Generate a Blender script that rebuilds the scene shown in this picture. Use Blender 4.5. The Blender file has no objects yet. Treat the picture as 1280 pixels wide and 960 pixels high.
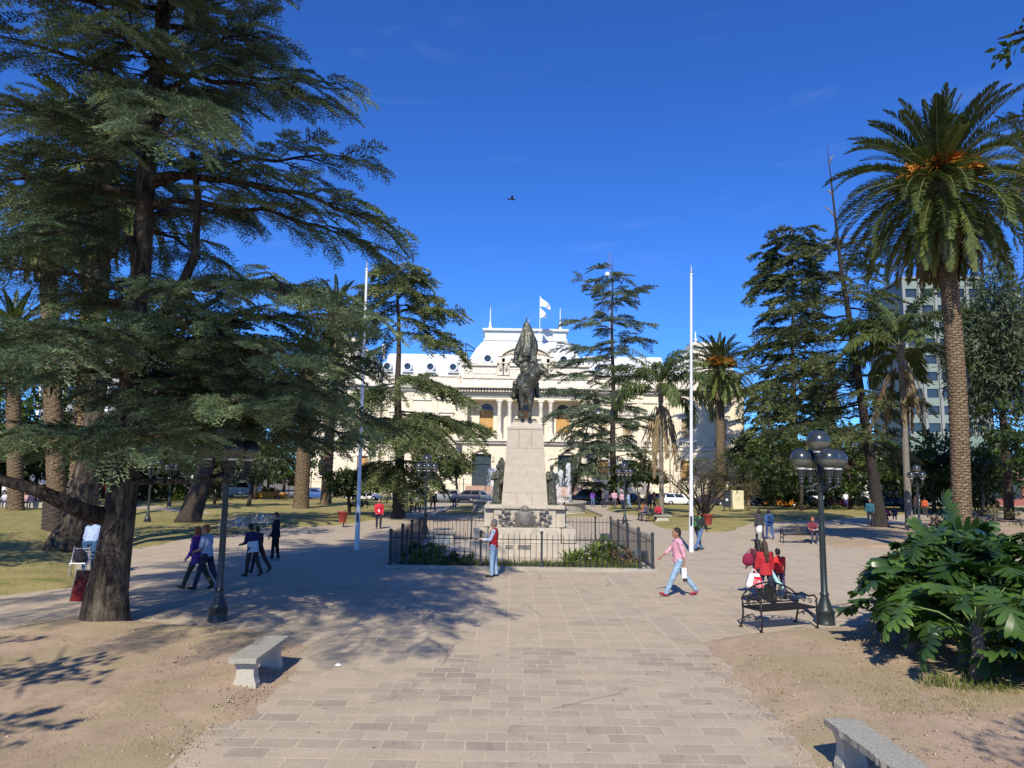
import bpy, bmesh, math, random
import numpy as np
from mathutils import Vector, Matrix
D = bpy.data; SC = bpy.context.scene; COL = SC.collection
RNG = np.random.default_rng(7); random.seed(7)
R = math.radians; PI = math.pi

# ---------------------------------------------------------------- camera
FPX, HOR, ROLL, CAMZ = 900.0, 597.0, R(0.85), 3.0
PITCH = math.atan((HOR-480)/FPX)
_f = Vector((0, math.cos(PITCH), math.sin(PITCH))); _u0 = Vector((0, -math.sin(PITCH), math.cos(PITCH))); _r0 = Vector((1, 0, 0))
_r = _r0*math.cos(ROLL)+_u0*math.sin(ROLL); _u = -_r0*math.sin(ROLL)+_u0*math.cos(ROLL)
CAM = Vector((0, 0, CAMZ))
def ray(px, py): return _f+_r*((px-640)/FPX)-_u*((py-480)/FPX)
def P(px, py, y):
    d = ray(px, py); return CAM+d*(y/d.y)
def G(px, py, z=0.0):
    d = ray(px, py); return CAM+d*((z-CAMZ)/d.z)
cam = D.objects.new('camera', D.cameras.new('camera')); COL.objects.link(cam)
cam.matrix_world = Matrix(((_r.x, _u.x, -_f.x, 0), (_r.y, _u.y, -_f.y, 0), (_r.z, _u.z, -_f.z, CAMZ), (0, 0, 0, 1)))
cam.data.sensor_width = 36; cam.data.lens = FPX/1280*36; cam.data.clip_end = 6000; cam.data.clip_start = .1
SC.camera = cam

# ---------------------------------------------------------------- object helpers
def tag(o, label=None, cat=None, group=None, kind=None):
    if label: o['label'] = label
    if cat: o['category'] = cat
    if group: o['group'] = group
    if kind: o['kind'] = kind
    return o
def thing(name, label, cat, loc=(0, 0, 0), rz=0, group=None):
    o = D.objects.new(name, None); COL.objects.link(o); o.empty_display_size = .2
    o.location = loc; o.rotation_euler = (0, 0, rz)
    return tag(o, label, cat, group)
def link(name, me, parent=None, loc=None):
    o = D.objects.new(name, me); COL.objects.link(o)
    if parent is not None: o.parent = parent
    if loc is not None: o.location = loc
    return o
def copy_tree(o, parent=None):
    c = o.copy(); COL.objects.link(c)
    if parent is not None: c.parent = parent
    for ch in list(o.children): copy_tree(ch, c)
    return c

def frame(d):
    d = d.normalized(); h = Vector((0, 0, 1)) if abs(d.z) < .95 else Vector((1, 0, 0))
    a = d.cross(h).normalized(); b = d.cross(a).normalized(); return a, b
class MB:
    """collects shapes; build() links them as one mesh object"""
    def __init__(s): s.v = []; s.f = []; s.m = []; s.mi = 0; s.T = None
    def add(s, vs, fs):
        n = len(s.v)
        if s.T is not None: vs = [s.T @ Vector(p) for p in vs]
        s.v += [tuple(p) for p in vs]; s.f += [tuple(i+n for i in f) for f in fs]; s.m += [s.mi]*len(fs); return s
    def box(s, x0, x1, y0, y1, z0, z1, bev=0.0):
        if bev <= 0:
            return s.add([(x0,y0,z0),(x1,y0,z0),(x1,y1,z0),(x0,y1,z0),(x0,y0,z1),(x1,y0,z1),(x1,y1,z1),(x0,y1,z1)],
                         [(3,2,1,0),(4,5,6,7),(0,1,5,4),(1,2,6,5),(2,3,7,6),(3,0,4,7)])
        bm = bmesh.new(); bmesh.ops.create_cube(bm, size=1)
        for v in bm.verts: v.co = Vector(((x0+x1)/2+v.co.x*(x1-x0), (y0+y1)/2+v.co.y*(y1-y0), (z0+z1)/2+v.co.z*(z1-z0)))
        bmesh.ops.bevel(bm, geom=list(bm.edges), offset=bev, segments=2, affect='EDGES', profile=.5)
        bm.verts.index_update(); s.add([v.co.copy() for v in bm.verts], [[v.index for v in f.verts] for f in bm.faces]); bm.free(); return s
    def tube(s, pts, r, n=8, caps=True, flat=1.0):
        pts = [Vector(p) for p in pts]; k = len(pts)
        rr = list(r) if hasattr(r, '__len__') else [r]*k
        vs = []; fs = []; a = None
        for i, p in enumerate(pts):
            t = (pts[min(i+1, k-1)]-pts[max(i-1, 0)])
            if t.length < 1e-9: t = Vector((0, 0, 1))
            t.normalize()
            if a is None: a, b = frame(t)
            else:
                a = (a-t*a.dot(t)); a = a.normalized() if a.length > 1e-6 else frame(t)[0]; b = t.cross(a)
            for j in range(n):
                g = 2*PI*j/n; vs.append(p+(a*math.cos(g)+b*math.sin(g)*flat)*rr[i])
        for i in range(k-1):
            for j in range(n):
                fs.append((i*n+j, i*n+(j+1) % n, (i+1)*n+(j+1) % n, (i+1)*n+j))
        if caps: fs.append(tuple(range(n-1, -1, -1))); fs.append(tuple((k-1)*n+j for j in range(n)))
        return s.add(vs, fs)
    def lathe(s, prof, c=(0, 0, 0), n=20, closed=True):
        vs = []; fs = []; k = len(prof)
        for (r, z) in prof:
            for j in range(n):
                g = 2*PI*j/n; vs.append((c[0]+r*math.cos(g), c[1]+r*math.sin(g), c[2]+z))
        for i in range(k-1):
            for j in range(n): fs.append((i*n+j, i*n+(j+1) % n, (i+1)*n+(j+1) % n, (i+1)*n+j))
        if closed: fs.append(tuple(range(n-1, -1, -1))); fs.append(tuple((k-1)*n+j for j in range(n)))
        return s.add(vs, fs)
    def loft(s, rings, caps=True):
        n = len(rings[0]); vs = [p for r in rings for p in r]; fs = []
        for i in range(len(rings)-1):
            for j in range(n): fs.append((i*n+j, i*n+(j+1) % n, (i+1)*n+(j+1) % n, (i+1)*n+j))
        if caps: fs.append(tuple(range(n-1, -1, -1))); fs.append(tuple((len(rings)-1)*n+j for j in range(n)))
        return s.add(vs, fs)
    def prism(s, poly, y0, y1):           # polygon in x,z (counter-clockwise seen from -y) extruded along y
        n = len(poly)
        return s.add([(x, y0, z) for x, z in poly]+[(x, y1, z) for x, z in poly],
                     [tuple(range(n)), tuple(range(2*n-1, n-1, -1))]+[(i, n+i, n+(i+1) % n, (i+1) % n) for i in range(n)])
    def ell(s, c, r, rot=None, n=14, m=9):
        c = Vector(c); rx, ry, rz = r if hasattr(r, '__len__') else (r, r, r); vs = []; fs = []
        M3 = rot if rot is not None else Matrix.Identity(3)
        vs.append(c+M3 @ Vector((0, 0, -rz)))
        for i in range(1, m):
            t = -PI/2+PI*i/m
            for j in range(n):
                g = 2*PI*j/n; vs.append(c+M3 @ Vector((rx*math.cos(t)*math.cos(g), ry*math.cos(t)*math.sin(g), rz*math.sin(t))))
        vs.append(c+M3 @ Vector((0, 0, rz))); L = len(vs)-1
        for j in range(n): fs.append((0, 1+(j+1) % n, 1+j)); fs.append((L, 1+(m-2)*n+j, 1+(m-2)*n+(j+1) % n))
        for i in range(m-2):
            for j in range(n): fs.append((1+i*n+j, 1+i*n+(j+1) % n, 1+(i+1)*n+(j+1) % n, 1+(i+1)*n+j))
        return s.add(vs, fs)
    def cap(s, p0, r0, p1, r1, n=10):     # tapered capsule
        p0 = Vector(p0); p1 = Vector(p1); t = (p1-p0)
        if t.length < 1e-6: return s.ell(p0, r0)
        t.normalize(); pts = []; rr = []
        for a in (-90, -55, -20): pts.append(p0+t*r0*math.sin(R(a))); rr.append(max(r0*math.cos(R(a)), r0*.05))
        for a in (20, 55, 90): pts.append(p1+t*r1*math.sin(R(a))); rr.append(max(r1*math.cos(R(a)), r1*.05))
        return s.tube(pts, rr, n)
    def chain(s, pts, rr, n=10):
        for i in range(len(pts)-1): s.cap(pts[i], rr[i], pts[i+1], rr[i+1], n)
        return s
    def mesh(s, name, mats, smooth=False):
        me = D.meshes.new(name); me.from_pydata(s.v, [], s.f)
        for m in (mats if isinstance(mats, (list, tuple)) else [mats]): me.materials.append(m)
        if any(s.m): me.polygons.foreach_set('material_index', s.m)
        if smooth is True: me.polygons.foreach_set('use_smooth', [True]*len(s.f))
        me.update()
        if smooth == 'auto': me.shade_auto = None if False else None
        return me
    def build(s, name, mats, parent=None, smooth=False, loc=None):
        o = link(name, s.mesh(name, mats, smooth is not False), parent, loc)
        if smooth == 'auto': sharp(o.data)
        return o
def sharp(me, ang=40):
    bm = bmesh.new(); bm.from_mesh(me)
    for e in bm.edges:
        if len(e.link_faces) == 2 and e.calc_face_angle(0) > R(ang): e.smooth = False
    for f in bm.faces: f.smooth = True
    bm.to_mesh(me); bm.free()
def blob(name, mb, mat, parent=None, voxel=.02, sm=3, loc=None):
    """union of overlapping closed shapes, voxel-remeshed into one continuous skin"""
    o = D.objects.new('tmp', mb.mesh('tmp', mat)); COL.objects.link(o)
    m = o.modifiers.new('r', 'REMESH'); m.mode = 'VOXEL'; m.voxel_size = voxel; m.use_smooth_shade = True
    if sm: k = o.modifiers.new('s', 'SMOOTH'); k.iterations = sm; k.factor = .5
    dg = bpy.context.evaluated_depsgraph_get(); me = D.meshes.new_from_object(o.evaluated_get(dg)); me.name = name
    tm = o.data; D.objects.remove(o); D.meshes.remove(tm)
    if not me.materials: me.materials.append(mat)
    return link(name, me, parent, loc)
def wrinkle(o, amp, seed=0, f=(26, 11, 17)):
    me = o.data; n = len(me.vertices); a = np.empty(n*3, np.float32); me.vertices.foreach_get('co', a); a = a.reshape(-1, 3); nn = np.empty(n*3, np.float32); me.vertices.foreach_get('normal', nn); nn = nn.reshape(-1, 3); r = np.random.default_rng(seed); d = np.zeros(n)
    for k in range(6):
        v = r.normal(size=3)*np.array(f)*(.6+.35*k); ph = a @ v+r.uniform(0, 6)+1.3*np.sin(a @ (v[::-1]*.6)); d += (1-2*np.abs(np.sin(ph)))/(1.3+.5*k)
    a += nn*(d*amp*.45)[:, None].astype(np.float32); me.vertices.foreach_set('co', a.ravel()); me.update(); return o
def big(name, V, F, mats, parent=None, tint=None, smooth=False, loc=None):
    """large mesh from numpy arrays; F is (n,3) or (n,4)"""
    me = D.meshes.new(name); k = F.shape[1]
    me.vertices.add(len(V)); me.vertices.foreach_set('co', np.ascontiguousarray(V, dtype=np.float32).ravel())
    me.loops.add(F.size); me.loops.foreach_set('vertex_index', np.ascontiguousarray(F, dtype=np.int32).ravel())
    me.polygons.add(len(F)); me.polygons.foreach_set('loop_start', np.arange(0, F.size, k, dtype=np.int32))
    if smooth: me.polygons.foreach_set('use_smooth', np.ones(len(F), dtype=bool))
    if tint is not None:
        a = me.attributes.new('tint', 'FLOAT', 'POINT'); a.data.foreach_set('value', np.ascontiguousarray(tint, dtype=np.float32))
    for m in (mats if isinstance(mats, (list, tuple)) else [mats]): me.materials.append(m)
    me.update(calc_edges=True); me.validate()
    return link(name, me, parent, loc)

# ---------------------------------------------------------------- materials
def nt(name):
    m = D.materials.new(name); m.use_nodes = True; t = m.node_tree; return m, t, t.nodes['Principled BSDF'], t.nodes.new, t.links.new
def S(node, key, v): node.inputs[key].default_value = v
def c4(c): return (c[0], c[1], c[2], 1)
def mat(name, c, rough=.7, metal=0.0, var=.2, scale=3.0, bump=0.0, bscale=30.0, dirt=None, coat=0.0, spec=.4):
    m, t, b, new, lk = nt(name)
    co = new('ShaderNodeTexCoord')
    n = new('ShaderNodeTexNoise'); S(n, 'Scale', scale); S(n, 'Detail', 6); S(n, 'Roughness', .6); lk(co.outputs['Object'], n.inputs['Vector'])
    r = new('ShaderNodeValToRGB'); r.color_ramp.elements[0].position = .3; r.color_ramp.elements[1].position = .72
    r.color_ramp.elements[0].color = c4([x*(1-var) for x in c]); r.color_ramp.elements[1].color = c4([min(1, x*(1+var)) for x in c])
    if dirt: r.color_ramp.elements[0].color = c4(dirt)
    lk(n.outputs['Fac'], r.inputs['Fac']); lk(r.outputs['Color'], b.inputs['Base Color'])
    S(b, 'Roughness', rough); S(b, 'Metallic', metal); S(b, 'Coat Weight', coat); S(b, 'Specular IOR Level', spec)
    if bump:
        n2 = new('ShaderNodeTexNoise'); S(n2, 'Scale', bscale); S(n2, 'Detail', 5); lk(co.outputs['Object'], n2.inputs['Vector'])
        bp = new('ShaderNodeBump'); S(bp, 'Strength', bump); S(bp, 'Distance', .03); lk(n2.outputs['Fac'], bp.inputs['Height']); lk(bp.outputs['Normal'], b.inputs['Normal'])
    return m
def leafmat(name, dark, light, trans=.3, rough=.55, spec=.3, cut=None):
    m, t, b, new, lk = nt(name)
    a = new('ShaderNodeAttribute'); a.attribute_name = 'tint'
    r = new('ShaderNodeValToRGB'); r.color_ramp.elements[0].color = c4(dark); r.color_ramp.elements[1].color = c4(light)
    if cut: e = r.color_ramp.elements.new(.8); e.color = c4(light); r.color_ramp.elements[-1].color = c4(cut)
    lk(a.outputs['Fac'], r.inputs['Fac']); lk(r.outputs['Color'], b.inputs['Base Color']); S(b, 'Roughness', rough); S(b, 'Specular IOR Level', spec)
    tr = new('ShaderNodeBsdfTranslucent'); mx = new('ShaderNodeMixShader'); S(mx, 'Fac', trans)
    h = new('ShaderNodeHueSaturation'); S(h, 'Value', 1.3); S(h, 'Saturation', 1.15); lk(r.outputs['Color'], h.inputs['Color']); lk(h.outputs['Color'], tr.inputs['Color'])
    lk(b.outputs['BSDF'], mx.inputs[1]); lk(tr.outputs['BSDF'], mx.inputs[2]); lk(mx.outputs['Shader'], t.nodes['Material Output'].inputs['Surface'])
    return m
_cm = {}
def cloth(c, rough=.85):
    k = tuple(round(x, 3) for x in c)
    if k not in _cm: _cm[k] = mat('cloth', c, rough, var=.16, scale=9, bump=.35, bscale=22, spec=.15)
    return _cm[k]

# ---------------------------------------------------------------- world and sun
SUN_EL, SUN_AZ = R(41), (0.16, 1.0)        # the light travels towards +y and slightly +x
w = D.worlds.new('World'); SC.world = w; w.use_nodes = True
t = w.node_tree; bg = t.nodes['Background']
sky = t.nodes.new('ShaderNodeTexSky'); sky.sky_type = 'NISHITA'; sky.sun_disc = False
sky.sun_elevation = SUN_EL; sky.sun_rotation = math.atan2(-SUN_AZ[0], -SUN_AZ[1]); sky.air_density = 1.0; sky.dust_density = .15; sky.ozone_density = 3.5; sky.altitude = 1200
hs = t.nodes.new('ShaderNodeHueSaturation'); S(hs, 'Saturation', 1.1); S(hs, 'Value', 1.0); S(hs, 'Hue', .507)
gn = t.nodes.new('ShaderNodeMix'); gn.data_type = 'RGBA'; gn.blend_type = 'MULTIPLY'; gn.inputs['Factor'].default_value = 1; gn.inputs['B'].default_value = (.49, 1.0, 1.68, 1)
t.links.new(sky.outputs['Color'], hs.inputs['Color']); t.links.new(hs.outputs['Color'], gn.inputs['A'])
tc = t.nodes.new('ShaderNodeTexCoord'); mp = t.nodes.new('ShaderNodeMapping'); mp.inputs['Scale'].default_value = (2.0, 2.0, 9.0)
t.links.new(tc.outputs['Generated'], mp.inputs['Vector'])
nz = t.nodes.new('ShaderNodeTexNoise'); S(nz, 'Scale', 2.4); S(nz, 'Detail', 8); S(nz, 'Roughness', .62); S(nz, 'Distortion', .6); t.links.new(mp.outputs['Vector'], nz.inputs['Vector'])
rp = t.nodes.new('ShaderNodeValToRGB'); rp.color_ramp.elements[0].position = .56; rp.color_ramp.elements[1].position = 1.0
rp.color_ramp.elements[0].color = (0, 0, 0, 1); rp.color_ramp.elements[1].color = (.16, .16, .16, 1); t.links.new(nz.outputs['Fac'], rp.inputs['Fac'])
mxc = t.nodes.new('ShaderNodeMix'); mxc.data_type = 'RGBA'; t.links.new(rp.outputs['Color'], mxc.inputs['Factor'])
t.links.new(gn.outputs['Result'], mxc.inputs['A']); mxc.inputs['B'].default_value = (5.5, 6.5, 8.5, 1)
t.links.new(mxc.outputs['Result'], bg.inputs['Color']); S(bg, 'Strength', .113)
sl = D.lights.new('sun', 'SUN'); sl.energy = 5.5; sl.angle = R(.53); sl.color = (1, .925, .77)
so = D.objects.new('sun', sl); COL.objects.link(so)
_d = Vector((SUN_AZ[0], SUN_AZ[1], 0)).normalized()*math.cos(SUN_EL)+Vector((0, 0, -math.sin(SUN_EL)))
so.rotation_euler = _d.to_track_quat('-Z', 'Y').to_euler(); so.location = (0, -20, 60)
SC.view_settings.view_transform = 'Standard'; SC.view_settings.look = 'None'; SC.view_settings.exposure = 0
SC.cycles.max_bounces = 6; SC.cycles.diffuse_bounces = 3; SC.cycles.glossy_bounces = 3; SC.cycles.transmission_bounces = 6; SC.cycles.transparent_max_bounces = 12
SC.cycles.use_denoising = True
# ================================================================ ground, paving, lawns, street
def noise2(x, y, s, seed=0):
    r = np.random.default_rng(seed); o = np.zeros_like(x)
    for k in range(5):
        a = r.uniform(0, 2*PI); f = s*(1.3+.9*k); o += np.sin((x*math.cos(a)+y*math.sin(a))*f+r.uniform(0, 6))/(1+.6*k)
    return o/2.2
def sdf(poly, X, Y):                    # signed distance, positive inside
    p = np.array(poly, float); n = len(p); d = np.full(X.shape, 1e9); ins = np.zeros(X.shape, bool)
    for i in range(n):
        a = p[i]; b = p[(i+1) % n]; e = b-a; wx = X-a[0]; wy = Y-a[1]
        t_ = np.clip((wx*e[0]+wy*e[1])/max(e@e, 1e-9), 0, 1); d = np.minimum(d, np.hypot(wx-e[0]*t_, wy-e[1]*t_))
        c = ((a[1] <= Y) & (b[1] > Y)) | ((b[1] <= Y) & (a[1] > Y))
        with np.errstate(divide='ignore', invalid='ignore'): xi = a[0]+(Y-a[1])/(b[1]-a[1])*e[0]
        ins ^= c & (X < xi)
    return np.where(ins, d, -d)
def groundmat(name, dirt, dry, green, p_dry=.5, p_green=.7, fine=60):
    m, t, b, new, lk = nt(name); co = new('ShaderNodeTexCoord')
    def nse(sc, det=6, ro=.6):
        n = new('ShaderNodeTexNoise'); S(n, 'Scale', sc); S(n, 'Detail', det); S(n, 'Roughness', ro); lk(co.outputs['Object'], n.inputs['Vector']); return n.outputs['Fac']
    def ramp(fac, p0, p1):
        r = new('ShaderNodeMapRange'); S(r, 'From Min', p0); S(r, 'From Max', p1); lk(fac, r.inputs['Value']); return r.outputs['Result']
    def mix(f, a, c, mode='MIX'):
        x = new('ShaderNodeMix'); x.data_type = 'RGBA'; x.blend_type = mode
        if isinstance(f, float): x.inputs['Factor'].default_value = f
        else: lk(f, x.inputs['Factor'])
        for s_, v in (('A', a), ('B', c)):
            if isinstance(v, tuple): x.inputs[s_].default_value = c4(v)
            else: lk(v, x.inputs[s_])
        return x.outputs['Result']
    c = mix(ramp(nse(1.2), .35, .7), dirt, tuple(x*.72 for x in dirt)); c = mix(ramp(nse(5.5, 5, .7), .52, .7), c, tuple(x*.62 for x in dirt))
    big_ = nse(.45, 8, .7); det = nse(fine, 3, .7)
    comb = new('ShaderNodeMath'); comb.operation = 'MULTIPLY_ADD'; lk(det, comb.inputs[0]); comb.inputs[1].default_value = .45; lk(big_, comb.inputs[2])
    c = mix(ramp(comb.outputs[0], p_dry+.14, p_dry+.30), c, dry)
    g2 = new('ShaderNodeMath'); g2.operation = 'MULTIPLY_ADD'; lk(nse(fine*1.3, 3, .7), g2.inputs[0]); g2.inputs[1].default_value = .4; lk(nse(.8, 8, .7), g2.inputs[2])
    c = mix(ramp(g2.outputs[0], p_green+.14, p_green+.3), c, green)
    sp = mix(ramp(nse(fine*2.2, 2, .5), .3, .75), (.62, .62, .62), (1.15, 1.15, 1.15))
    c = mix(.85, c, sp, 'MULTIPLY'); lk(c, b.inputs['Base Color']); S(b, 'Roughness', .95); S(b, 'Specular IOR Level', .1)
    bp = new('ShaderNodeBump'); S(bp, 'Strength', .5); S(bp, 'Distance', .02); lk(det, bp.inputs['Height']); lk(bp.outputs['Normal'], b.inputs['Normal'])
    return m
M_DIRT = groundmat('bare_earth', (.54, .395, .275), (.40, .325, .19), (.21, .21, .08), .54, .74, 45)
M_GRASS = groundmat('dry_lawn', (.44, .33, .19), (.38, .31, .13), (.22, .225, .07), .30, .52, 30)

def pavemat():
    m, t, b, new, lk = nt('paving'); co = new('ShaderNodeTexCoord')
    def brick(w_, h_, off, mortar, c1, c2, cm):
        k = new('ShaderNodeTexBrick'); k.offset = off; k.offset_frequency = 2; k.squash = 1
        S(k, 'Scale', 1); S(k, 'Brick Width', w_); S(k, 'Row Height', h_); S(k, 'Mortar Size', mortar); S(k, 'Mortar Smooth', .25); S(k, 'Bias', -.25)
        S(k, 'Color1', c4(c1)); S(k, 'Color2', c4(c2)); S(k, 'Mortar', c4(cm)); lk(co.outputs['Object'], k.inputs['Vector']); return k
    # slight wobble so that the joints are not ruler-straight
    a = brick(.47, .29, .5, .014, (.475, .39, .285), (.262, .222, .182), (.55, .45, .325))
    c = brick(.61, .61, 0, .016, (.475, .39, .28), (.385, .318, .235), (.60, .495, .355))
    sx = new('ShaderNodeSeparateXYZ'); lk(co.outputs['Object'], sx.inputs['Vector'])
    n0 = new('ShaderNodeTexNoise'); S(n0, 'Scale', .35); S(n0, 'Detail', 3); lk(co.outputs['Object'], n0.inputs['Vector'])
    mr = new('ShaderNodeMath'); mr.operation = 'GREATER_THAN'; mr.inputs[1].default_value = 13.34; lk(sx.outputs['Y'], mr.inputs[0])
    mx = new('ShaderNodeMix'); mx.data_type = 'RGBA'; lk(mr.outputs[0], mx.inputs['Factor']); lk(a.outputs['Color'], mx.inputs['A']); lk(c.outputs['Color'], mx.inputs['B'])
    n1 = new('ShaderNodeTexNoise'); S(n1, 'Scale', .5); S(n1, 'Detail', 9); S(n1, 'Roughness', .7); lk(co.outputs['Object'], n1.inputs['Vector'])
    r1 = new('ShaderNodeMapRange'); S(r1, 'From Min', .38); S(r1, 'From Max', .66); S(r1, 'To Min', 0); S(r1, 'To Max', .75); lk(n1.outputs['Fac'], r1.inputs['Value'])
    dm = new('ShaderNodeMix'); dm.data_type = 'RGBA'; lk(r1.outputs['Result'], dm.inputs['Factor']); lk(mx.outputs['Result'], dm.inputs['A']); dm.inputs['B'].default_value = (.50, .408, .292, 1)
    n2 = new('ShaderNodeTexNoise'); S(n2, 'Scale', 40); S(n2, 'Detail', 4); lk(co.outputs['Object'], n2.inputs['Vector'])
    r2 = new('ShaderNodeMapRange'); S(r2, 'From Min', .3); S(r2, 'From Max', .7); S(r2, 'To Min', .82); S(r2, 'To Max', 1.12); lk(n2.outputs['Fac'], r2.inputs['Value'])
    n3 = new('ShaderNodeTexNoise'); S(n3, 'Scale', 1.6); S(n3, 'Detail', 6); S(n3, 'Roughness', .75); lk(co.outputs['Object'], n3.inputs['Vector'])
    r3 = new('ShaderNodeMapRange'); S(r3, 'From Min', .3); S(r3, 'From Max', .62); S(r3, 'To Min', .86); S(r3, 'To Max', 1.03); lk(n3.outputs['Fac'], r3.inputs['Value'])
    mm = new('ShaderNodeMath'); mm.operation = 'MULTIPLY'; lk(r2.outputs['Result'], mm.inputs[0]); lk(r3.outputs['Result'], mm.inputs[1])
    ml = new('ShaderNodeMix'); ml.data_type = 'RGBA'; ml.blend_type = 'MULTIPLY'; ml.inputs['Factor'].default_value = 1; lk(dm.outputs['Result'], ml.inputs['A']); lk(mm.outputs[0], ml.inputs['B'])
    v = new('ShaderNodeTexVoronoi'); v.feature = 'DISTANCE_TO_EDGE'; S(v, 'Scale', .42); nd = new('ShaderNodeTexNoise'); S(nd, 'Scale', 1.7); S(nd, 'Detail', 5); lk(co.outputs['Object'], nd.inputs['Vector'])
    vm = new('ShaderNodeMix'); vm.data_type = 'RGBA'; vm.inputs['Factor'].default_value = .22; lk(co.outputs['Object'], vm.inputs['A']); lk(nd.outputs['Color'], vm.inputs['B']); lk(vm.outputs['Result'], v.inputs['Vector'])
    rc = new('ShaderNodeMapRange'); S(rc, 'From Min', .0); S(rc, 'From Max', .010); S(rc, 'To Min', .0); S(rc, 'To Max', 1); lk(v.outputs['Distance'], rc.inputs['Value'])
    nm = new('ShaderNodeTexNoise'); S(nm, 'Scale', .28); lk(co.outputs['Object'], nm.inputs['Vector']); rm = new('ShaderNodeMapRange'); S(rm, 'From Min', .50); S(rm, 'From Max', .56); S(rm, 'To Min', 1); S(rm, 'To Max', .0); lk(nm.outputs['Fac'], rm.inputs['Value'])
    cr = new('ShaderNodeMath'); cr.operation = 'MAXIMUM'; lk(rc.outputs[0], cr.inputs[0]); lk(rm.outputs[0], cr.inputs[1])
    g = new('ShaderNodeTexVoronoi'); S(g, 'Scale', 2.3); lk(co.outputs['Object'], g.inputs['Vector']); gr = new('ShaderNodeMapRange'); S(gr, 'From Min', .05); S(gr, 'From Max', .075); S(gr, 'To Min', .55); S(gr, 'To Max', 1); lk(g.outputs['Distance'], gr.inputs['Value'])
    st = new('ShaderNodeTexNoise'); S(st, 'Scale', .9); S(st, 'Detail', 7); S(st, 'Roughness', .72); S(st, 'Distortion', 1.2); lk(co.outputs['Object'], st.inputs['Vector']); sr = new('ShaderNodeMapRange'); S(sr, 'From Min', .56); S(sr, 'From Max', .70); S(sr, 'To Min', 1); S(sr, 'To Max', .72); lk(st.outputs['Fac'], sr.inputs['Value'])
    c1_ = new('ShaderNodeMapRange'); S(c1_, 'To Min', .62); S(c1_, 'To Max', 1); lk(cr.outputs[0], c1_.inputs['Value'])
    p1 = new('ShaderNodeMath'); p1.operation = 'MULTIPLY'; lk(c1_.outputs[0], p1.inputs[0]); lk(gr.outputs[0], p1.inputs[1]); p2 = new('ShaderNodeMath'); p2.operation = 'MULTIPLY'; lk(p1.outputs[0], p2.inputs[0]); lk(sr.outputs[0], p2.inputs[1])
    wr = new('ShaderNodeMix'); wr.data_type = 'RGBA'; wr.blend_type = 'MULTIPLY'; wr.inputs['Factor'].default_value = 1; lk(ml.outputs['Result'], wr.inputs['A']); lk(p2.outputs[0], wr.inputs['B'])
    lk(wr.outputs['Result'], b.inputs['Base Color']); S(b, 'Roughness', .85); S(b, 'Specular IOR Level', .25)
    bm_ = new('ShaderNodeMix'); bm_.data_type = 'FLOAT'; lk(mr.outputs[0], bm_.inputs['Factor']); lk(a.outputs['Fac'], bm_.inputs['A']); lk(c.outputs['Fac'], bm_.inputs['B'])
    ad = new('ShaderNodeMath'); ad.operation = 'MULTIPLY_ADD'; lk(n2.outputs['Fac'], ad.inputs[0]); ad.inputs[1].default_value = .5
    inv = new('ShaderNodeMath'); inv.operation = 'MULTIPLY'; inv.inputs[1].default_value = -1; lk(bm_.outputs['Result'], inv.inputs[0]); lk(inv.outputs[0], ad.inputs[2])
    bp = new('ShaderNodeBump'); S(bp, 'Strength', .45); S(bp, 'Distance', .012); lk(ad.outputs[0], bp.inputs['Height']); lk(bp.outputs['Normal'], b.inputs['Normal'])
    return m
M_PAVE = pavemat()
M_ASPH = mat('asphalt', (.075, .073, .07), .9, var=.25, scale=2, bump=.3, bscale=60)
def sheet(name, x0, x1, y0, y1, z, m):
    o = MB().add([(x0, y0, z), (x1, y0, z), (x1, y1, z), (x0, y1, z)], [(0, 1, 2, 3)]).build(name, m); return tag(o, kind='structure')
tag(sheet('ground', -2500, 2500, -400, 4000, -.03, mat('earth', (.2, .17, .11), .95, var=.3, scale=.05)), 'flat earth reaching out to the horizon')
tag(sheet('plaza_paving', -60, 60, -30, 83.0, 0, M_PAVE), 'pale stone paving of the plaza')
tag(sheet('road', -170, 170, 83.0, 97.6, -.026, M_ASPH), 'asphalt street between the park and the palace')
M_KERB = mat('kerb_stone', (.36, .33, .28), .85, var=.2, bump=.3)
k = MB(); k.box(-60, 60, 82.7, 83.0, -.02, .03); k.box(-170, 170, 97.6, 97.9, -.02, .12); tag(k.build('kerb', M_KERB), kind='structure', label='stone kerbs along both sides of the street')
tag(sheet('pavement', -170, 170, 97.9, 118, .118, mat('concrete_slabs', (.33, .30, .25), .9, var=.15, scale=1)), 'paved forecourt in front of the palace')

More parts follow.
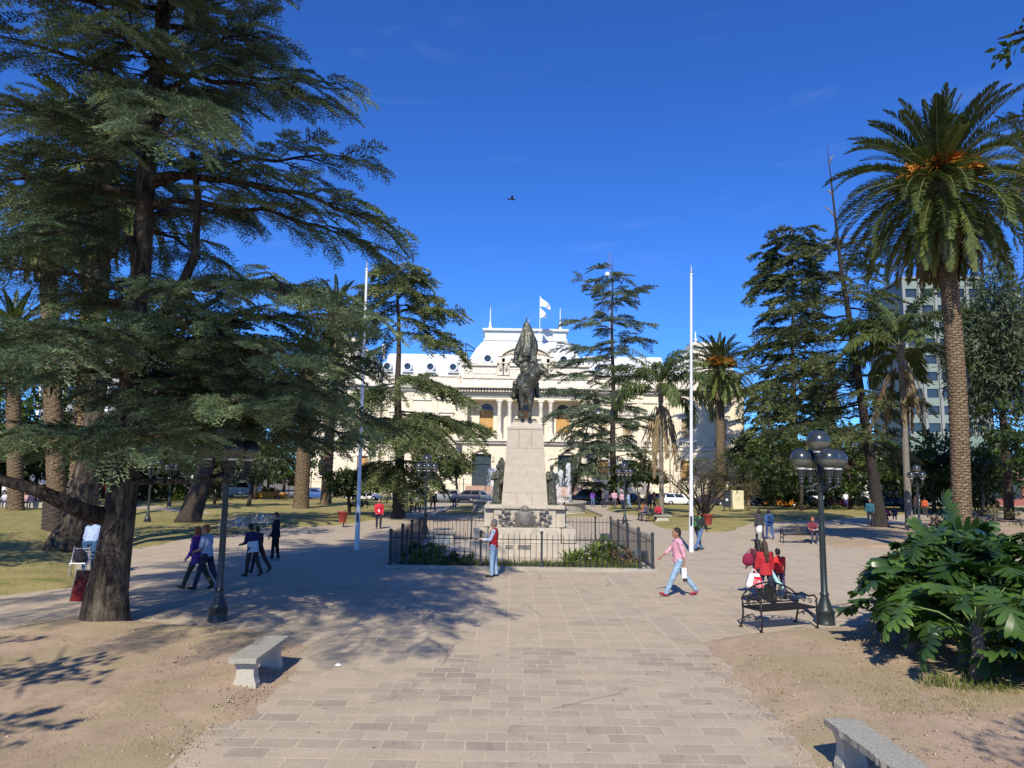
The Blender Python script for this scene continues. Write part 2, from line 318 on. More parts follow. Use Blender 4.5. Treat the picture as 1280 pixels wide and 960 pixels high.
def gp(*pts): return [(lambda q: (q.x, q.y))(G(*p)) for p in pts]
LAWNS = []
def lawn(name, label, poly, m, step, rise=.10, wob=.12, edge=.7, seed=0):
    p = np.array(poly); x0, y0 = p.min(0)-.3; x1, y1 = p.max(0)+.3
    nx = int((x1-x0)/step)+2; ny = int((y1-y0)/step)+2
    X, Y = np.meshgrid(x0+np.arange(nx)*step, y0+np.arange(ny)*step); d = sdf(poly, X, Y)+noise2(X, Y, 1.8, seed)*wob*.5+noise2(X, Y, 6.5, seed+1)*wob*.35
    q = np.clip(d/edge, -1, 1); Z = np.where(d > 0, .006+rise*(q*q*(3-2*q)), d*.25)+np.where(d > .1, noise2(X, Y, 1.1, seed+2)*(.018 if m is M_DIRT else .006)*np.clip(d, 0, 1), 0)
    Z = np.maximum(Z, -.025)
    idx = np.arange(nx*ny).reshape(ny, nx); keep = (np.maximum.reduce([d[:-1, :-1], d[1:, :-1], d[:-1, 1:], d[1:, 1:]]) > 0)
    F = np.stack([idx[:-1, :-1], idx[:-1, 1:], idx[1:, 1:], idx[1:, :-1]], -1)[keep]
    V = np.stack([X, Y, Z], -1).reshape(-1, 3); u = np.unique(F); mp_ = np.full(len(V), -1); mp_[u] = np.arange(len(u))
    o = big(name, V[u], mp_[F], m, smooth=True); tag(o, label, kind='structure'); LAWNS.append((poly, rise, edge)); return o
def ground_z(x, y):
    z = 0
    for poly, rise, edge in LAWNS:
        d = float(sdf(poly, np.array([x]), np.array([y]))[0])
        if d > 0: q = min(d/edge, 1); z = .006+rise*(q*q*(3-2*q))
    return z
def ground_zs(x, y):
    z = np.zeros(len(x))
    for poly, rise, edge in LAWNS:
        d = sdf(poly, x, y); q = np.clip(d/edge, 0, 1); z = np.where(d > 0, .006+rise*(q*q*(3-2*q)), z)
    return z
lawn('lawn', 'bare earth bed with dry grass beside the path, left foreground',
     [(-3.5, -4), (-3.5, 9.1), (-3.15, 9.5), (-3.2, 11.2)]+gp((385, 808), (340, 793), (285, 783), (180, 777), (90, 769), (0, 787))+[(-24, 15.6), (-24, -4)], M_DIRT, .11, .09, seed=1)
lawn('lawn', 'sloping dirt bed with patchy grass under the philodendrons',
     [(3.28, -4), (3.32, 7.3)]+gp((880, 803), (905, 797), (960, 791), (1045, 784), (1120, 776), (1300, 765))+[(22, 16), (22, -4)], M_DIRT, .11, .16, seed=2)
lawn('lawn', 'sunlit lawn with a dark tree shadow at the far left', gp((98, 733), (93, 712), (92, 690), (60, 668), (110, 650), (150, 634), (60, 628), (-60, 634))+[(-45, 50), (-45, 20)]+gp((-160, 762), (0, 745)), M_GRASS, .3, .12, seed=3)
lawn('lawn', 'lawn strip between the painter and the iron benches', gp((168, 687), (204, 680), (230, 674), (282, 669), (330, 664), (300, 657), (272, 644), (227, 641), (170, 636), (160, 660)), M_GRASS, .3, .1, seed=4)
lawn('lawn', 'lawn behind the leaning tree and dark shrubs', gp((120, 629), (180, 631), (255, 639), (300, 654), (335, 661), (430, 656), (505, 643), (535, 629), (420, 620), (200, 619), (60, 621)), M_GRASS, .45, .1, seed=5)
lawn('lawn', 'lawn by the bare shrub in front of parked white cars', gp((758, 638), (803, 646), (826, 660), (880, 665), (910, 665), (945, 652), (1030, 651), (1090, 645), (1200, 640), (1330, 636), (1400, 631), (1200, 629), (1000, 628), (870, 628), (800, 628), (765, 628)), M_GRASS, .45, .1, seed=6)
lawn('lawn', 'earth lawn round the leaning cedar and big palm', gp((978, 671), (1000, 678), (1035, 682), (1072, 686), (1140, 688))+[(26, 29), (34, 32)]+gp((1500, 661), (1280, 646), (1180, 650), (1092, 659), (1036, 662)), M_DIRT, .3, .12, seed=7)
lawn('lawn', 'grass round the fountain basin behind the monument', [(-5.6, 58), (7.3, 58), (7.4, 79), (-5.3, 79)], M_GRASS, .4, .08, seed=8)
k = MB()
for x in (-5.75, 7.45): k.box(x-.12, x+.12, 57.8, 79.2, -.02, .16)
tag(k.build('kerb', M_KERB), kind='structure', label='low stone kerbs along the fountain lawn')
# ================================================================ the palace across the street
M_WALL = mat('cream_stucco', (.77, .68, .52), .9, var=.10, scale=.45, bump=.12, bscale=6)
M_WALL2 = mat('cream_rustic_stucco', (.74, .65, .495), .9, var=.14, scale=1.2, bump=.3, bscale=4)
M_STONE = mat('pale_cornice_stone', (.71, .65, .54), .9, var=.22, scale=1.5)
M_RELIEF = mat('carved_stone', (.60, .52, .40), .9, var=.3, scale=2.5)
M_ROOF = mat('zinc_roof', (.62, .64, .66), .55, var=.05, scale=.6, spec=.3)
M_SHUT = mat('ochre_wood', (.50, .29, .10), .7, var=.14, scale=1.5)
M_GLASS = mat('window_glass', (.03, .04, .05), .08, var=.2, spec=.8)
M_GLASSD = mat('door_glass', (.05, .07, .085), .12, var=.3, spec=.7)
M_IRON = mat('dark_iron', (.03, .032, .035), .45, metal=.3, var=.2)
M_WHITE = mat('white_paint', (.82, .83, .84), .5, var=.04)
YB = 110.0
XC = P(655, 597, YB).x
def zb(py, y=YB): return P(655, py, y).z
def wb(n): return n*YB/FPX
pal = thing('palace', 'long cream palace with white mansard roofs and columned loggia', 'palace', (XC, YB, 0))
def arch_ring(x, z, r0, r1, y0, y1, mb, n=16, a0=0, a1=180, sq=1.0):
    for i in range(n):
        g0 = R(a0+(a1-a0)*i/n); g1 = R(a0+(a1-a0)*(i+1)/n)
        q = [(x+r*math.cos(g), z+r*math.sin(g)*sq) for r, g in ((r0, g0), (r1, g0), (r1, g1), (r0, g1))]
        mb.prism(q, y0, y1)
def wall_with_holes(mb, x0, x1, y0, y1, z0, z1, holes):
    """solid wall slab between y0 (front) and y1 with rectangular openings (hx0,hx1,hz0,hz1) left out"""
    xs = sorted({x0, x1, *[h[0] for h in holes], *[h[1] for h in holes]})
    for a, b in zip(xs[:-1], xs[1:]):
        hh = sorted([(h[2], h[3]) for h in holes if h[0] <= a+1e-6 and h[1] >= b-1e-6]); z = z0
        for h0, h1 in hh:
            if h0 > z: mb.box(a, b, y0, y1, z, h0)
            z = h1
        if z1 > z: mb.box(a, b, y0, y1, z, z1)
W_C = wb(84)                        # half width of the central pavilion (px 571..739)
W_E = wb(272)                       # half width of the whole front
Z_L = zb(551); Z_CT = zb(486); Z_CB = zb(493.5); Z_FR = zb(502); Z_AT = zb(458); Z_AB = zb(475)
yF = -2.6                           # front plane of the centre, local y
# ---- centre, ground floor
dz0, dz1 = zb(608, 107.4), zb(568, 107.4); dw = wb(11.5)
doors = [-wb(52), 0, wb(52)]
mb = MB(); wall_with_holes(mb, -W_C+1, W_C-1, yF, yF+.9, 0, Z_L-.25, [(d-dw, d+dw, dz0, dz1) for d in doors])
for i in range(1, 9): mb.box(-W_C+.98, W_C-.98, yF-.03, yF, .9*i+.05, .9*i+.80) if False else None
mb.box(-W_C+1, W_C-1, yF+.9, 3, 0, .3)
mb.build('ground_floor_wall', M_WALL2, pal)
for d in doors:
    m = MB(); m.box(d-dw+.003, d+dw-.003, yF+.45, yF+.6, dz0, dz1); dr = m.build('door', M_GLASSD, pal)
    m = MB(); m.box(d-dw+.01, d-dw+.18, yF+.3, yF+.45, dz0, dz1-.01); m.box(d+dw-.18, d+dw-.01, yF+.3, yF+.45, dz0, dz1-.01); m.box(d-.1, d+.1, yF+.3, yF+.448, dz0, dz1-1.4)
    m.box(d-dw+.18, d+dw-.18, yF+.3, yF+.447, dz1-1.5, dz1-1.3); m.box(d-dw+.18, d+dw-.18, yF+.3, yF+.447, dz1-.25, dz1-.01)
    m.box(d-dw+.18, d-.1, yF+.3, yF+.446, dz0, dz0+1.3); m.box(d+.1, d+dw-.18, yF+.3, yF+.446, dz0, dz0+1.3); m.build('frame', mat('door_steel', (.045, .06, .07), .4, var=.2), dr)
    m = MB(); arch_ring(d, dz1-.9, dw*1.0, dw*1.18, yF-.35, yF-.002, m, 14, 35, 145); m.box(d-dw-.45, d-dw-.05, yF-.2, yF-.002, dz1-1.1, dz1-.3); m.box(d+dw+.05, d+dw+.45, yF-.2, yF-.002, dz1-1.1, dz1-.3); m.build('door_hood', M_RELIEF, pal)
m = MB()
for i in range(8): m.box(-wb(70), wb(70), yF-5.2+.55*i, yF-.05, dz0*i/8, dz0*(i+1)/8)
tag(m.build('stairs', mat('red_stone', (.42, .27, .2), .85, var=.15), pal), 'reddish stone steps up to the doors')
m = MB(); m.box(-W_C-.3, W_C+.3, yF-.75, yF+3.2, Z_L-.25, Z_L); m.box(-W_C, W_C, yF-.45, yF, Z_L-.6, Z_L-.253); m.build('balcony_ledge', M_STONE, pal)
# ---- loggia
yW = yF+2.6; wsb = zb(541.5); wst = zb(505); ww = wb(8.6); wins = [-wb(48), 0, wb(48)]
wsa = wst-ww
mb = MB(); wall_with_holes(mb, -W_C+1, W_C-1, yW, yW+.6, Z_L+.003, Z_FR, [(d-ww, d+ww, wsb, wst) for d in wins])
for d in wins:                                  # spandrels of the arched heads
    for sx in (-1, 1):
        q = [(d+sx*ww*math.cos(R(a)), wsa+ww*math.sin(R(a))) for a in range(0, 91, 15)]+[(d+sx*ww, wst)]
        mb.prism(q if sx > 0 else q[::-1], yW+.003, yW+.5)
mb.build('loggia_wall', M_WALL, pal)
for d in wins:
    w_ = MB(); w_.box(d-ww, d+ww, yW+.4, yW+.55, wsb+.003, wsa+.1); w_ = w_.build('shutter', M_SHUT, pal)
    m = MB()
    for i in range(9): m.box(d-ww+ww*2*i/9+.02, d-ww+ww*2*(i+1)/9-.03, yW+.37, yW+.4, wsb+.1, wsa-.15)
    m.build('slat', M_SHUT, w_)
    g = MB(); g.box(d-ww, d+ww, yW+.45, yW+.5, wsa+.1, wst); g = g.build('fanlight', M_GLASS, pal)
    m = MB(); arch_ring(d, wsa, ww*.42, ww*.52, yW+.40, yW+.449, m, 10)
    for a in (30, 60, 90, 120, 150): m.tube([(d+ww*.5*math.cos(R(a)), yW+.42, wsa+ww*.5*math.sin(R(a))), (d+ww*.98*math.cos(R(a)), yW+.42, wsa+ww*.98*math.sin(R(a)))], .07, 4)
    m.build('tracery', mat('dark_wood', (.12, .07, .03), .6), g)
colx = [-wb(31.5), -wb(19), wb(19.5), wb(31.5)]
def column(x):
    m = MB(); r = wb(2.6); z0 = Z_L+.003; h = Z_FR-z0
    m.box(x-r*1.5, x+r*1.5, yF+.0, yF+r*3, z0, z0+.9)
    m.lathe([(r*1.25, .9), (r*1.3, 1.05), (r*1.05, 1.2), (r, 1.5), (r*.98, h*.5), (r*.86, h-1.0), (r*1.0, h-.9), (r*.95, h-.75), (r*1.35, h-.3), (r*1.3, h-.28)], (x, yF+r*1.5, z0), 18)
    m.box(x-r*1.45, x+r*1.45, yF+.04, yF+r*2.96, z0+h-.28, z0+h-.003)
    return m
for x in colx: column(x).build('column', M_STONE, pal, smooth='auto')
for x0, x1 in ((-W_C+.2, -W_C+wb(13)), (W_C-wb(13), W_C-.2)):
    m = MB(); m.box(x0, x1, yF+.05, yW+.3, Z_L+.003, Z_FR-.003); m.box(x0-.15, x1+.15, yF-.1, yF+.05, Z_FR-.9, Z_FR-.25); m.box(x0-.1, x1+.1, yF-.05, yF+.05, Z_L+.003, Z_L+1); m.build('corner_pier', M_WALL, pal)
def baluster_run(m, x0, x1, y, z0, h, step=.33):
    m.box(x0, x1, y-.13, y+.13, z0, z0+.16); m.box(x0, x1, y-.16, y+.16, z0+h-.18, z0+h)
    n = max(2, int((x1-x0)/step))
    for i in range(n):
        x = x0+(i+.5)*(x1-x0)/n; m.lathe([(.06, .16), (.115, h*.35), (.05, h*.65), (.08, h-.18)], (x, y, z0), 6, False)
hb = wb(7.5)
edges = [-W_C+wb(13)]+colx+[W_C-wb(13)]
for i, (a, b) in enumerate(zip(edges[:-1], edges[1:])):
    if i in (0, 2, 4): bal = MB(); baluster_run(bal, a+.4, b-.4, yF+.35, Z_L+.004, hb); bal.build('balustrade', M_STONE, pal)
# ---- entablature, dentils, attic
m = MB(); m.box(-W_C+.1, W_C-.1, yF+.02, yW+.6, Z_FR, Z_CB-.003); m.box(-W_C, W_C, yF-.12, yF+.02, Z_CB-.35, Z_CB-.004); m.box(-W_C, W_C, yF-.08, yF+.02, Z_FR+.35, Z_FR+.5); m.build('frieze', M_WALL, pal)
m = MB(); n = 46
for i in range(n):
    x = -W_C+.2+(2*W_C-.4)*(i+.5)/n; m.box(x-.15, x+.15, yF-.85, yF-.1, Z_CB, Z_CB+.55)
m.box(-W_C, W_C, yF-.1, yF+2, Z_CB-.002, Z_CB+.55); m.build('dentils', M_RELIEF, pal)
m = MB(); m.box(-W_C-.9, W_C+.9, yF-1.25, yF+2.6, Z_CB+.553, Z_CT); m.box(-W_C-.6, W_C+.6, yF-.9, yF+2.5, Z_CT, Z_CT+.25); m.build('cornice', M_STONE, pal)
m = MB(); m.box(-W_C+.8, W_C-.8, yF, yF+2.2, Z_CT+.25, Z_AT-.4); m.box(-W_C+.5, W_C-.5, yF-.35, yF+2.3, Z_AT-.4, Z_AT)
m.box(-W_C+.6, W_C-.6, yF-.2, yF, Z_AB-.2, Z_AB+.25); m.box(-W_C+2.2, -wb(36), yF-.1, yF-.002, Z_AB+.5, Z_AT-.7); m.box(wb(36), W_C-2.2, yF-.1, yF-.002, Z_AB+.5, Z_AT-.7); m.build('attic', M_STONE, pal)
def urn(x, z):
    m = MB(); m.box(x-.35, x+.35, yF-.1, yF+.6, z, z+.5)
    m.cap((x, yF+.25, z+.6), .3, (x, yF+.2, z+1.2), .26); m.cap((x-.25, yF+.1, z+.9), .12, (x+.2, yF-.1, z+1.3), .1); m.ell((x+.02, yF+.2, z+1.62), .17); return m
for x in (-W_C+.3, W_C-.3): blob('roof_figure', urn(x, Z_CT+.25), M_RELIEF, pal, .07, 1)
# ---- pediment with segmental arch
m = MB(); zp = zb(450); pw = wb(35)
m.box(-pw, pw, yF-.4, yF+1.2, zp-.3, zp); m.box(-pw+.25, pw-.25, yF-.06, yF+1.4, Z_AT-.9, zp-.31)
for x in (-wb(31), -wb(24), wb(24), wb(31)):
    m.box(x-.5, x+.5, yF-.35, yF, Z_AB+.3, zp-.3); m.box(x-.65, x+.65, yF-.5, yF+.1, zp-.85, zp-.302)
rr = pw*1.18; zc = zp-math.sqrt(max(rr*rr-pw*pw, 0)); a_ = math.degrees(math.acos(pw/rr))
zc2 = zp; top = zb(436.5)-zp
def seg(k0, k1, y0, y1, mb_, n=20):
    for i in range(n):
        u0 = -1+2*i/n; u1 = -1+2*(i+1)/n; f = lambda u, k: (pw*k*u, zp+top*k*(1-u*u)**.72)
        mb_.prism([f(u0, k0), f(u1, k0), f(u1, k1), f(u0, k1)], y0, y1)
seg(.86, 1.0, yF-.55, yF+1.2, m); ped = m.build('pediment', M_STONE, pal)
m = MB(); seg(.02, .85, yF-.05, yF+.9, m, 16); m.build('tympanum', M_WALL, ped)
m = MB(); m.ell((0, yF-.15, zp+top*.42), (.75, .3, .62))
for s_ in (-1, 1):
    for i in range(5): m.ell((s_*(1.1+.45*i), yF-.1, zp+.32+top*.30*(1-i/6)), (.34, .18, .2+.07*((i*7) % 3)))
m.build('carving', M_RELIEF, ped, True)
m = MB()
for x in (-wb(31), -wb(24), wb(24), wb(31)): m = MB(); m.ell((x, yF-.5, Z_AB+1.6), (.3, .2, .62)); m.ell((x, yF-.5, Z_AB+2.1), (.5, .22, .22)); m.build('bracket', M_RELIEF, ped, True)
# ---- central mansard
zr0, zr1, zr2 = Z_AT-.3, zb(428, 113), zb(413, 113); hw0, hw1 = W_C-1.2, wb(53)
prof = [(0, 0), (.1, .17), (.3, .42), (.55, .68), (.8, .88), (1, 1)]
m = MB(); rings = []
for u, v in prof:
    hw = hw0+(hw1-hw0)*u; y0 = yF+1.6+2.9*u; y1 = yF+16-2.9*u; z = zr0+(zr1-zr0)*v
    rings.append([(-hw, y0, z), (hw, y0, z), (hw, y1, z), (-hw, y1, z)])
m.loft(rings); roof = m.build('mansard_roof', M_ROOF, pal)
m = MB(); y0 = yF+4.5
m.box(-hw1-.15, hw1+.15, y0-.2, yF+13.3, zr1, zr1+.28); m.box(-hw1+.05, hw1-.05, y0, yF+13.1, zr1+.28, zr2-.35); m.box(-hw1-.3, hw1+.3, y0-.4, yF+13.5, zr2-.35, zr2); m.build('roof_crest', M_ROOF, roof)
for x in (-wb(46), wb(45)):
    m = MB(); m.lathe([(.3, 0), (.34, .25), (.16, .5), (.22, .9), (.1, 1.2), (.07, 1.6), (.03, 3.6)], (x, y0+.6, zr2), 8); m.build('lightning_rod', M_WHITE, roof, True)
m = MB(); m.tube([(0, y0, zr2), (.6, y0, zr2+1.6)], .05, 4) ; m.build('finial', M_RELIEF, roof) 
def oculus(mb_f, mb_g, x, y, z, r, tilt=.25):
    n = 16
    for k in range(n):
        a0, a1 = 2*PI*k/n, 2*PI*(k+1)/n
        mb_f.prism([(x+q*math.cos(a), z+q*math.sin(a)) for q, a in ((r, a0), (r*1.4, a0), (r*1.4, a1), (r, a1))], y-.35, y+1.2)
    mb_g.prism([(x+r*math.cos(2*PI*k/n), z+r*math.sin(2*PI*k/n)) for k in range(n)], y-.05, y+.05)
def add_oculus(x, y, z, r, parent):
    f = MB(); g = MB(); oculus(f, g, x, y, z, r); f.box(x-r*1.7, x+r*1.7, y-.3, y+1.2, z-r*1.75, z-r*1.42)
    f = f.build('dormer_oculus', M_ROOF, parent); g.build('pane', M_GLASS, f)
for x in (-wb(47.5), wb(47.5)): add_oculus(x, yF+1.55, zb(450.5), .52, roof)
# ---- wings and end pavilions
Z_P0, Z_P1, Z_WR = zb(487), zb(470), zb(437.5); WX1 = wb(180)
def window_upper(x, y, w_, z0, z1, ped_=True):
    f = MB(); f.box(x-w_-.28, x-w_, y-.14, y+.1, z0, z1); f.box(x+w_, x+w_+.28, y-.14, y+.1, z0, z1); f.box(x-w_-.4, x+w_+.4, y-.2, y+.1, z1, z1+.35)
    if ped_: f.prism([(x-w_-.6, z1+.6), (x+w_+.6, z1+.6), (x, z1+1.35)], y-.35, y+.05); f.box(x-w_-.6, x+w_+.6, y-.38, y+.05, z1+.42, z1+.6)
    f = f.build('window', M_STONE, pal)
    s_ = MB(); s_.box(x-w_, x-.03, y+.25, y+.33, z0, z1); s_.box(x+.03, x+w_, y+.25, y+.33, z0, z1)
    for sx in (-1, 1):
        for i in range(2): s_.box(x+sx*w_*.5-w_*.33, x+sx*w_*.5+w_*.33, y+.21, y+.25, z0+.3+(z1-z0)*.5*i, z0+(z1-z0)*.5*(i+1)-.25)
    s_.build('shutter', M_SHUT2, f); g = MB(); g.box(x-w_, x+w_, y+.34, y+.4, z0, z1); g.build('pane', M_GLASS, f)
M_SHUT2 = mat('pale_wood_shutter', (.42, .32, .18), .7, var=.15)
def window_lower(x, y, w_, z0, z1, awn):
    f = MB(); f.box(x-w_-.2, x-w_, y-.08, y+.1, z0, z1); f.box(x+w_, x+w_+.2, y-.08, y+.1, z0, z1); f.box(x-w_-.35, x+w_+.35, y-.2, y+.1, z1, z1+.3); f.box(x-w_-.35, x+w_+.35, y-.2, y+.1, z0-.25, z0); f = f.build('window', M_STONE, pal)
    g = MB(); g.box(x-w_, x+w_, y+.3, y+.4, z0, z1); g.build('pane', M_GLASS, f)
    if awn: s_ = MB(); s_.box(x-w_, x+w_, y+.2, y+.28, z0+(z1-z0)*.15, z1); s_.build('blind', M_SHUT if awn == 1 else M_STONE, f)
for sx in (-1, 1):
    xa, xb = sorted((sx*(W_C-.9), sx*WX1)); xc, xd = sorted((sx*WX1, sx*W_E))
    uz0, uz1 = zb(545), zb(521); lz0, lz1 = zb(598), zb(573); uw, lw = wb(5.2), wb(6.5)
    ux = [sx*wb(q) for q in (98, 128, 160)]; ex = [sx*wb(q) for q in (199, 244)]
    for (x0, x1, y, zt, xs) in ((xa, xb, 0, Z_P0, ux), (xc, xd, -1.2, Z_P0, ex)):
        mb = MB(); wall_with_holes(mb, x0, x1, y, y+.7, 0, zt, [(x-uw, x+uw, uz0, uz1) for x in xs]+[(x-lw, x+lw, lz0, lz1) for x in xs]); mb.box(x0, x1, y+.72, y+14, 0, .4); mb.box(x0+.01, x0+.6, y+.71, y+14, .4, zt); mb.box(x1-.6, x1-.01, y+.71, y+14, .4, zt)
        mb.build('wing_wall', M_WALL, pal)
        m = MB(); m.box(x0-.1, x1+.1, y-.3, y, zb(561), zb(557)); m.build('string_course', M_STONE, pal); m = MB(); m.box(x0-.1, x1+.1, y-.2, y-.001, zb(502), zb(499)); m.build('string_course', M_STONE, pal)
        m = MB(); m.box(x0-.3, x1+.3, y-.9, y+1, zt, zt+.55); m.box(x0-.15, x1+.15, y-.5, y+.8, zt-.4, zt-.003); m.build('cornice', M_STONE, pal)
        for i, x in enumerate(xs):
            window_upper(x, y, uw, uz0, uz1); window_lower(x, y, lw, lz0, lz1, (1, 0, 2)[i % 3])
            b = MB(); baluster_run(b, x-uw-.8, x+uw+.8, y-.35, zb(556.5), wb(7.5)); b.box(x-uw-1.2, x-uw-.8, y-.55, y-.003, zb(556.5), zb(548.6)); b.box(x+uw+.8, x+uw+1.2, y-.55, y-.003, zb(556.5), zb(548.6)); b.build('balustrade', M_STONE, pal)
        for i in range(len(xs)+1):
            xx = ([x0+.9]+[(a+b)/2 for a, b in zip(sorted(xs)[:-1], sorted(xs)[1:])]+[x1-.9])[i]
            q = MB(); q.box(xx-.45, xx+.45, y-.16, y-.002, zb(556), zt-.42); q.box(xx-.58, xx+.58, y-.22, y-.003, zt-1.1, zt-.7); q.box(xx-.5, xx+.5, y-.2, y-.003, .1, zb(562)); q.build('pilaster', M_WALL2, pal)
    m = MB(); m.box(xa, xb, .15, .9, Z_P0+.55, Z_P1-.25); m.box(xa, xb, 0, 1.05, Z_P1-.25, Z_P1)
    for i in range(16):
        x = xa+(xb-xa)*(i+.5)/16; m.box(x-.12, x+.12, .05, .15, Z_P0+.9, Z_P1-.4)
    m.build('parapet', M_STONE, pal)
    m = MB(); rings = []
    for u, v in prof:
        ins = 4.0*u; z = Z_P1-.4+(Z_WR-Z_P1+.4)*v; rings.append([(xa, 1.0+ins, z), (xb, 1.0+ins, z), (xb, 15-ins, z), (xa, 15-ins, z)])
    m.loft(rings); wr = m.build('wing_roof', M_ROOF, pal)
    for q in (92, 121, 150, 176): add_oculus(sx*wb(q), 1.1, zb(459), .5, wr)
    # end pavilion attic with its own roof
    zt = zb(427); m = MB(); m.box(xc+.2, xd-.2, -1.0, 13, Z_P0+.55, zb(468)); m.box(xc-.1, xd+.1, -1.3, 13.3, zb(468), zb(465)); m.build('parapet', M_STONE, pal)
    m = MB(); rings = []
    for u, v in prof:
        ins = 3.4*u; z = zb(465)+(zt-zb(465))*v; rings.append([(xc+.8+ins, -.5+ins, z), (xd-.8-ins, -.5+ins, z), (xd-.8-ins, 12.5-ins, z), (xc+.8+ins, 12.5-ins, z)])
    m.loft(rings); pr = m.build('pavilion_roof', M_ROOF, pal)
    m = MB(); xm = (xc+xd)/2; m.box(xm-wb(16), xm+wb(16), -1.1, 2.5, zb(465), zb(432)); m.box(xm-wb(18), xm+wb(18), -1.5, 2.8, zb(432), zb(427)); m.build('roof_block', M_STONE, pr)
    m = MB(); m.lathe([(.3, 0), (.34, .25), (.16, .5), (.22, .9), (.1, 1.2), (.05, 2.2)], (xm-wb(8), 1, zb(427)), 8); m.build('finial', M_WHITE, pr, True)
# chimneys, antenna frame on the roof
m = MB(); m.box(-wb(188), -wb(184), 4, 5, Z_WR-1, zb(427)); m.build('chimney', M_WHITE, pal)
m = MB()
for p in (((-9.4, 2.2, Z_WR-1), (-9.4, 2.2, zb(427))), ((-8.0, 2.2, Z_WR-1), (-7.9, 2.2, zb(435))), ((-9.4, 2.2, zb(427)), (-7.9, 2.2, zb(435))), ((-9.4, 2.2, zb(436)), (-8, 2.2, zb(437)))): m.tube(p, .09, 5)
m.build('antenna_frame', M_IRON, pal)
# flagpole with two flags on the pediment
fl = thing('roof_flagpole', 'thin white pole with two pale flags above the palace pediment', 'flagpole', (P(674.5, 430, YB-2).x, YB-2.2, zb(440)))
hp = zb(374)-zb(440); m = MB(); m.tube([(0, 0, 0), (0, 0, hp)], .05, 6); m.build('pole', M_WHITE, fl)
M_FLAG = mat('flag_cloth', (.80, .84, .90), .8, var=.08, scale=1.2)
def flag(pts_fn, nu=10, nv=6):
    m = MB(); vs = [pts_fn(i/nu, j/nv) for i in range(nu+1) for j in range(nv+1)]
    fs = [(i*(nv+1)+j, (i+1)*(nv+1)+j, (i+1)*(nv+1)+j+1, i*(nv+1)+j+1) for i in range(nu) for j in range(nv)]; return m.add(vs, fs)
s1 = wb(1)
flag(lambda u, v: (s1*(13*u), .22*math.sin(u*7+v*2), hp-s1*(1+11.5*v*(1-.55*u)+11*u))).build('flag', M_FLAG, fl, True)
flag(lambda u, v: (s1*(7.5*u), .2*math.sin(u*5+v*3), hp-s1*(14+14*v*(1-.3*u)+9*u*(1-v*.6)))).build('flag', M_FLAG, fl, True)
# ---- iron fence before the palace
fn = thing('iron_fence', 'thin dark iron fence along the palace forecourt', 'fence', (0, 101.5, .12)); m = MB()
for z in (.25, 1.85): m.box(-40, 42, -.02, .02, z, z+.05)
m.build('rail', M_IRON, fn)
for i in range(28): x = -40+3.04*i; m = MB(); m.tube([(x, 0, 0), (x, 0, 2.5)], .055, 6); m.ell((x, 0, 2.58), .1, None, 6, 5); m.build('post', M_IRON, fn)
# ---- the hotel on the right and other buildings
def block(name, label, px0, px1, y, ztop, depth, floors, wallm, bandm, z0=0, cols=6, rz=0, podium=None, glass=M_GLASS):
    a = P(px0, 597, y).x; b = P(px1, 597, y).x; L = b-a
    o = thing(name, label, 'building', (a, y, 0), rz)
    holes = []; fh = (ztop-z0-1)/floors; cw = L/cols
    for f in range(floors):
        for c in range(cols): holes.append((c*cw+.35, (c+1)*cw-.35, z0+f*fh+1.0, z0+f*fh+fh-.35))
    m = MB(); wall_with_holes(m, 0, L, 0, .4, z0, ztop, holes); m.box(0, .4, .4, depth, z0, ztop); m.box(L-.4, L, .4, depth, z0, ztop); m.box(.4, L-.4, .4, depth, ztop-.5, ztop-.2); m.build('wall', wallm, o)
    for h in holes:
        g = MB(); g.box(h[0], h[1], .25, .3, h[2], h[3]); g.build('window', glass, o)
    m = MB()
    for c in range(cols+1): m.box(c*cw-.22, c*cw+.22, -.3, -.003, z0, ztop+.3)
    m.box(-.3, L+.3, -.35, depth, ztop+.301, ztop+.7); m.build('pilaster', bandm, o)
    if podium:
        m = MB(); m.box(-podium[2], L+podium[3], -podium[1], depth, z0-podium[0], z0-.003); m.build('podium', podium[4], o)
    return o
M_HOT = mat('grey_green_panel', (.22, .265, .235), .7, var=.1); M_HOT2 = mat('pale_concrete', (.27, .28, .26), .8, var=.1); M_POD = mat('dark_green_render', (.17, .24, .20), .8, var=.12)
zt = P(1180, 352, 118).z; z0h = P(1180, 548, 118).z
block('hotel_building', 'grey green hotel tower with white pilasters behind the big palm', 1142, 1240, 118, zt, 14, 9, M_HOT, M_HOT2, z0h, 5, R(-4), (5.0, 1.6, 1, 1.0, M_POD))
M_WB = mat('white_kiosk_wall', (.8, .8, .8), .7, var=.05); M_RB = mat('brick_red_wall', (.30, .10, .08), .8, var=.2)
block('white_shop', 'low white shop building beyond the street at the right', 1112, 1200, 100, 5.2, 6, 1, M_WB, M_WB, 0, 5)
block('red_shop', 'low red shop with pale fascia beyond the street at far right', 1205, 1330, 103, 5.0, 6, 1, M_RB, M_WB, 0, 5)
block('corner_building', 'pale two storey building behind the dark pine at right', 936, 1100, 116, 7.5, 8, 2, M_HOT2, M_WB, 0, 9)
M_LW = mat('grey_render', (.30, .30, .30), .8, var=.12)
b = block('gabled_building', 'grey building with pitched slate roof behind the left palms', 40, 300, 112, 17.5, 10, 4, M_LW, M_WB, 0, 9)
m = MB(); L = P(300, 597, 112).x-P(40, 597, 112).x; m.add([(-.6, -.6, 18.2), (L+.6, -.6, 18.2), (L+.6, 10.6, 18.2), (-.6, 10.6, 18.2), (-.6, 5, 23.2), (L+.6, 5, 23.2)], [(0, 1, 5, 4), (2, 3, 4, 5), (1, 2, 5), (3, 0, 4), (3, 2, 1, 0)]); m.build('roof', mat('slate', (.10, .11, .13), .7, var=.2), b)
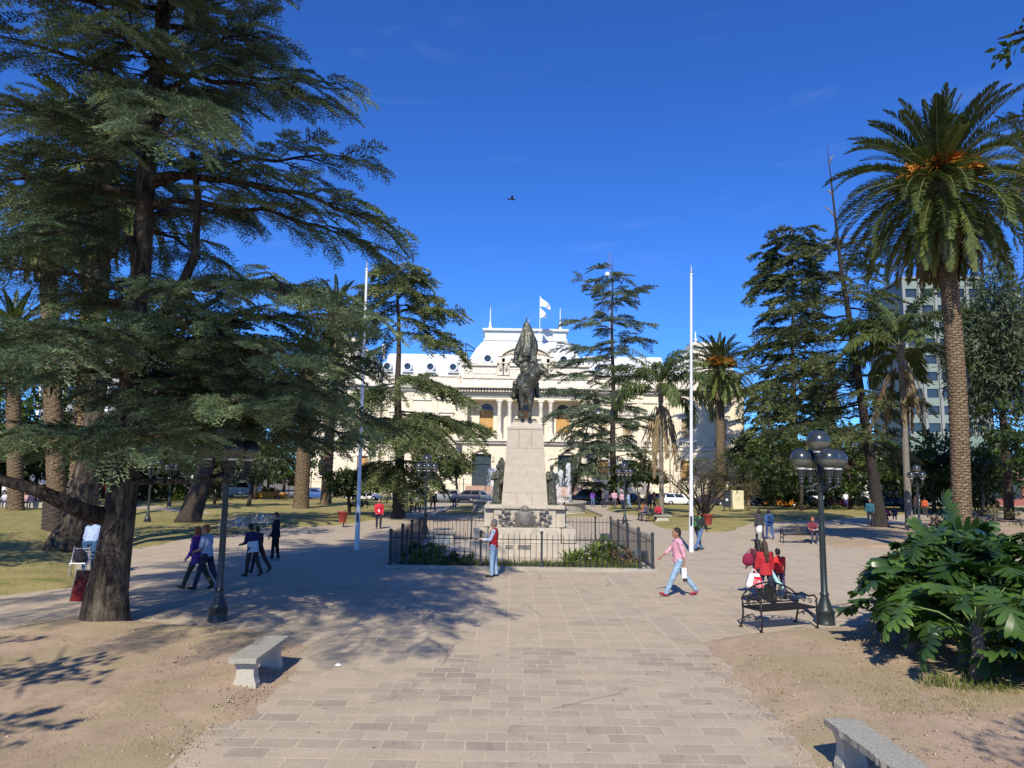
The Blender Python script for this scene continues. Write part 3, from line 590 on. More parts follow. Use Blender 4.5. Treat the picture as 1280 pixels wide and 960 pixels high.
block('pale_building', 'pale low building half hidden by trees at far left', -190, 20, 104, 8.5, 8, 2, M_WB, M_HOT2, 0, 8)
# distant mast behind the tall cedar
mz = P(762, 315, 150); o = thing('radio_mast', 'slim red and white mast above the tall cedar', 'mast', (mz.x, 150, 0)); m = MB(); m.tube([(0, 0, 0), (0, 0, mz.z-4)], [.2, .05], 6); m.build('pole', mat('grey_mast', (.35, .35, .37), .6), o); m = MB(); m.tube([(0, 0, mz.z-4), (0, 0, mz.z)], .06, 6); m.build('tip', M_RB, o); m = MB(); m.ell((-.5, 0, mz.z-5), (.5, .4, .6)); m.build('dish', M_WHITE, o, True)
# ================================================================ monument, railing, fountain
M_GRAN = mat('monument_granite', (.46, .40, .325), .85, var=.10, scale=5, bump=.15, bscale=50)
M_GRAN2 = mat('weathered_granite', (.50, .44, .35), .88, var=.14, scale=3, bump=.2, bscale=40, dirt=(.36, .32, .26))
M_BRZ = mat('verdigris_bronze', (.105, .105, .082), .45, metal=.35, var=.45, scale=6, bump=.8, bscale=9, dirt=(.022, .028, .022))  # dark mottling over the patina puts recess shade into the colour
M_BRZ2 = mat('dull_bronze', (.19, .175, .16), .6, metal=.35, var=.3, scale=7)
M_JOINT = mat('stone_joint', (.24, .2, .16), .9)
YM = 28.6
XM = P(655, 650, YM).x
mon = thing('monument_pedestal', 'tapering granite pedestal with bronze coat of arms inside the railing', 'monument', (XM, YM, 0))
def zm(py, y): return P(655, py, y).z
def frustum(mb_, hw0, hd0, hw1, hd1, z0, z1): mb_.loft([[(-hw0, -hd0, z0), (hw0, -hd0, z0), (hw0, hd0, z0), (-hw0, hd0, z0)], [(-hw1, -hd1, z1), (hw1, -hd1, z1), (hw1, hd1, z1), (-hw1, hd1, z1)]])
zA = zm(680, 26.6); zB_ = zm(660, 26.8); zC = zm(631.5, 27.3); zD = zm(616, 27.7); zE = zm(560, 27.75); zF = zm(536.6, 27.8); zG = zm(525.5, 28)
sc = 27.6/FPX
m = MB(); m.box(-2.9, 2.9, -2.6, 2.6, 0, .16, .02); m.box(-2.0, 2.0, -2.05, 2.05, .16, zA, .015); m.build('plinth', M_GRAN, mon)
m = MB(); m.box(-1.32, 1.32, -1.85, 1.85, zA, zB_, .03)
for s_ in (-1, 1): m.box(s_*1.62-.26, s_*1.62+.26, -1.7, 1.7, zA+.02, zB_-.03, .03)
m.box(-1.9, 1.9, -1.5, 1.5, zA, zB_-.1); m.build('lower_block', M_GRAN2, mon)
m = MB(); m.box(-1.16, 1.16, -1.42, 1.42, zB_, zC-.14, .02)
for s_ in (-1, 1): m.box(s_*1.34-.17, s_*1.34+.17, -1.3, 1.3, zB_, zC-.16, .02)
m.box(-1.5, 1.5, -1.5, 1.5, zC-.14, zC, .03); m.build('base_block', M_GRAN2, mon)
m = MB(); frustum(m, .875, .875, .855, .855, zC, zD-.01); frustum(m, .845, .845, .735, .735, zD, zE-.012); frustum(m, .725, .725, .69, .69, zE, zF-.01); shaft = m.build('shaft', M_GRAN, mon)
m = MB(); m.box(-.70, .70, -.70, .70, zF, zF+.09, .015); frustum(m, .66, .66, .47, .47, zF+.09, zG-.03); m.box(-.5, .5, -.5, .5, zG-.03, zG+.0, .008); m.build('cap', M_GRAN, mon)
m = MB(); m.box(-.84, .84, -.84, .84, zD-.012, zD+.002); m.box(-.728, .728, -.728, .728, zE-.014, zE+.002); m.box(-.683, .683, -.683, .683, zF-.012, zF+.002)
for x in (-.24, .24): m.box(x-.006, x+.006, -.731, -.6, zE+.01, zF-.015)
for x in (-.3, .28): m.box(x-.006, x+.006, -.884, -.7, zC+.01, zD-.012)
m.build('joint', M_JOINT, mon)
def text_mesh(s_, size, m_, parent, mtx, ext=.004, name='lettering'):
    cu = D.curves.new('t', 'FONT'); cu.body = s_; cu.size = size; cu.align_x = 'CENTER'; cu.extrude = ext
    o = D.objects.new('t', cu); COL.objects.link(o); dg = bpy.context.evaluated_depsgraph_get(); me = D.meshes.new_from_object(o.evaluated_get(dg)); D.objects.remove(o); D.curves.remove(cu)
    me.materials.clear(); me.materials.append(m_); q = link(name, me, parent); q.matrix_local = mtx; return q
M_LET = mat('pale_letters', (.545, .48, .385), .85, var=.05)
tilt = math.atan((.845-.735)/(zE-zD))
for s_, py, sz in (('MANUEL', 581.5, .27), ('BELGRANO', 591, .30)):
    z = zm(py, 27.78); yy = -(.845-(z-zD)*math.tan(tilt))-.004
    text_mesh(s_, sz, M_LET, mon, Matrix.Translation((0, yy, z)) @ Matrix.Rotation(-tilt, 4, 'X') @ Matrix.Rotation(PI/2, 4, 'X') @ Matrix.Scale(.94, 4, (1, 0, 0)), .006)
m = MB(); m.box(-.7, -.43, -2.07, -2.045, zA-.17, zA-.04); m.box(-.25, .22, -2.07, -2.045, zA-.18, zA-.03); m.build('plaque', M_BRZ2, mon)
# coat of arms with laurel branches
zc = zm(648.5, 27.2); m = MB(); yy = -1.52
m.ell((0, yy, zc), (.34, .12, .36)); m.ell((0, yy-.1, zc+.02), (.23, .06, .27)); m.ell((0, yy-.03, zc+.36), (.15, .1, .13))
for k_ in range(22):
    a = 2*PI*k_/22; L = .40+.05*(k_ % 2); m.cap((.28*math.cos(a), yy+.02, zc+.28*math.sin(a)), .055, (L*math.cos(a), yy-.0, zc+L*math.sin(a)), .02, 6)
for s_ in (-1, 1):
    m.cap((-.05*s_, yy, zc-.42), .04, (s_*.5, yy, zc-.36), .035, 6); m.cap((s_*.5, yy, zc-.36), .035, (s_*.88, yy+.02, zc-.06 if s_ > 0 else zc+.1), .02, 6)
    m.cap((s_*.38, yy, zc-.25), .03, (s_*.78, yy, zc+.28), .02, 6)
    for (x, z) in ((.55, -.12), (.62, .08), (.70, .22), (.80, .33), (.66, -.28), (.82, -.2), (.9, -.05), (.92, .12), (.6, .25), (.74, .02), (.5, -.38), (.7, -.42)):
        a = random.uniform(-.6, .9); m.ell((s_*x, yy-.02, zc+z), (.10, .035, .05), Matrix.Rotation(-s_*a, 3, 'Y'), 8, 5)
tag(m.build('coat_of_arms', M_BRZ2, mon, True), 'dull bronze sunburst shield between two laurel branches')

# ---- equestrian statue
eq = thing('equestrian_statue', 'dark bronze rider raising a tall furled flag on a standing horse', 'statue', (XM, YM, zG))
m = MB(); m.box(-.44, .44, -.46, .46, .0, .085, .01); m.build('base', M_BRZ, eq)
h0 = .085; m = MB()
zt = lambda py: zm(py, 28.2)-zG
# horse: facing -y; barrel, rump, chest, neck turned to +x
m.ell((0.0, .05, 1.22), (.33, .78, .36)); m.ell((0, .62, 1.27), (.35, .36, .38)); m.ell((.02, -.55, 1.24), (.30, .34, .40)); m.ell((.02, -.70, 1.2), (.17, .14, .26))
m.chain([(.06, -.56, 1.36), (.28, -.80, 1.68), (.48, -.92, 1.93)], [.31, .285, .22]); m.chain([(.06, -.5, 1.5), (.24, -.66, 1.90), (.44, -.82, 2.11)], [.18, .15, .12]); m.cap((-.13, -.66, 1.42), .12, (-.15, -.62, 1.02), .12, 8); m.cap((.17, -.68, 1.36), .12, (.17, -.64, 1.0), .12, 8)
m.chain([(.52, -.96, 2.0), (.68, -1.06, 1.86), (.82, -1.12, 1.70)], [.205, .165, .105]); m.ell((.86, -1.13, 1.68), (.105, .1, .09))
m.cap((.43, -.92, 2.12), .05, (.41, -.94, 2.28), .012); m.cap((.57, -.86, 2.12), .05, (.60, -.86, 2.27), .012)
for x, y0, dx in ((-.16, -.58, .02), (.17, -.62, -.02)):
    m.chain([(x, y0, 1.05), (x+dx, y0-.03, .62), (x+dx, y0, .30), (x+dx, y0-.02, .18), (x+dx, y0-.07, h0+.04)], [.15, .095, .06, .062, .085]); m.ell((x+dx, y0-.08, h0+.06), (.095, .11, .07))
for x, y0 in ((-.19, .66), (.19, .50)):
    m.chain([(x, y0, 1.18), (x, y0-.05, .92), (x, y0+.12, .60), (x, y0+.06, .30), (x, y0+.04, .2), (x, y0-.02, h0+.05)], [.24, .17, .085, .058, .06, .085]); m.ell((x, y0-.03, h0+.06), (.09, .11, .07))
m.chain([(0, .95, 1.4), (-.06, 1.08, 1.1), (-.05, 1.1, .6)], [.08, .11, .05])
for k_ in range(7):                                     # mane
    u = k_/6; m.ell((.0+.42*u, -.46-.3*u, 1.66+.50*u), (.09+.02*(k_%2), .11, .13))
wrinkle(blob('horse', m, M_BRZ, eq, .022, 2), .012, 5, (9, 9, 7))
m = MB(); m.tube([(.72, -1.2, 1.75), (.55, -1.0, 1.6), (.2, -.4, 1.62)], .02, 6); m.tube([(.66, -1.22, 1.86), (.52, -1.15, 1.95), (.40, -1.1, 2.14)], .025, 6); m.tube([(-.29, -.5, 1.35), (0, -.92, 1.3), (.29, -.5, 1.35)], .03, 6)
m.build('bridle', M_BRZ, eq, True)
m = MB(); m.box(-.34, .34, -.15, .5, 1.52, 1.6, .03); m.loft([[(x*1.0, y, z) for x, y in ((-.36, -.2), (.36, -.2), (.36, .55), (-.36, .55))] for z in (1.3, 1.56)]); m.build('saddle_cloth', M_BRZ, eq)
m = MB()                                             # rider
m.ell((0, .12, 1.68), (.24, .22, .2)); m.loft([[(rx*math.cos(a)+cx, .1+cy+ry*math.sin(a), z) for a in [2*PI*i/14 for i in range(14)]] for z, rx, ry, cx, cy in ((1.6, .22, .19, 0, 0), (1.85, .2, .16, .0, 0), (2.05, .23, .17, .0, -.02), (2.24, .27, .16, 0, -.02), (2.36, .2, .13, 0, 0), (2.42, .08, .09, 0, 0))])
m.cap((0, .08, 2.38), .075, (0, .05, 2.5), .07); m.ell((.0, .03, 2.58), (.095, .115, .135)); m.ell((0, -.09, 2.57), (.02, .03, .03))
for s_ in (-1, 1):
    m.chain([(s_*.15, .08, 1.66), (s_*.42, -.18, 1.50), (s_*.46, -.08, 1.05), (s_*.47, -.22, .98)], [.15, .12, .085, .07]); m.cap((s_*.46, -.06, 1.02), .085, (s_*.46, -.1, 1.3), .11)
m.chain([(-.25, .08, 2.28), (-.42, .06, 2.42), (-.40, .06, 2.76)], [.105, .085, .06]); m.ell((-.39, .05, 2.82), (.07, .06, .075))
m.chain([(.26, .06, 2.28), (.36, -.02, 2.02), (.24, -.28, 1.82)], [.10, .08, .06]); m.ell((.23, -.32, 1.8), .06)
for s_ in (-1, 1): m.cap((s_*.46, -.02, 1.0), .05, (s_*.62, .25, 1.02), .03)
m.chain([(-.2, .3, 1.85), (-.34, .5, 1.5), (-.46, .55, 1.05)], [.13, .16, .14]); m.chain([(.2, .3, 1.85), (.33, .5, 1.5), (.42, .52, 1.15)], [.13, .15, .12])
wrinkle(blob('rider', m, M_BRZ, eq, .02, 2), .018, 6, (14, 14, 9))
m = MB(); m.lathe([(.17, 0), (.15, .04), (.11, .05), (.1, .15), (.02, .17)], (0, .03, 2.65), 14); m.tube([(-.18, .03, 2.68), (0, .0, 2.74), (.18, .03, 2.68)], .045, 8, True, .5); m.build('bicorne_hat', M_BRZ, eq, True)
ztop = zm(398, 28.6)-zG
m = MB(); m.tube([(-.42, .1, 2.3), (-.18, .2, 3.2), (0, .24, ztop+.02)], .025, 8); m.cap((0, .24, ztop), .035, (.01, .24, ztop+.12), .008, 8); m.build('flagstaff', M_BRZ, eq, True)
rings = []; n = 44
for i in range(15):
    u = i/14; z = ztop-.05-u*1.75; wx = .03+.47*u**.62*(1.0-.14*u); wy = .03+.22*u**.8; cx = .0+.04*math.sin(u*4)
    ring = []
    for j in range(n):
        a = 2*PI*j/n; f = 1+.26*min(1, u*2.5)*math.sin(5*a+4.6*u+1.4*math.sin(a*2))+.12*min(1, u*2)*math.sin(11*a-6*u)
        ring.append((cx+wx*f*math.cos(a), .27+wy*f*math.sin(a), z+.07*math.sin(3*a+u*6)*u))
    rings.append(ring)
m = MB(); m.loft(rings); m.build('flag', M_BRZ, eq, True)

# ---- standing bronze figures on the ledge at both sides
def side_figure(px, label, s_, wing):
    q = P(px, 629, YM-.5); o = thing('bronze_figure', label, 'statue', (q.x, YM-.45, zC), 0)
    m = MB(); m.box(-.3, .3, -.26, .26, 0, .06); m.build('base', M_BRZ, o)
    m = MB(); n = 16
    m.loft([[(rx*(1+.09*math.sin(5*a+z*3))*math.cos(a)+cx, ry*(1+.09*math.sin(5*a+z*3))*math.sin(a), z) for a in [2*PI*i/n for i in range(n)]] for z, rx, ry, cx in ((.05, .24, .2, 0), (.4, .21, .18, .0), (.8, .18, .16, .01*s_), (1.0, .19, .16, .02*s_), (1.25, .21, .15, .03*s_), (1.36, .12, .1, .03*s_), (1.42, .06, .06, .03*s_))])
    m.ell((.02*s_, -.03, 1.54), (.09, .1, .125)); m.cap((.03*s_, 0, 1.4), .06, (.02*s_, -.02, 1.5), .055)
    m.chain([(-.19, 0, 1.28), (-.24, -.1, 1.02), (-.02, -.24, 1.1)], [.08, .065, .045]); m.chain([(.21, 0, 1.28), (.28, -.06, 1.0), (.16, -.22, .85)], [.08, .065, .045])
    wrinkle(blob('body', m, M_BRZ, o, .022, 1), .02, 7, (16, 16, 3)); o.scale = (.86, .86, .92)
    m = MB()
    if wing: m.loft([[(x, y, z) for x, y in ((.18-w_, .12), (.18+w_, .12), (.18+w_, .24), (.18-w_, .24))] for z, w_ in ((.1, .16), (1.2, .2), (1.75, .16), (1.95, .05))]); m.build('wing', M_BRZ, o)
    else: m.chain([(-.05, .1, .3), (-.2, .12, .9), (-.18, .05, 1.3)], [.2, .19, .1]); blob('drapery', m, M_BRZ, o, .03, 2)
    return o
side_figure(621, 'dark bronze robed figure with tall wing left of the pedestal', 1, True)
side_figure(690, 'dark bronze draped figure right of the pedestal', -1, False)

# ---- railing round the monument
YR0, YR1, XR0, XR1 = 24.25, 34.3, -3.93, 4.72
M_RAIL = mat('railing_iron', (.045, .05, .055), .5, metal=.4, var=.3)
ra = thing('iron_railing', 'low black iron railing enclosing the monument garden', 'railing', ((XR0+XR1)/2, (YR0+YR1)/2, 0))
ox, oy = (XR0+XR1)/2, (YR0+YR1)/2
m = MB()
for (x0, x1, y0, y1) in ((XR0-.12, XR1+.12, YR0-.12, YR0+.12), (XR0-.12, XR1+.12, YR1-.12, YR1+.12), (XR0-.12, XR0+.12, YR0+.12, YR1-.12), (XR1-.12, XR1+.12, YR0+.12, YR1-.12)): m.box(x0-ox, x1-ox, y0-oy, y1-oy, 0, .10)
tag(m.build('kerb', M_KERB, ra), 'low stone kerb under the bars')
def panel(ax, ay, bx, by):
    a = Vector((ax-ox, ay-oy, 0)); b = Vector((bx-ox, by-oy, 0)); L = (b-a).length; u = (b-a)/L; m = MB(); nn = int(L/.172)
    for z, r in ((.2, .014), (.98, .014)): m.tube([a+Vector((0, 0, z)), b+Vector((0, 0, z))], r, 4)
    for i in range(1, nn):
        p = a+u*(L*i/nn); top = 1.13 if i % 2 else 1.08; m.tube([p+Vector((0, 0, .09)), p+Vector((0, 0, top)), p+Vector((0, 0, top+.09))], [.0105, .0105, .002], 5)
    m.build('bar_panel', M_RAIL, ra)
def rpost(x, y, s_=1.0):
    m = MB(); m.box(x-ox-.035*s_, x-ox+.035*s_, y-oy-.035*s_, y-oy+.035*s_, .09, 1.17); m.ell((x-ox, y-oy, 1.21), .055*s_, None, 8, 6); m.box(x-ox-.06, x-ox+.06, y-oy-.06, y-oy+.06, .1, .2); m.build('post', M_RAIL, ra)
fx = [XR0, XR0+.55, -.95, 1.06, XR1-.42, XR1]
for a, b in zip(fx[:-1], fx[1:]): panel(a, YR0, b, YR0)
bxs = [XR0, -1.8, .4, 2.6, 4.0, XR1]
for a, b in zip(bxs[:-1], bxs[1:]): panel(a, YR1, b, YR1)
sy = [YR0, 26.9, 29.4, 31.9, YR1]
for x in (XR0, XR1):
    for a, b in zip(sy[:-1], sy[1:]): panel(x, a, x, b)
    for y in sy: rpost(x, y, 1.2)
for x in fx[1:-1]: rpost(x, YR0)
for x in bxs[1:-1]: rpost(x, YR1)
tag(sheet('garden_bed', XR0+.12, XR1-.12, YR0+.12, YR1-.12, .05, mat('garden_slab', (.40, .35, .28), .9, var=.15, scale=1.2)), 'stone floor inside the railing')
# floodlight housings in the garden corners
M_FLD = mat('grey_steel_box', (.10, .13, .16), .4, metal=.3, var=.15); M_FG = mat('frosted_glass', (.45, .52, .5), .15, var=.15, spec=.6)
def floodlight(px, py, w_, h_, label, rz, glassy):
    q = G(px, py, .05); o = thing('floodlight', label, 'floodlight', (q.x, q.y, .05), rz); m = MB()
    m.prism([(-w_/2, 0), (w_/2, 0), (w_/2*.9, h_), (-w_/2*.75, h_)], -.2, .2); m.build('housing', M_FLD if not glassy else M_GRAN, o)
    m = MB(); m.prism([(-w_*.42, .05), (w_*.42, .05), (w_*.36, h_-.05), (-w_*.34, h_-.05)], -.215, -.203); m.build('lens', M_FG if glassy else M_GLASSD, o)
    m = MB(); m.box(-w_*.5, w_*.5, -.22, .22, h_+.002, h_+.03); m.box(-.03, .03, .2, .25, 0, h_); m.build('visor', M_FLD, o)
floodlight(782, 703, .72, .36, 'grey steel floodlight box in the right railing corner', R(8), False)
floodlight(803, 702, .42, .34, 'smaller dark steel box beside the floodlight in the right corner', R(-6), False)
floodlight(556, 680, .9, .40, 'glazed floodlight behind the left railing corner', R(-12), True)
floodlight(757, 676, .5, .3, 'grey floodlight hidden among the garden plants', R(10), False)

# ---- fountain behind the monument
YFO = 64.0; XFO = P(660, 597, YFO).x+.1
fo = thing('fountain', 'round stone fountain basin with white jets behind the monument', 'fountain', (XFO, YFO, 0))
m = MB(); ro = 4.95; m.lathe([(ro, 0), (ro+.06, .1), (ro-.05, .16), (ro-.02, .85), (ro+.12, .92), (ro+.12, 1.04), (ro-.38, 1.04), (ro-.42, .3)], (0, 0, 0), 48, False); m.build('basin', M_GRAN2, fo, smooth='auto')
m = MB(); m.lathe([(0.01, .78), (ro-.4, .78)], (0, 0, 0), 40, False); m.build('water', mat('fountain_water', (.05, .08, .09), .05, var=.2, spec=.8), fo)
m = MB(); m.lathe([(.45, .3), (.35, 1.0), (.22, 1.3), (1.1, 1.6), (1.15, 1.7), (.1, 1.62)], (0, 0, 0), 20); m.build('bowl', M_GRAN2, fo, smooth='auto')
mj, tj, bj, newj, lkj = nt('water_spray'); S(bj, 'Base Color', (.9, .93, .96, 1)); S(bj, 'Roughness', .4); trj = newj('ShaderNodeBsdfTransparent'); mxj = newj('ShaderNodeMixShader'); S(mxj, 'Fac', .42); lkj(trj.outputs[0], mxj.inputs[1]); lkj(bj.outputs['BSDF'], mxj.inputs[2]); lkj(mxj.outputs[0], tj.nodes['Material Output'].inputs['Surface'])
def jet(x, y, h, spread, n, seed):
    r = np.random.default_rng(seed); V = []; F = []
    for k_ in range(n):
        a = r.uniform(0, 2*PI); v = r.uniform(.05, 1)**.7*spread; tt = r.uniform(0, 1); tp = 2*tt
        z = .8+h*r.uniform(.93, 1.0)*(1-(1-tp)**2); rad = v*tt+.02; s_ = r.uniform(.012, .035)*(1+tt); e = s_*r.uniform(1.5, 3.5)
        c = np.array([x+rad*math.cos(a), y+rad*math.sin(a), z]); b = len(V); th = r.uniform(0, PI)
        d = np.array([math.cos(th), math.sin(th), 0])*s_; V += [c-d, c+np.array([0, 0, -e]), c+d, c+np.array([0, 0, e])]; F.append([b, b+1, b+2, b+3])
    return np.array(V), np.array(F)
for (px, py, h, sp, n) in ((616, 585, 0, .75, 800), (697, 590, 0, .55, 550), (710.5, 579, 0, .30, 700), (701, 588, 0, .35, 350), (657, 570, 0, .5, 300)):
    x = P(px, py, YFO-.8).x-XFO; V, F = jet(x, -.8, P(px, py, YFO-.8).z-.8, sp, n, int(px)); big('jet', V, F, mj, fo)
# ================================================================ foliage library
def barkmat(name, c, dk, sc=9, zs=.22):
    m, t, b, new, lk = nt(name); co = new('ShaderNodeTexCoord'); mp_ = new('ShaderNodeMapping'); mp_.inputs['Scale'].default_value = (1, 1, zs); lk(co.outputs['Object'], mp_.inputs['Vector'])
    n = new('ShaderNodeTexNoise'); S(n, 'Scale', sc); S(n, 'Detail', 7); S(n, 'Roughness', .68); S(n, 'Distortion', .8); lk(mp_.outputs['Vector'], n.inputs['Vector'])
    r = new('ShaderNodeValToRGB'); r.color_ramp.elements[0].position = .40; r.color_ramp.elements[1].position = .66; r.color_ramp.elements[0].color = c4(dk); r.color_ramp.elements[1].color = c4(c); lk(n.outputs['Fac'], r.inputs['Fac'])
    n2 = new('ShaderNodeTexNoise'); S(n2, 'Scale', 1.3); S(n2, 'Detail', 4); lk(co.outputs['Object'], n2.inputs['Vector']); mr = new('ShaderNodeMapRange'); S(mr, 'From Min', .3); S(mr, 'From Max', .7); S(mr, 'To Min', .65); S(mr, 'To Max', 1.25); lk(n2.outputs['Fac'], mr.inputs['Value'])
    ml = new('ShaderNodeMix'); ml.data_type = 'RGBA'; ml.blend_type = 'MULTIPLY'; ml.inputs['Factor'].default_value = 1; lk(r.outputs['Color'], ml.inputs['A']); lk(mr.outputs[0], ml.inputs['B']); lk(ml.outputs['Result'], b.inputs['Base Color']); S(b, 'Roughness', .95); S(b, 'Specular IOR Level', .1)
    bp = new('ShaderNodeBump'); S(bp, 'Strength', 1.0); S(bp, 'Distance', .07); lk(n.outputs['Fac'], bp.inputs['Height']); lk(bp.outputs['Normal'], b.inputs['Normal']); return m
M_BARK = barkmat('cedar_bark', (.165, .135, .102), (.032, .026, .022))
M_BARKD = mat('dark_bark', (.055, .042, .034), .95, var=.4, scale=6, bump=.8, bscale=14)
M_BARKG = mat('grey_bark', (.19, .165, .135), .9, var=.3, scale=5, bump=.6, bscale=18)
M_CEDAR = leafmat('cedar_needles', (.012, .024, .012), (.29, .38, .18), .10, .6, .2)  # tint ramp paints the contrast of sunlit tips and dark recesses
M_CEDARB = leafmat('blue_cedar_needles', (.018, .034, .020), (.24, .30, .18), .12, .6, .2)
M_CEDARD = leafmat('dark_pine_needles', (.015, .028, .011), (.18, .21, .08), .14, .6, .2)
M_DEOD = leafmat('deodar_needles', (.018, .034, .013), (.26, .30, .12), .14, .6, .2)
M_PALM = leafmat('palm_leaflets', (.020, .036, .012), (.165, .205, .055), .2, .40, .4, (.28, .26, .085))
M_PALMD = leafmat('dead_palm_leaflets', (.10, .075, .045), (.34, .26, .15), .25, .8, .1)
M_QUEEN = leafmat('queen_palm_leaflets', (.035, .06, .02), (.17, .22, .07), .3, .4, .4)
M_BROAD = leafmat('broad_leaves', (.016, .035, .010), (.095, .14, .03), .3, .45, .35)
M_BROADL = leafmat('light_broad_leaves', (.04, .075, .012), (.20, .26, .04), .35, .45, .35)
M_GREV = leafmat('silky_leaves', (.03, .045, .018), (.20, .25, .13), .25, .45, .35)
M_TWIGL = leafmat('sparse_leaves', (.07, .07, .03), (.22, .20, .10), .3, .7, .1)
M_FRUIT = mat('orange_fruit_stalks', (.48, .20, .025), .7, var=.3, scale=4)
def trunkmat(name, c1, c2, cm, bw=.30, bh=.105):
    m, t, b, new, lk = nt(name); co = new('ShaderNodeTexCoord'); sx = new('ShaderNodeSeparateXYZ'); lk(co.outputs['Object'], sx.inputs[0])
    at_ = new('ShaderNodeMath'); at_.operation = 'ARCTAN2'; lk(sx.outputs['Y'], at_.inputs[0]); lk(sx.outputs['X'], at_.inputs[1])
    mu = new('ShaderNodeMath'); mu.operation = 'MULTIPLY'; mu.inputs[1].default_value = .5; lk(at_.outputs[0], mu.inputs[0])
    n0 = new('ShaderNodeTexNoise'); S(n0, 'Scale', 5); S(n0, 'Detail', 4); lk(co.outputs['Object'], n0.inputs['Vector'])
    ad = new('ShaderNodeMath'); ad.operation = 'MULTIPLY_ADD'; lk(n0.outputs['Fac'], ad.inputs[0]); ad.inputs[1].default_value = .22; lk(sx.outputs['Z'], ad.inputs[2])
    cx = new('ShaderNodeCombineXYZ'); lk(mu.outputs[0], cx.inputs['X']); lk(ad.outputs[0], cx.inputs['Y'])
    k = new('ShaderNodeTexBrick'); k.offset = .5; S(k, 'Scale', 1); S(k, 'Brick Width', bw); S(k, 'Row Height', bh); S(k, 'Mortar Size', .022); S(k, 'Mortar Smooth', 1.0); S(k, 'Color1', c4(c1)); S(k, 'Color2', c4(c2)); S(k, 'Mortar', c4(cm)); lk(cx.outputs[0], k.inputs['Vector'])
    n1 = new('ShaderNodeTexNoise'); S(n1, 'Scale', 14); S(n1, 'Detail', 5); lk(co.outputs['Object'], n1.inputs['Vector']); mr = new('ShaderNodeMapRange'); S(mr, 'From Min', .3); S(mr, 'From Max', .7); S(mr, 'To Min', .6); S(mr, 'To Max', 1.25); lk(n1.outputs['Fac'], mr.inputs['Value'])
    ml = new('ShaderNodeMix'); ml.data_type = 'RGBA'; ml.blend_type = 'MULTIPLY'; ml.inputs['Factor'].default_value = 1; lk(k.outputs['Color'], ml.inputs['A']); lk(mr.outputs[0], ml.inputs['B']); lk(ml.outputs['Result'], b.inputs['Base Color']); S(b, 'Roughness', .95); S(b, 'Specular IOR Level', .1)
    bp = new('ShaderNodeBump'); bp.invert = True; S(bp, 'Strength', .9); S(bp, 'Distance', .06); lk(k.outputs['Fac'], bp.inputs['Height']); lk(bp.outputs['Normal'], b.inputs['Normal']); return m
M_PTRUNK = trunkmat('palm_trunk', (.25, .18, .112), (.20, .142, .088), (.10, .07, .046))
M_PTRUNKD = trunkmat('dark_palm_trunk', (.17, .12, .08), (.12, .085, .055), (.035, .024, .017))

def nrm(a): return a/np.maximum(np.linalg.norm(a, axis=-1, keepdims=True), 1e-9)
def frames(d, up, roll=0):
    d = nrm(d); s_ = nrm(np.cross(up, d)); u = np.cross(d, s_); return np.stack([d, s_, u], -1)
class Foliage:
    def __init__(s): s.V = []; s.F = []; s.t = []; s.n = 0
    def put(s, tmpl, pos, rot, scale, tint, tj=None):
        tv, tf, tt = tmpl; k = len(pos)
        if k == 0: return
        sc_ = np.broadcast_to(np.asarray(scale, float), (k,))[:, None, None]
        V = np.einsum('kij,nj->kni', rot, tv)*sc_+pos[:, None, :]
        s.V.append(V.reshape(-1, 3)); s.F.append((tf[None]+(np.arange(k)*len(tv))[:, None, None]+s.n).reshape(-1, tf.shape[1])); s.n += k*len(tv)
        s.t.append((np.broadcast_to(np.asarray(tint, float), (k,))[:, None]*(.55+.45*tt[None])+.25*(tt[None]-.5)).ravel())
    def build(s, name, m, parent):
        return big(name, np.concatenate(s.V), np.concatenate(s.F), m, parent, np.clip(np.concatenate(s.t), 0, 1))
def spray_template(seed, nside=14, step=.055, L=.10, w=.022, tufts=2, spread=.46, droop=.22):
    """flat cedar spray along +x, unit long: a twig with side twigs, each covered with needle tufts"""
    r = np.random.default_rng(seed); V = []; F = []; T = []
    def tuft(p, d, tt):
        for _ in range(tufts):
            a = np.array([d[0]*.7+r.normal(0, .45), d[1]*.7+r.normal(0, .55), abs(r.normal(0, .55))*.9-.12]); a /= np.linalg.norm(a)
            sd = np.cross(a, r.normal(size=3)); sd /= np.linalg.norm(sd); l = L*r.uniform(.7, 1.3); b = len(V)
            V.extend([p-sd*w/2, p+sd*w/2, p+a*l]); F.append([b, b+1, b+2]); T.extend([tt*.7, tt*.7, tt])
    def zc(x): return -droop*x*x
    for x in np.arange(0.02, 1, step): tuft(np.array([x, 0, zc(x)]), np.array([1, 0, 0]), .45+.5*x)
    for i in range(nside):
        x = .06+.9*i/nside; sg = 1 if i % 2 else -1; l = spread*(1-.65*x)*r.uniform(.75, 1.2); an = R(r.uniform(42, 62))
        d = np.array([math.cos(an), sg*math.sin(an), 0])
        for q in np.arange(step, l, step): tuft(np.array([x, 0, zc(x)])+d*q+np.array([0, 0, -droop*.8*q*q/spread-.03*q]), d, .4+.55*min(1, x*.5+q/spread*.6))
    return np.array(V), np.array(F), np.array(T)
SPR_NEAR = [spray_template(k, 14, .052, .105, .034) for k in range(3)]
SPR_MID = [spray_template(10+k, 10, .085, .19, .068, 2) for k in range(3)]
SPR_FAR = [spray_template(20+k, 7, .14, .30, .13, 2) for k in range(3)]
def bez(a, b, c, t): return a*((1-t)**2)[:, None]+b*(2*(1-t)*t)[:, None]+c*(t*t)[:, None]
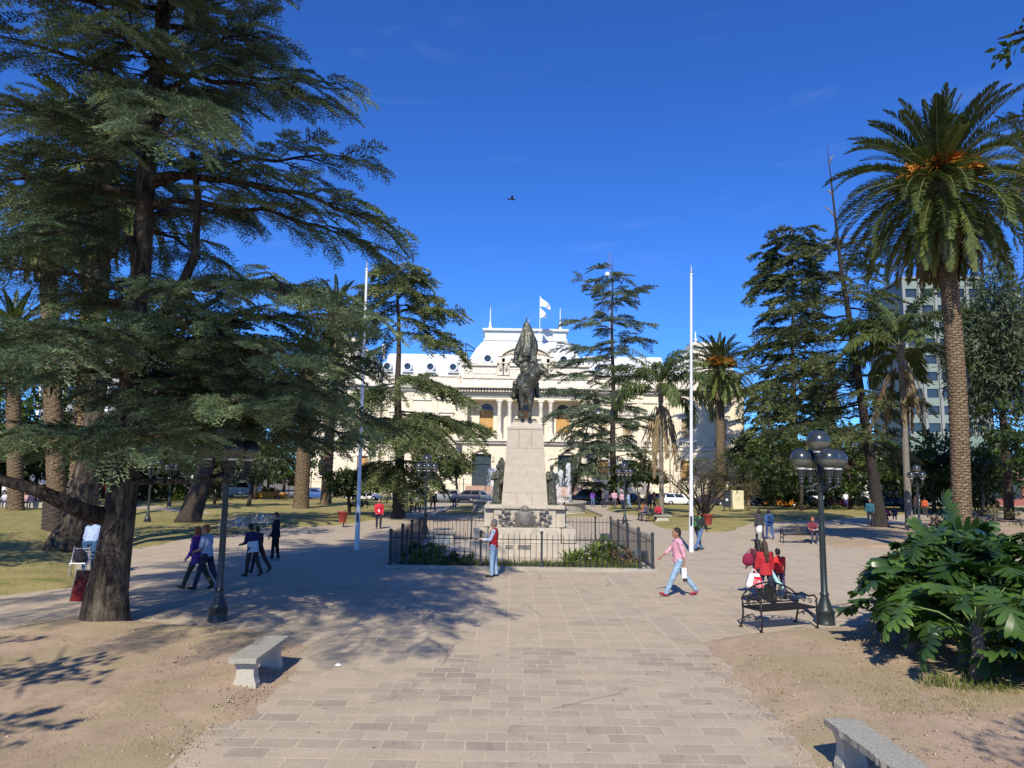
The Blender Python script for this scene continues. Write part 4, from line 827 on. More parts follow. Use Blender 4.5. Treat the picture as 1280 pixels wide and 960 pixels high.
def cedar(name, label, path, radii, limbs, sprays, spr, mats, lat=(.30, 1.7), spacing=.30, tip=.6, seed=1, group=None, wood=8, twig=.016, flare=None, hang=.10, lit=(.15, .95)):
    """limbs: list of (start xyz, tip xyz, radius). Laterals leave each limb sideways; sprays sit along the laterals."""
    r = np.random.default_rng(seed); base = Vector(path[0]); o = thing(name, label, 'tree', base, 0, group)
    W = MB(); pp = [Vector(p)-base for p in path]
    if flare: W.tube([pp[0]-Vector((0, 0, .3)), pp[0]+Vector((0, 0, .05)), pp[0]+Vector((0, 0, .55))]+pp[1:], [radii[0]*flare, radii[0]*flare*.88, radii[0]]+list(radii[1:]), 14)
    else: W.tube([pp[0]-Vector((0, 0, .3))]+pp, [radii[0]*1.1]+list(radii), 10)
    fo_ = Foliage(); b0 = np.array(base)
    for (a, c, rad) in limbs:
        a = np.array(a, float)-b0; c = np.array(c, float)-b0; L = np.linalg.norm(c-a); h = c-a
        mid = a+h*.5+np.array([0, 0, L*(.10+.04*r.normal())])+r.normal(0, .04*L, 3)
        n = max(6, int(L/.5)); tt = np.linspace(0, 1, n); pts = bez(a, mid, c, tt)
        pts[1:-1] += r.normal(0, .012*L, (n-2, 3)); W.tube([Vector(p) for p in pts], list(rad*(1-tt*.88)), 7 if rad > .05 else 5)
        nl = max(4, int(L*.85/lat[0])); P0 = []; DD = []; TT = []
        for i in range(nl):
            t_ = np.array([.16+.84*(i+r.uniform(0, .8))/nl]); t_ = np.minimum(t_, 1); p = bez(a, mid, c, t_)[0]; tg = (2*(1-t_)*(mid-a).T.reshape(3, 1).T+2*t_*(c-mid).reshape(1, 3))[0]; tg = tg/np.linalg.norm(tg)
            sg = 1 if i % 2 else -1; an = sg*R(r.uniform(38, 78))*(1-.45*t_[0]); d = np.array([tg[0]*math.cos(an)-tg[1]*math.sin(an), tg[0]*math.sin(an)+tg[1]*math.cos(an), tg[2]*.4+r.normal(.02, .14)])
            d /= np.linalg.norm(d); l = lat[1]*(1-.62*t_[0])*r.uniform(.55, 1.15)
            if t_[0] < .3: l *= .6+t_[0]
            q = p+d*l*.5+np.array([0, 0, .05*l]); e = p+d*l+np.array([0, 0, -hang*l*l*.5-.05*l])
            k_ = max(2, int(l/.45)+1); s_ = np.linspace(0, 1, k_+1); W.tube([Vector(v) for v in bez(p, q, e, s_)], list(twig*(1-.7*s_)), 4, False)
            ns = max(1, int(l/spacing)); s_ = np.minimum(1, (np.arange(ns)+1)/ns+r.uniform(-.1, .05, ns)); s_ = np.maximum(s_, .15)
            pp_ = bez(p, q, e, s_); dv = nrm((q-p)[None]*(1-s_)[:, None]+(e-q)[None]*s_[:, None]); side = np.where(np.arange(ns) % 2, 1, -1)*np.radians(r.uniform(8, 55, ns)); side[-1] = 0
            dd = np.stack([dv[:, 0]*np.cos(side)-dv[:, 1]*np.sin(side), dv[:, 0]*np.sin(side)+dv[:, 1]*np.cos(side), dv[:, 2]-hang*.6+r.normal(0, .16, ns)], -1)
            P0.append(pp_); DD.append(dd); TT.append(np.full(ns, r.uniform(*lit)))
        P0.append(pts[-1:]); DD.append((pts[-1]-pts[-2])[None]); TT.append(np.array([.8]))
        P0 = np.concatenate(P0); DD = np.concatenate(DD); TT = np.concatenate(TT); ch = r.integers(0, len(sprays), len(P0))
        up = np.array([0, 0, 1.])+r.normal(0, .22, (len(P0), 3)); FR = frames(DD, up)
        for k_ in range(len(sprays)):
            mk = ch == k_; fo_.put(sprays[k_], P0[mk], FR[mk], spr*r.uniform(.7, 1.25, mk.sum()), TT[mk])
    W.build('trunk', mats[0], o, True); fo_.build('crown', mats[1], o); return o
def tree_limbs(r, axis, z0, z1, n, rad, rise=(-.05, .25), sector=None, shape=lambda u: 1-.75*u, r0=.07, start=None):
    """whorled limbs on a straight axis between heights; axis(z)->xy"""
    out = []
    for i in range(n):
        u = (i+r.uniform(0, .9))/n; z = z0+(z1-z0)*u; az = i*2.399+r.uniform(-.4, .4)
        if sector: az = sector[0]+(sector[1]-sector[0])*r.uniform(0, 1)
        L = rad*shape(u)*r.uniform(.7, 1.12); a = np.array([*axis(z), z]); d = np.array([math.cos(az), math.sin(az), r.uniform(*rise)]); out.append((a, a+d*L, r0*(1-.6*u))) 
    return out
# ---------------------------------------------------------------- palms
def frond_pts(base, az, el, bend, L, n=12, twist=0):
    p = np.array(base, float); out = [p.copy()]; tg = []
    for i in range(n):
        e = el-bend*((i+.5)/n)**1.35; d = np.array([math.cos(az)*math.cos(e), math.sin(az)*math.cos(e), math.sin(e)]); tg.append(d); p = p+d*L/n; out.append(p.copy())
    tg.append(tg[-1]); return np.array(out), np.array(tg)
def frond(fo_, r, base, az, el, bend, L, tint, pairs=38, lw=.035, ll=.16, vee=.35, hang=0., W=None, rr=.03, fwd=50, t0=.14):
    n = 12; pts, tg = frond_pts(base, az, el, bend, L, n)
    if W is not None: W.tube([Vector(p) for p in pts], [rr*(1-.85*i/n) for i in range(n+1)], 4, False)
    s_ = np.repeat(np.linspace(t0, 1, pairs), 2); sg = np.tile([1., -1.], pairs); f = s_*n; i0 = np.minimum(f.astype(int), n-1); fr = (f-i0)[:, None]
    p = pts[i0]*(1-fr)+pts[i0+1]*fr; d = tg[i0]; up0 = np.array([0, 0, 1.]); sd = nrm(np.cross(d, up0)+1e-6); 
    bad = np.abs(d[:, 2]) > .97; sd[bad] = np.array([-math.sin(az), math.cos(az), 0]); u = np.cross(sd, d)
    l = L*ll*np.sin(PI*np.clip(.10+.86*(s_-t0)/(1-t0), 0, 1))**.7*r.uniform(.85, 1.1, len(s_)); fw = np.radians(fwd*(.8+.5*s_)+r.normal(0, 5, len(s_)))
    fw = np.pi/2-np.radians(np.clip(fwd*(1.15-.55*s_)+r.normal(0, 6, len(s_)), 8, 88))
    ld = nrm(d*np.sin(fw)[:, None]+sd*(sg*np.cos(fw))[:, None]+u*(vee+r.normal(0, .08+hang*.3, len(s_)))[:, None])
    m_ = p+ld*(l*.5)[:, None]; e = p+ld*l[:, None]; e[:, 2] -= hang*l*1.0; m_[:, 2] -= hang*l*.25
    wd = nrm(np.cross(ld, u))*(lw*.5); k = len(s_)
    V = np.stack([p, m_+wd, e, m_-wd], 1).reshape(-1, 3); F = (np.arange(k)*4)[:, None]+np.array([0, 1, 2, 3])[None]
    fo_.V.append(V); fo_.F.append(F+fo_.n); fo_.n += len(V); fo_.t.append(np.repeat(np.clip(tint+r.normal(0, .09, k), 0, 1), 4))
def palm_trunk(mb_, p0, p1, r0, r1, rings, scal=.0, n=20, flare=1.25, bow=(0, 0)):
    p0 = Vector(p0); p1 = Vector(p1); L = (p1-p0).length; K = rings*4; vs = []; fs = []; n = n*2 if scal > .05 else n; pr = 5 if scal > .05 else 2; rr = random.Random(rings)
    for i in range(K+1):
        u = i/K; c = p0.lerp(p1, u)+Vector((bow[0], bow[1], 0))*math.sin(PI*u); rad = r0+(r1-r0)*u; rad *= 1+(flare-1)*math.exp(-u*L/.5)
        for j in range(n):
            a = 2*PI*j/n; cell = (j % 4)/4; ph = (i/4+.5*((j//4) % 2)+.22*abs(cell-.5)) % 1.0; vs.append(c+Vector((math.cos(a), math.sin(a), 0))*(rad*(1+scal*((1-ph)**1.0-.5)+rr.uniform(-.2, .2)*scal)))
    for i in range(K):
        for j in range(n): fs.append((i*n+j, i*n+(j+1) % n, (i+1)*n+(j+1) % n, (i+1)*n+j))
    mb_.add(vs, fs)
def phoenix(name, label, base, top, tr, n=100, L=4.2, seed=1, fruit=True, dead=26, group=None, pairs=40, low=-58, lw=.045, rings=90, bow=(0, 0), trunk_m=None):
    r = np.random.default_rng(seed); b = Vector(base); o = thing(name, label, 'palm tree', b, 0, group); tp = Vector(top)-b
    m_ = MB(); palm_trunk(m_, (0, 0, -.2), tp-Vector((0, 0, .1)), tr*1.0, tr*.92, rings, .16, 22, 1.2, bow)
    m_.ell(tp, (tr*1.35, tr*1.35, tr*1.5)); m_.build('trunk', trunk_m or M_PTRUNK, o, True)
    f = Foliage(); W = MB()
    for i in range(n):
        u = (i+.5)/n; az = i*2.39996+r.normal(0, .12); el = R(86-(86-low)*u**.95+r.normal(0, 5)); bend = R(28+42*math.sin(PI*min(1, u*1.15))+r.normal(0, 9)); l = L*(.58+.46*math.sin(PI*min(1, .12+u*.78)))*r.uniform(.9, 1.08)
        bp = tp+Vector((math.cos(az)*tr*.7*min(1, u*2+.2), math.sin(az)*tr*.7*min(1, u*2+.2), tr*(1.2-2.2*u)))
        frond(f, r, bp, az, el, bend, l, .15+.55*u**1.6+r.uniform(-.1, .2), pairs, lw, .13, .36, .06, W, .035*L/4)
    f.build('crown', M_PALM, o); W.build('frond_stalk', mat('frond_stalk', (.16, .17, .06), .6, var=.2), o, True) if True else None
    if dead:
        f = Foliage()
        for i in range(dead):
            az = i*2.39996+r.normal(0, .2); el = R(r.uniform(-82, -60)); l = L*r.uniform(.5, .85); bp = tp+Vector((math.cos(az)*tr*1.05, math.sin(az)*tr*1.05, -tr*r.uniform(.6, 1.8)))
            frond(f, r, bp, az, el, R(r.uniform(5, 22)), l, r.uniform(.2, .9), max(16, pairs//2), lw*1.2, .08, .3, .5, None, .02, 28)
        f.build('dead_fronds', M_PALMD, o)
    if fruit:
        for i in range(fruit if isinstance(fruit, int) and fruit > 1 else 8):
            az = i*2.39996+.7+PI*1.3; bp = np.array(tp)+np.array([math.cos(az)*tr*.6, math.sin(az)*tr*.6, tr*1.0]); f2 = MB()
            for k_ in range(80):
                a2 = az+r.normal(0, .38); e2 = R(r.uniform(8, 50)); l2 = L*r.uniform(.22, .40); d2 = np.array([math.cos(a2)*math.cos(e2), math.sin(a2)*math.cos(e2), math.sin(e2)]); q = bp+d2*l2*.55+np.array([0, 0, .05]); e3 = bp+d2*l2+np.array([0, 0, -.30*l2])
                f2.tube([Vector(bp), Vector(q), Vector(e3)], [.02*L/4, .03*L/4, .045*L/4], 3, False)
            f2.build('fruit_stalk', M_FRUIT, o)
    return o
def queen(name, label, base, top, tr, n=16, L=3.6, seed=1, dead=10, group=None, pairs=60, lw=.05, trunk_m=None):
    r = np.random.default_rng(seed); b = Vector(base); o = thing(name, label, 'palm tree', b, 0, group); tp = Vector(top)-b; m_ = MB()
    palm_trunk(m_, (0, 0, -.2), tp, tr, tr*.8, 40, .03, 12, 1.4); m_.tube([tp-Vector((0, 0, .2)), tp+Vector((0, 0, .5)), tp+Vector((0, 0, 1.2))], [tr*1.1, tr*1.0, tr*.3], 10); m_.build('trunk', trunk_m or M_BARKG, o, True)
    f = Foliage(); W = MB()
    for i in range(n):
        u = (i+.5)/n; az = i*2.39996+r.normal(0, .15); el = R(84-70*u+r.normal(0, 6)); bend = R(75+40*u+r.normal(0, 12)); bp = tp+Vector((0, 0, .8-.5*u))
        for v in (.15, .55): frond(f, r, bp, az, el, bend, L*r.uniform(.85, 1.1), r.uniform(.25, .95), pairs, lw, .19, v, .75, W if v == .15 else None, .04, 52, .2)
    f.build('crown', M_QUEEN, o); W.build('frond_stalk', mat('frond_stalk', (.16, .17, .06), .6, var=.2), o, True)
    if dead:
        f = Foliage()
        for i in range(dead):
            az = i*2.39996; frond(f, r, tp+Vector((math.cos(az)*tr, math.sin(az)*tr, .2)), az, R(r.uniform(-80, -62)), R(r.uniform(6, 25)), L*r.uniform(.8, 1.25), r.uniform(.3, 1), pairs//2, lw*1.3, .10, .2, .8, None, .02, 25)
        f.build('dead_fronds', M_PALMD, o)
    return o
# ---------------------------------------------------------------- broadleaf trees and shrubs
LEAF_T = (np.array([[0, 0, 0], [.45, .28, .05], [1, 0, -.08], [.45, -.28, .05]]), np.array([[0, 1, 2, 3]]), np.array([.5, .7, 1, .4]))
LONG_T = (np.array([[0, 0, 0], [.45, .10, .06], [1, 0, -.12], [.45, -.10, .06]]), np.array([[0, 1, 2, 3]]), np.array([.5, .7, 1, .4]))
def blobs_leaves(f, r, lobes, n, size, tmpl=LEAF_T, hollow=.45, droop=.2, lit=(.1, .9), gap=1.0):
    vol = np.array([l[1][0]*l[1][1]*l[1][2] if hasattr(l[1], '__len__') else l[1]**3 for l in lobes])**.67; vol /= vol.sum()
    for (c, rad), v in zip(lobes, vol):
        rad = np.array(rad if hasattr(rad, '__len__') else (rad,)*3, float); k = int(n*v)
        if k < 1: continue
        nc = max(4, k//28); cd = nrm(r.normal(size=(nc, 3))); cc = cd*(hollow+(1-hollow)*r.uniform(0, 1, (nc, 1))**.6)    # twig-end clusters
        ci = r.integers(0, nc, k); q = cc[ci]+r.normal(0, .13*gap, (k, 3)); p = np.array(c)+q*rad
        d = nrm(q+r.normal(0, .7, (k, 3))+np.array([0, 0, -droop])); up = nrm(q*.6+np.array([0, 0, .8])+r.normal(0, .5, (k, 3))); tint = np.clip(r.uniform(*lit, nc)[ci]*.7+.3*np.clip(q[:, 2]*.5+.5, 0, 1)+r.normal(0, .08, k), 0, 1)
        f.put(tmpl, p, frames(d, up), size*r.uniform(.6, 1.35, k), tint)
def leafy(name, label, base, trunk, lobes, n, size, mats, seed=1, tmpl=LEAF_T, cat='tree', group=None, hollow=.45, lit=(.1, .9), tr=.1, wood='trunk', gap=1.0, stems=None):
    """trunk: list of polylines (points local to base, r0, r1); lobes local to base"""
    r = np.random.default_rng(seed); o = thing(name, label, cat, base, 0, group); W = MB()
    for pts, r0, r1 in trunk:
        k = len(pts); W.tube(pts, [r0+(r1-r0)*i/(k-1) for i in range(k)], 8)
    for (c, rad) in lobes:
        rm = max(rad) if hasattr(rad, '__len__') else rad; st = Vector(trunk[0][0][-1])
        W.tube([st*.98, st.lerp(Vector(c), .5)+Vector(r.normal(0, rm*.1, 3)), Vector(c)], [tr*.5, tr*.35, tr*.12], 5)
        for _ in range(5): d = nrm(r.normal(size=3)); W.tube([Vector(c), Vector(c)+Vector(d)*rm*.45, Vector(c)+Vector(d+r.normal(0, .2, 3))*rm*.85], [tr*.14, tr*.09, tr*.03], 4)
    W.build(wood, mats[0], o, True); f = Foliage(); blobs_leaves(f, r, lobes, n, size, tmpl, hollow, .2, lit, gap); f.build('crown', mats[1], o); return o
# ================================================================ the trees of the plaza
def V3(v): return np.array([v.x, v.y, v.z])
# ---- the big cedar, left foreground
YC_ = 14.9
tp_ = [(130, 783), (141, 700), (150, 640), (159, 560), (166, 450), (177, 330), (184, 200), (195, 100), (207, 0), (213, -90), (216, -200), (217, -330)]
path = [P(x, y, YC_) for x, y in tp_]; path[0] = G(130, 783); path[0].y = YC_; path[0].z = 0.05; path[0].x = P(130, 783, YC_).x
rad = [.40, .34, .30, .255, .225, .20, .19, .165, .145, .12, .08, .03]
def at(y):            # point on the trunk at picture row y
    for (a, b), (p, q) in zip(zip(tp_[:-1], tp_[1:]), zip(path[:-1], path[1:])):
        if b[1] <= y <= a[1]: t_ = (a[1]-y)/(a[1]-b[1]); return V3(p.lerp(q, t_))
    return V3(path[-1])
spec = [  # (trunk row, tip px, tip py, tip depth, radius)
 (115, 399, 128, 13.6, .085), (95, 330, 40, 14.5, .06), (60, 300, -10, 15.5, .06), (20, 330, -60, 14.5, .06),
 (225, 486, 290, 13.8, .10), (235, 444, 200, 15.2, .08), (260, 469, 318, 15.5, .08), (380, 426, 392, 9.8, .07),

 (415, 429, 402, 12.8, .09), (425, 404, 455, 11.8, .09), (430, 444, 448, 14.2, .08),
 (490, 455, 528, 14.6, .10), (495, 404, 500, 12.6, .08), (500, 359, 520, 15.8, .09), (505, 340, 505, 12.0, .07), (498, 440, 548, 16.6, .08),
 (552, 188, 562, 11.8, .05), (500, 300, 548, 17.2, .07), (490, 420, 520, 18.5, .07), (485, 350, 500, 19, .07), (505, 405, 555, 16.0, .07), (510, 225, 555, 17.5, .06), (480, 300, 480, 19.5, .07), (495, 340, 530, 20, .07), (470, 410, 480, 19, .07), (500, 360, 548, 18, .07), (505, 250, 530, 18.5, .07), (495, 400, 505, 17.5, .07), (510, 330, 520, 16.2, .06), (150, 205, 175, 8.6, .07),
 (200, 60, 150, 11.5, .08), (120, -20, 40, 12.5, .08), (60, 60, -30, 12.5, .07), (80, 120, 30, 10.5, .07), (250, -40, 230, 13.5, .09), (300, 0, 300, 12.5, .08), (170, -60, 120, 14.5, .08),
 (420, 10, 430, 12.0, .08), (450, 60, 440, 10.4, .08), (470, -30, 500, 13.0, .09), (545, -20, 545, 13.5, .09), (560, 60, 545, 12.2, .07),
 (280, 290, 270, 18.5, .08), (180, 100, 140, 19, .08), (380, 100, 380, 19, .08), (120, 260, 120, 18.5, .07), (450, 250, 470, 18.8, .08), (480, 160, 520, 20, .08), (240, 20, 260, 18, .08),
 (10, 130, -40, 11, .06), (-40, 260, -60, 12.5, .06), (-20, 100, -60, 13.5, .06), (-80, 200, -140, 18, .06)]
limbs = [(at(y), V3(P(px, py, yd)), rd) for y, px, py, yd, rd in spec]
rg = np.random.default_rng(5)
ax = lambda z: (np.interp(z, [p.z for p in path], [p.x for p in path]), YC_)
for tip in ((-3.1, 3.7, 8.7), (-4.2, 3.3, 8.5), (-6.0, 3.1, 8.6), (-7.8, 3.2, 8.8), (-11.7, 4.6, 9.2), (-13.4, 5.4, 9.6), (-10.3, 4.6, 9.0), (-9, 6.2, 9.4), (-11, 7.2, 10), (-12.2, 9.2, 10.8), (-13, 11.5, 11.2), (-2.3, 5.6, 9.4), (-3.2, 6.6, 10.2), (-2.4, 9.6, 12.6)): limbs.append((at(-120), np.array(tip), .09))  # unseen limbs above the frame, added to spread the shadow on the paving
limbs += tree_limbs(rg, ax, 11.5, 22, 26, 4.6, (-.05, .3), shape=lambda u: 1-.8*u)
limbs += tree_limbs(rg, ax, 5.5, 12, 12, 5.0, (-.05, .12), sector=(R(60), R(215)))
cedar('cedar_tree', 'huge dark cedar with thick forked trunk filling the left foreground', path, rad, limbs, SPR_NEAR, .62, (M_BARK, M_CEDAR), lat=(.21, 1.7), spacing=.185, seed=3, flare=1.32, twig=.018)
# extra bare lower limbs of the same cedar belong to its trunk
o = D.objects['cedar_tree']; tr_ = [c for c in o.children if c.name.startswith('trunk')][0]
m = MB(); B0 = o.location
def limb_px(pts, r0, r1): m.tube([P(x, y, yd)-B0 for x, y, yd in pts], [r0+(r1-r0)*i/(len(pts)-1) for i in range(len(pts))], 10)
limb_px([(128, 645, 14.8), (105, 640, 14.3), (80, 628, 13.9), (40, 610, 13.6), (0, 600, 13.3), (-60, 570, 13)], .19, .07)
limb_px([(158, 602, 14.9), (185, 602, 14.8), (215, 602, 14.9), (250, 600, 15.2), (278, 592, 15.4)], .085, .03)
limb_px([(150, 552, 14.9), (125, 553, 14.4), (95, 548, 14.0), (50, 540, 13.6)], .07, .03)
limb_px([(172, 440, 14.9), (195, 405, 14.8), (222, 370, 14.6), (243, 320, 14.5), (248, 250, 14.4), (240, 190, 14.2)], .15, .05)
limb_px([(166, 470, 14.9), (200, 425, 15.0), (230, 395, 15.2), (280, 370, 15.3)], .12, .05)
limb_px([(158, 425, 14.9), (130, 422, 14.8), (100, 420, 14.6), (60, 425, 14.4)], .05, .03)
for _ in range(14):
    a = random.uniform(0, 2*PI); z = random.uniform(.5, 2.4); c = at(783-(z*55)); m.ell((c[0]-B0.x+.30*math.cos(a), c[1]-B0.y+.30*math.sin(a), z), (.055, .055, .09))
tmp = m.build('trunk', M_BARK, None, True); tmp.location = B0
import_bm = bmesh.new(); import_bm.from_mesh(tr_.data); import_bm.from_mesh(tmp.data); import_bm.to_mesh(tr_.data); import_bm.free(); D.objects.remove(tmp)
for p_ in tr_.data.polygons: p_.use_smooth = True

# ---- mid-ground cedars
def axis_from(b, t_): return lambda z: (b[0]+(t_[0]-b[0])*(z/t_[2]), b[1]+(t_[1]-b[1])*(z/t_[2]))
def mid_cedar(name, label, bpx, bqy, tpx, tpy, rad, n, L, shape, seed, mats, spr, z0=2.5, sprays=SPR_MID, rise=(-.12, .12), lat=(.36, 2.2), spacing=.36, tr=.35, hang=.12, lit=(.15, .95), extra=()):
    b = G(bpx, bqy); t_ = P(tpx, tpy, b.y); bb = (b.x, b.y, 0); tt = (t_.x, b.y, t_.z); k = 8; r = np.random.default_rng(seed)
    pth = [Vector(bb).lerp(Vector(tt), i/k)+Vector((math.sin(i*1.7+seed)*.08, 0, 0)) for i in range(k+1)]; rr = [tr*(1-i/k*.93) for i in range(k+1)]
    lm = tree_limbs(r, axis_from(bb, tt), z0, tt[2]*.985, n, L, rise, shape=shape)
    for (row, px, py, dy) in extra:
        z = P(px, row, b.y).z; lm.append((np.array([*axis_from(bb, tt)(z), z]), V3(P(px, py, b.y+dy)), .07))
    return cedar(name, label, pth, rr, lm, sprays, spr, mats, lat, spacing, seed=seed, twig=.03, flare=1.5, hang=hang, lit=lit)
# deodar left of the palace centre: long drooping tiers
mid_cedar('deodar_tree', 'drooping grey green deodar left of the palace beside the left flagpole', 499, 648, 497, 322, 0, 10, 3.6, lambda u: .75-.55*u, 11, (M_BARKD, M_DEOD), 1.2, 15.5, SPR_MID, (-.18, .02), (.34, 2.0), .27, .42, .28, extra=[
 (392, 568, 392, -1), (398, 560, 425, .5), (415, 575, 445, -1), (405, 440, 430, 1), (365, 545, 375, 0), (350, 455, 372, 0), (345, 530, 350, 1), (335, 475, 340, -.5), (335, 515, 335, .5), (420, 425, 470, -1), (380, 450, 405, -1),
 (470, 580, 500, -1.5), (478, 440, 500, -2), (472, 545, 482, -3), (480, 470, 505, -3), (515, 600, 535, -1), (520, 592, 548, -3), (518, 560, 560, -5), (525, 520, 560, -6), (520, 480, 560, -6), (522, 440, 545, -4), (525, 420, 555, -1), (528, 545, 590, -4), (530, 575, 575, -2),
 (570, 470, 600, -2), (572, 530, 605, -2), (575, 450, 590, 1), (575, 545, 600, 1), (580, 515, 612, -3)])
# tall open cedar right of the statue
mid_cedar('atlas_cedar', 'tall open dark blue cedar with forked leader right of the statue', 767, 632, 765, 326, 0, 34, 4.3, lambda u: .62+.3*math.sin(u*9)-.42*u, 14, (M_BARKD, M_CEDARB), 1.35, 5.0, SPR_MID, (-.04, .22), (.36, 1.9), .36, .42, .06, extra=[
 (382, 804, 362, 0), (385, 728, 348, 0), (405, 808, 405, -1), (412, 712, 400, 0), (430, 804, 425, 1), (436, 706, 432, -1), (450, 700, 455, -1), (470, 694, 468, 0), (475, 800, 470, 0), (500, 690, 490, -2), (505, 690, 520, -2), (520, 700, 545, -3), (530, 810, 520, 0), (545, 720, 575, -3), (560, 735, 590, -2), (555, 800, 565, -1), (600, 720, 590, -2), (590, 806, 590, -1), (610, 730, 600, 1)])
# second small cedar close left of it
mid_cedar('young_cedar', 'young spreading cedar below the tall one right of the pedestal', 712, 631, 740, 508, 0, 14, 3.6, lambda u: .9-.6*u, 15, (M_BARKD, M_CEDARB), 1.4, 2.2, SPR_MID, (-.12, .12), (.42, 1.9), .40, .25, .12)
# dark pine at the right
mid_cedar('dark_pine', 'dense dark pine with broad irregular crown beyond the right lawn', 993, 628, 990, 280, 0, 70, 4.7, lambda u: (.88+.30*math.sin(u*23)*math.cos(u*9))*(1 if u < .86 else .35+.65*(1-u)/.14)*(.8+.3*u), 17, (M_BARKG, M_CEDARD), 1.7, 5.5, SPR_FAR, (-.12, .3), (.5, 2.7), .45, .65, .12, (.0, .85), extra=[
 (330, 936, 352, 0), (340, 940, 372, -2), (350, 1050, 345, 1), (320, 950, 318, 1), (345, 945, 362, 3), (318, 1040, 305, 0), (420, 938, 440, -1), (470, 930, 490, 0), (540, 925, 560, -2), (520, 1055, 545, 0), (560, 1060, 580, -2), (450, 1050, 470, 1)])
mid_cedar('weeping_cypress', 'drooping olive green conifer between the bare shrub and dark pine', 958, 628, 962, 470, 0, 46, 4.4, lambda u: 1-.6*u, 18, (M_BARKG, M_DEOD), 1.6, 2.0, SPR_FAR, (-.35, .02), (.5, 2.2), .42, .3, .3, (.1, .85))
# leaning cedar at the right with a dead top
b = G(1100, 661); yl = b.y
pth = [P(x, y, yl) for x, y in ((1100, 661), (1094, 610), (1086, 560), (1074, 480), (1062, 400), (1052, 340), (1046, 290), (1040, 235), (1034, 182))]; pth[0] = Vector((b.x, yl, .1))
rr = [.46, .37, .32, .27, .20, .15, .09, .06, .015]; r = np.random.default_rng(21); lm = []
def atl(y): zz = [p.z for p in pth]; z = P(1060, y, yl).z; return np.array([np.interp(z, zz, [p.x for p in pth]), yl, z])
for row, px, py, dy in ((330, 1085, 335, 1), (345, 1000, 350, 1), (365, 1105, 375, 1), (375, 985, 385, -1), (385, 1115, 395, 1), (405, 1115, 415, 2), (410, 960, 420, 1), (425, 980, 435, 2), (440, 1140, 440, 1), (450, 940, 465, 0), (455, 985, 470, 2), (470, 1135, 470, -1), (480, 945, 500, 1), (490, 1000, 510, 2), (500, 1140, 500, 0), (520, 960, 545, 0), (530, 1020, 555, -1), (540, 1130, 545, -1), (310, 1075, 300, 0), (312, 1015, 312, 0), (320, 1090, 318, 2), (560, 985, 575, 1), (395, 1000, 405, 3), (440, 1035, 448, -3), (410, 1085, 420, -3), (490, 1110, 500, -3), (530, 1050, 545, -3), (350, 1075, 360, -2), (475, 1000, 495, 4), (505, 1010, 525, 4), (535, 1010, 560, 4), (545, 990, 570, 2), (550, 1120, 570, 2), (365, 1020, 372, 3), (470, 1020, 460, 3), (500, 1100, 520, 4), (420, 1090, 400, 4)):
    lm.append((atl(row), V3(P(px, py, yl+dy)), .08))
cedar('leaning_cedar', 'dark leaning cedar with bare dead top at the right', pth, rr, lm, SPR_MID, 1.15, (mat('shaded_bark', (.032, .026, .022), .95, var=.4, scale=5, bump=.8, bscale=12), M_CEDARD), (.38, 1.9), .36, seed=22, twig=.03, flare=1.5, hang=.12)  # bark colour darkened so that it carries the shade on this trunk
m = MB()
for pts in (((1041, 245, 0), (1036, 238, .2), (1032, 240, .3)), ((1042, 300, 0), (1026, 310, 0), (1014, 322, .2)), ((1043, 270, 0), (1036, 262, .2), (1030, 258, .3)), ((1047, 300, 0), (1060, 296, 0), (1070, 300, 0)), ((1036, 205, 0), (1039, 198, 0), (1041, 194, 0))): m.tube([P(x, y, yl+d_)-Vector(pth[0]) for x, y, d_ in pts], [.07, .05, .02], 5)
m.build('dead_branch', M_BARKG, D.objects['leaning_cedar'], True)

# ---- palms
b = G(1203, 706); tpv = P(1174, 236, b.y)
phoenix('date_palm', 'tall date palm with orange fruit stalks towering at the right', (b.x, b.y, .1), (tpv.x, b.y, tpv.z), .33, 150, 4.3, 31, 10, 80, pairs=95, low=-70, rings=64, lw=.055, bow=(.22, 0))
b = G(902, 629); tpv = P(899, 462, b.y)
phoenix('date_palm', 'date palm with orange fruit in front of the palace right wing', (b.x, b.y, .1), (tpv.x, b.y, tpv.z), .62, 105, 5.9, 32, 7, 30, pairs=40, low=-64, rings=40, lw=.16)
b = G(827, 647); tpv = P(826, 500, b.y)
queen('queen_palm', 'slender queen palm with hanging tan dead fronds right of the flagpole crowd', (b.x, b.y, .05), (tpv.x, b.y, tpv.z), .20, 18, 5.4, 33, 11, lw=.11, pairs=60)
b = G(1137, 665); tpv = P(1126, 448, b.y)
queen('queen_palm', 'queen palm with straw coloured skirt behind the leaning cedar', (b.x, b.y, .1), (tpv.x, b.y, tpv.z), .22, 20, 4.8, 34, 9, lw=.11, pairs=60)
b = G(1040, 631); tpv = P(1040, 492, b.y)
phoenix('date_palm', 'small distant date palm low behind the leaning cedar', (b.x, b.y, .1), (tpv.x, b.y, tpv.z), .5, 60, 4.0, 35, False, 22, pairs=24, low=-62, rings=40, lw=.12)
b = G(1296, 690); tpv = P(1290, 205, b.y)
phoenix('date_palm', 'pale trunked palm half cut off by the right picture edge', (b.x, b.y, .1), (tpv.x, b.y, tpv.z), .4, 60, 3.2, 36, False, 30, pairs=40, low=-70, lw=.06, trunk_m=M_BARKG)
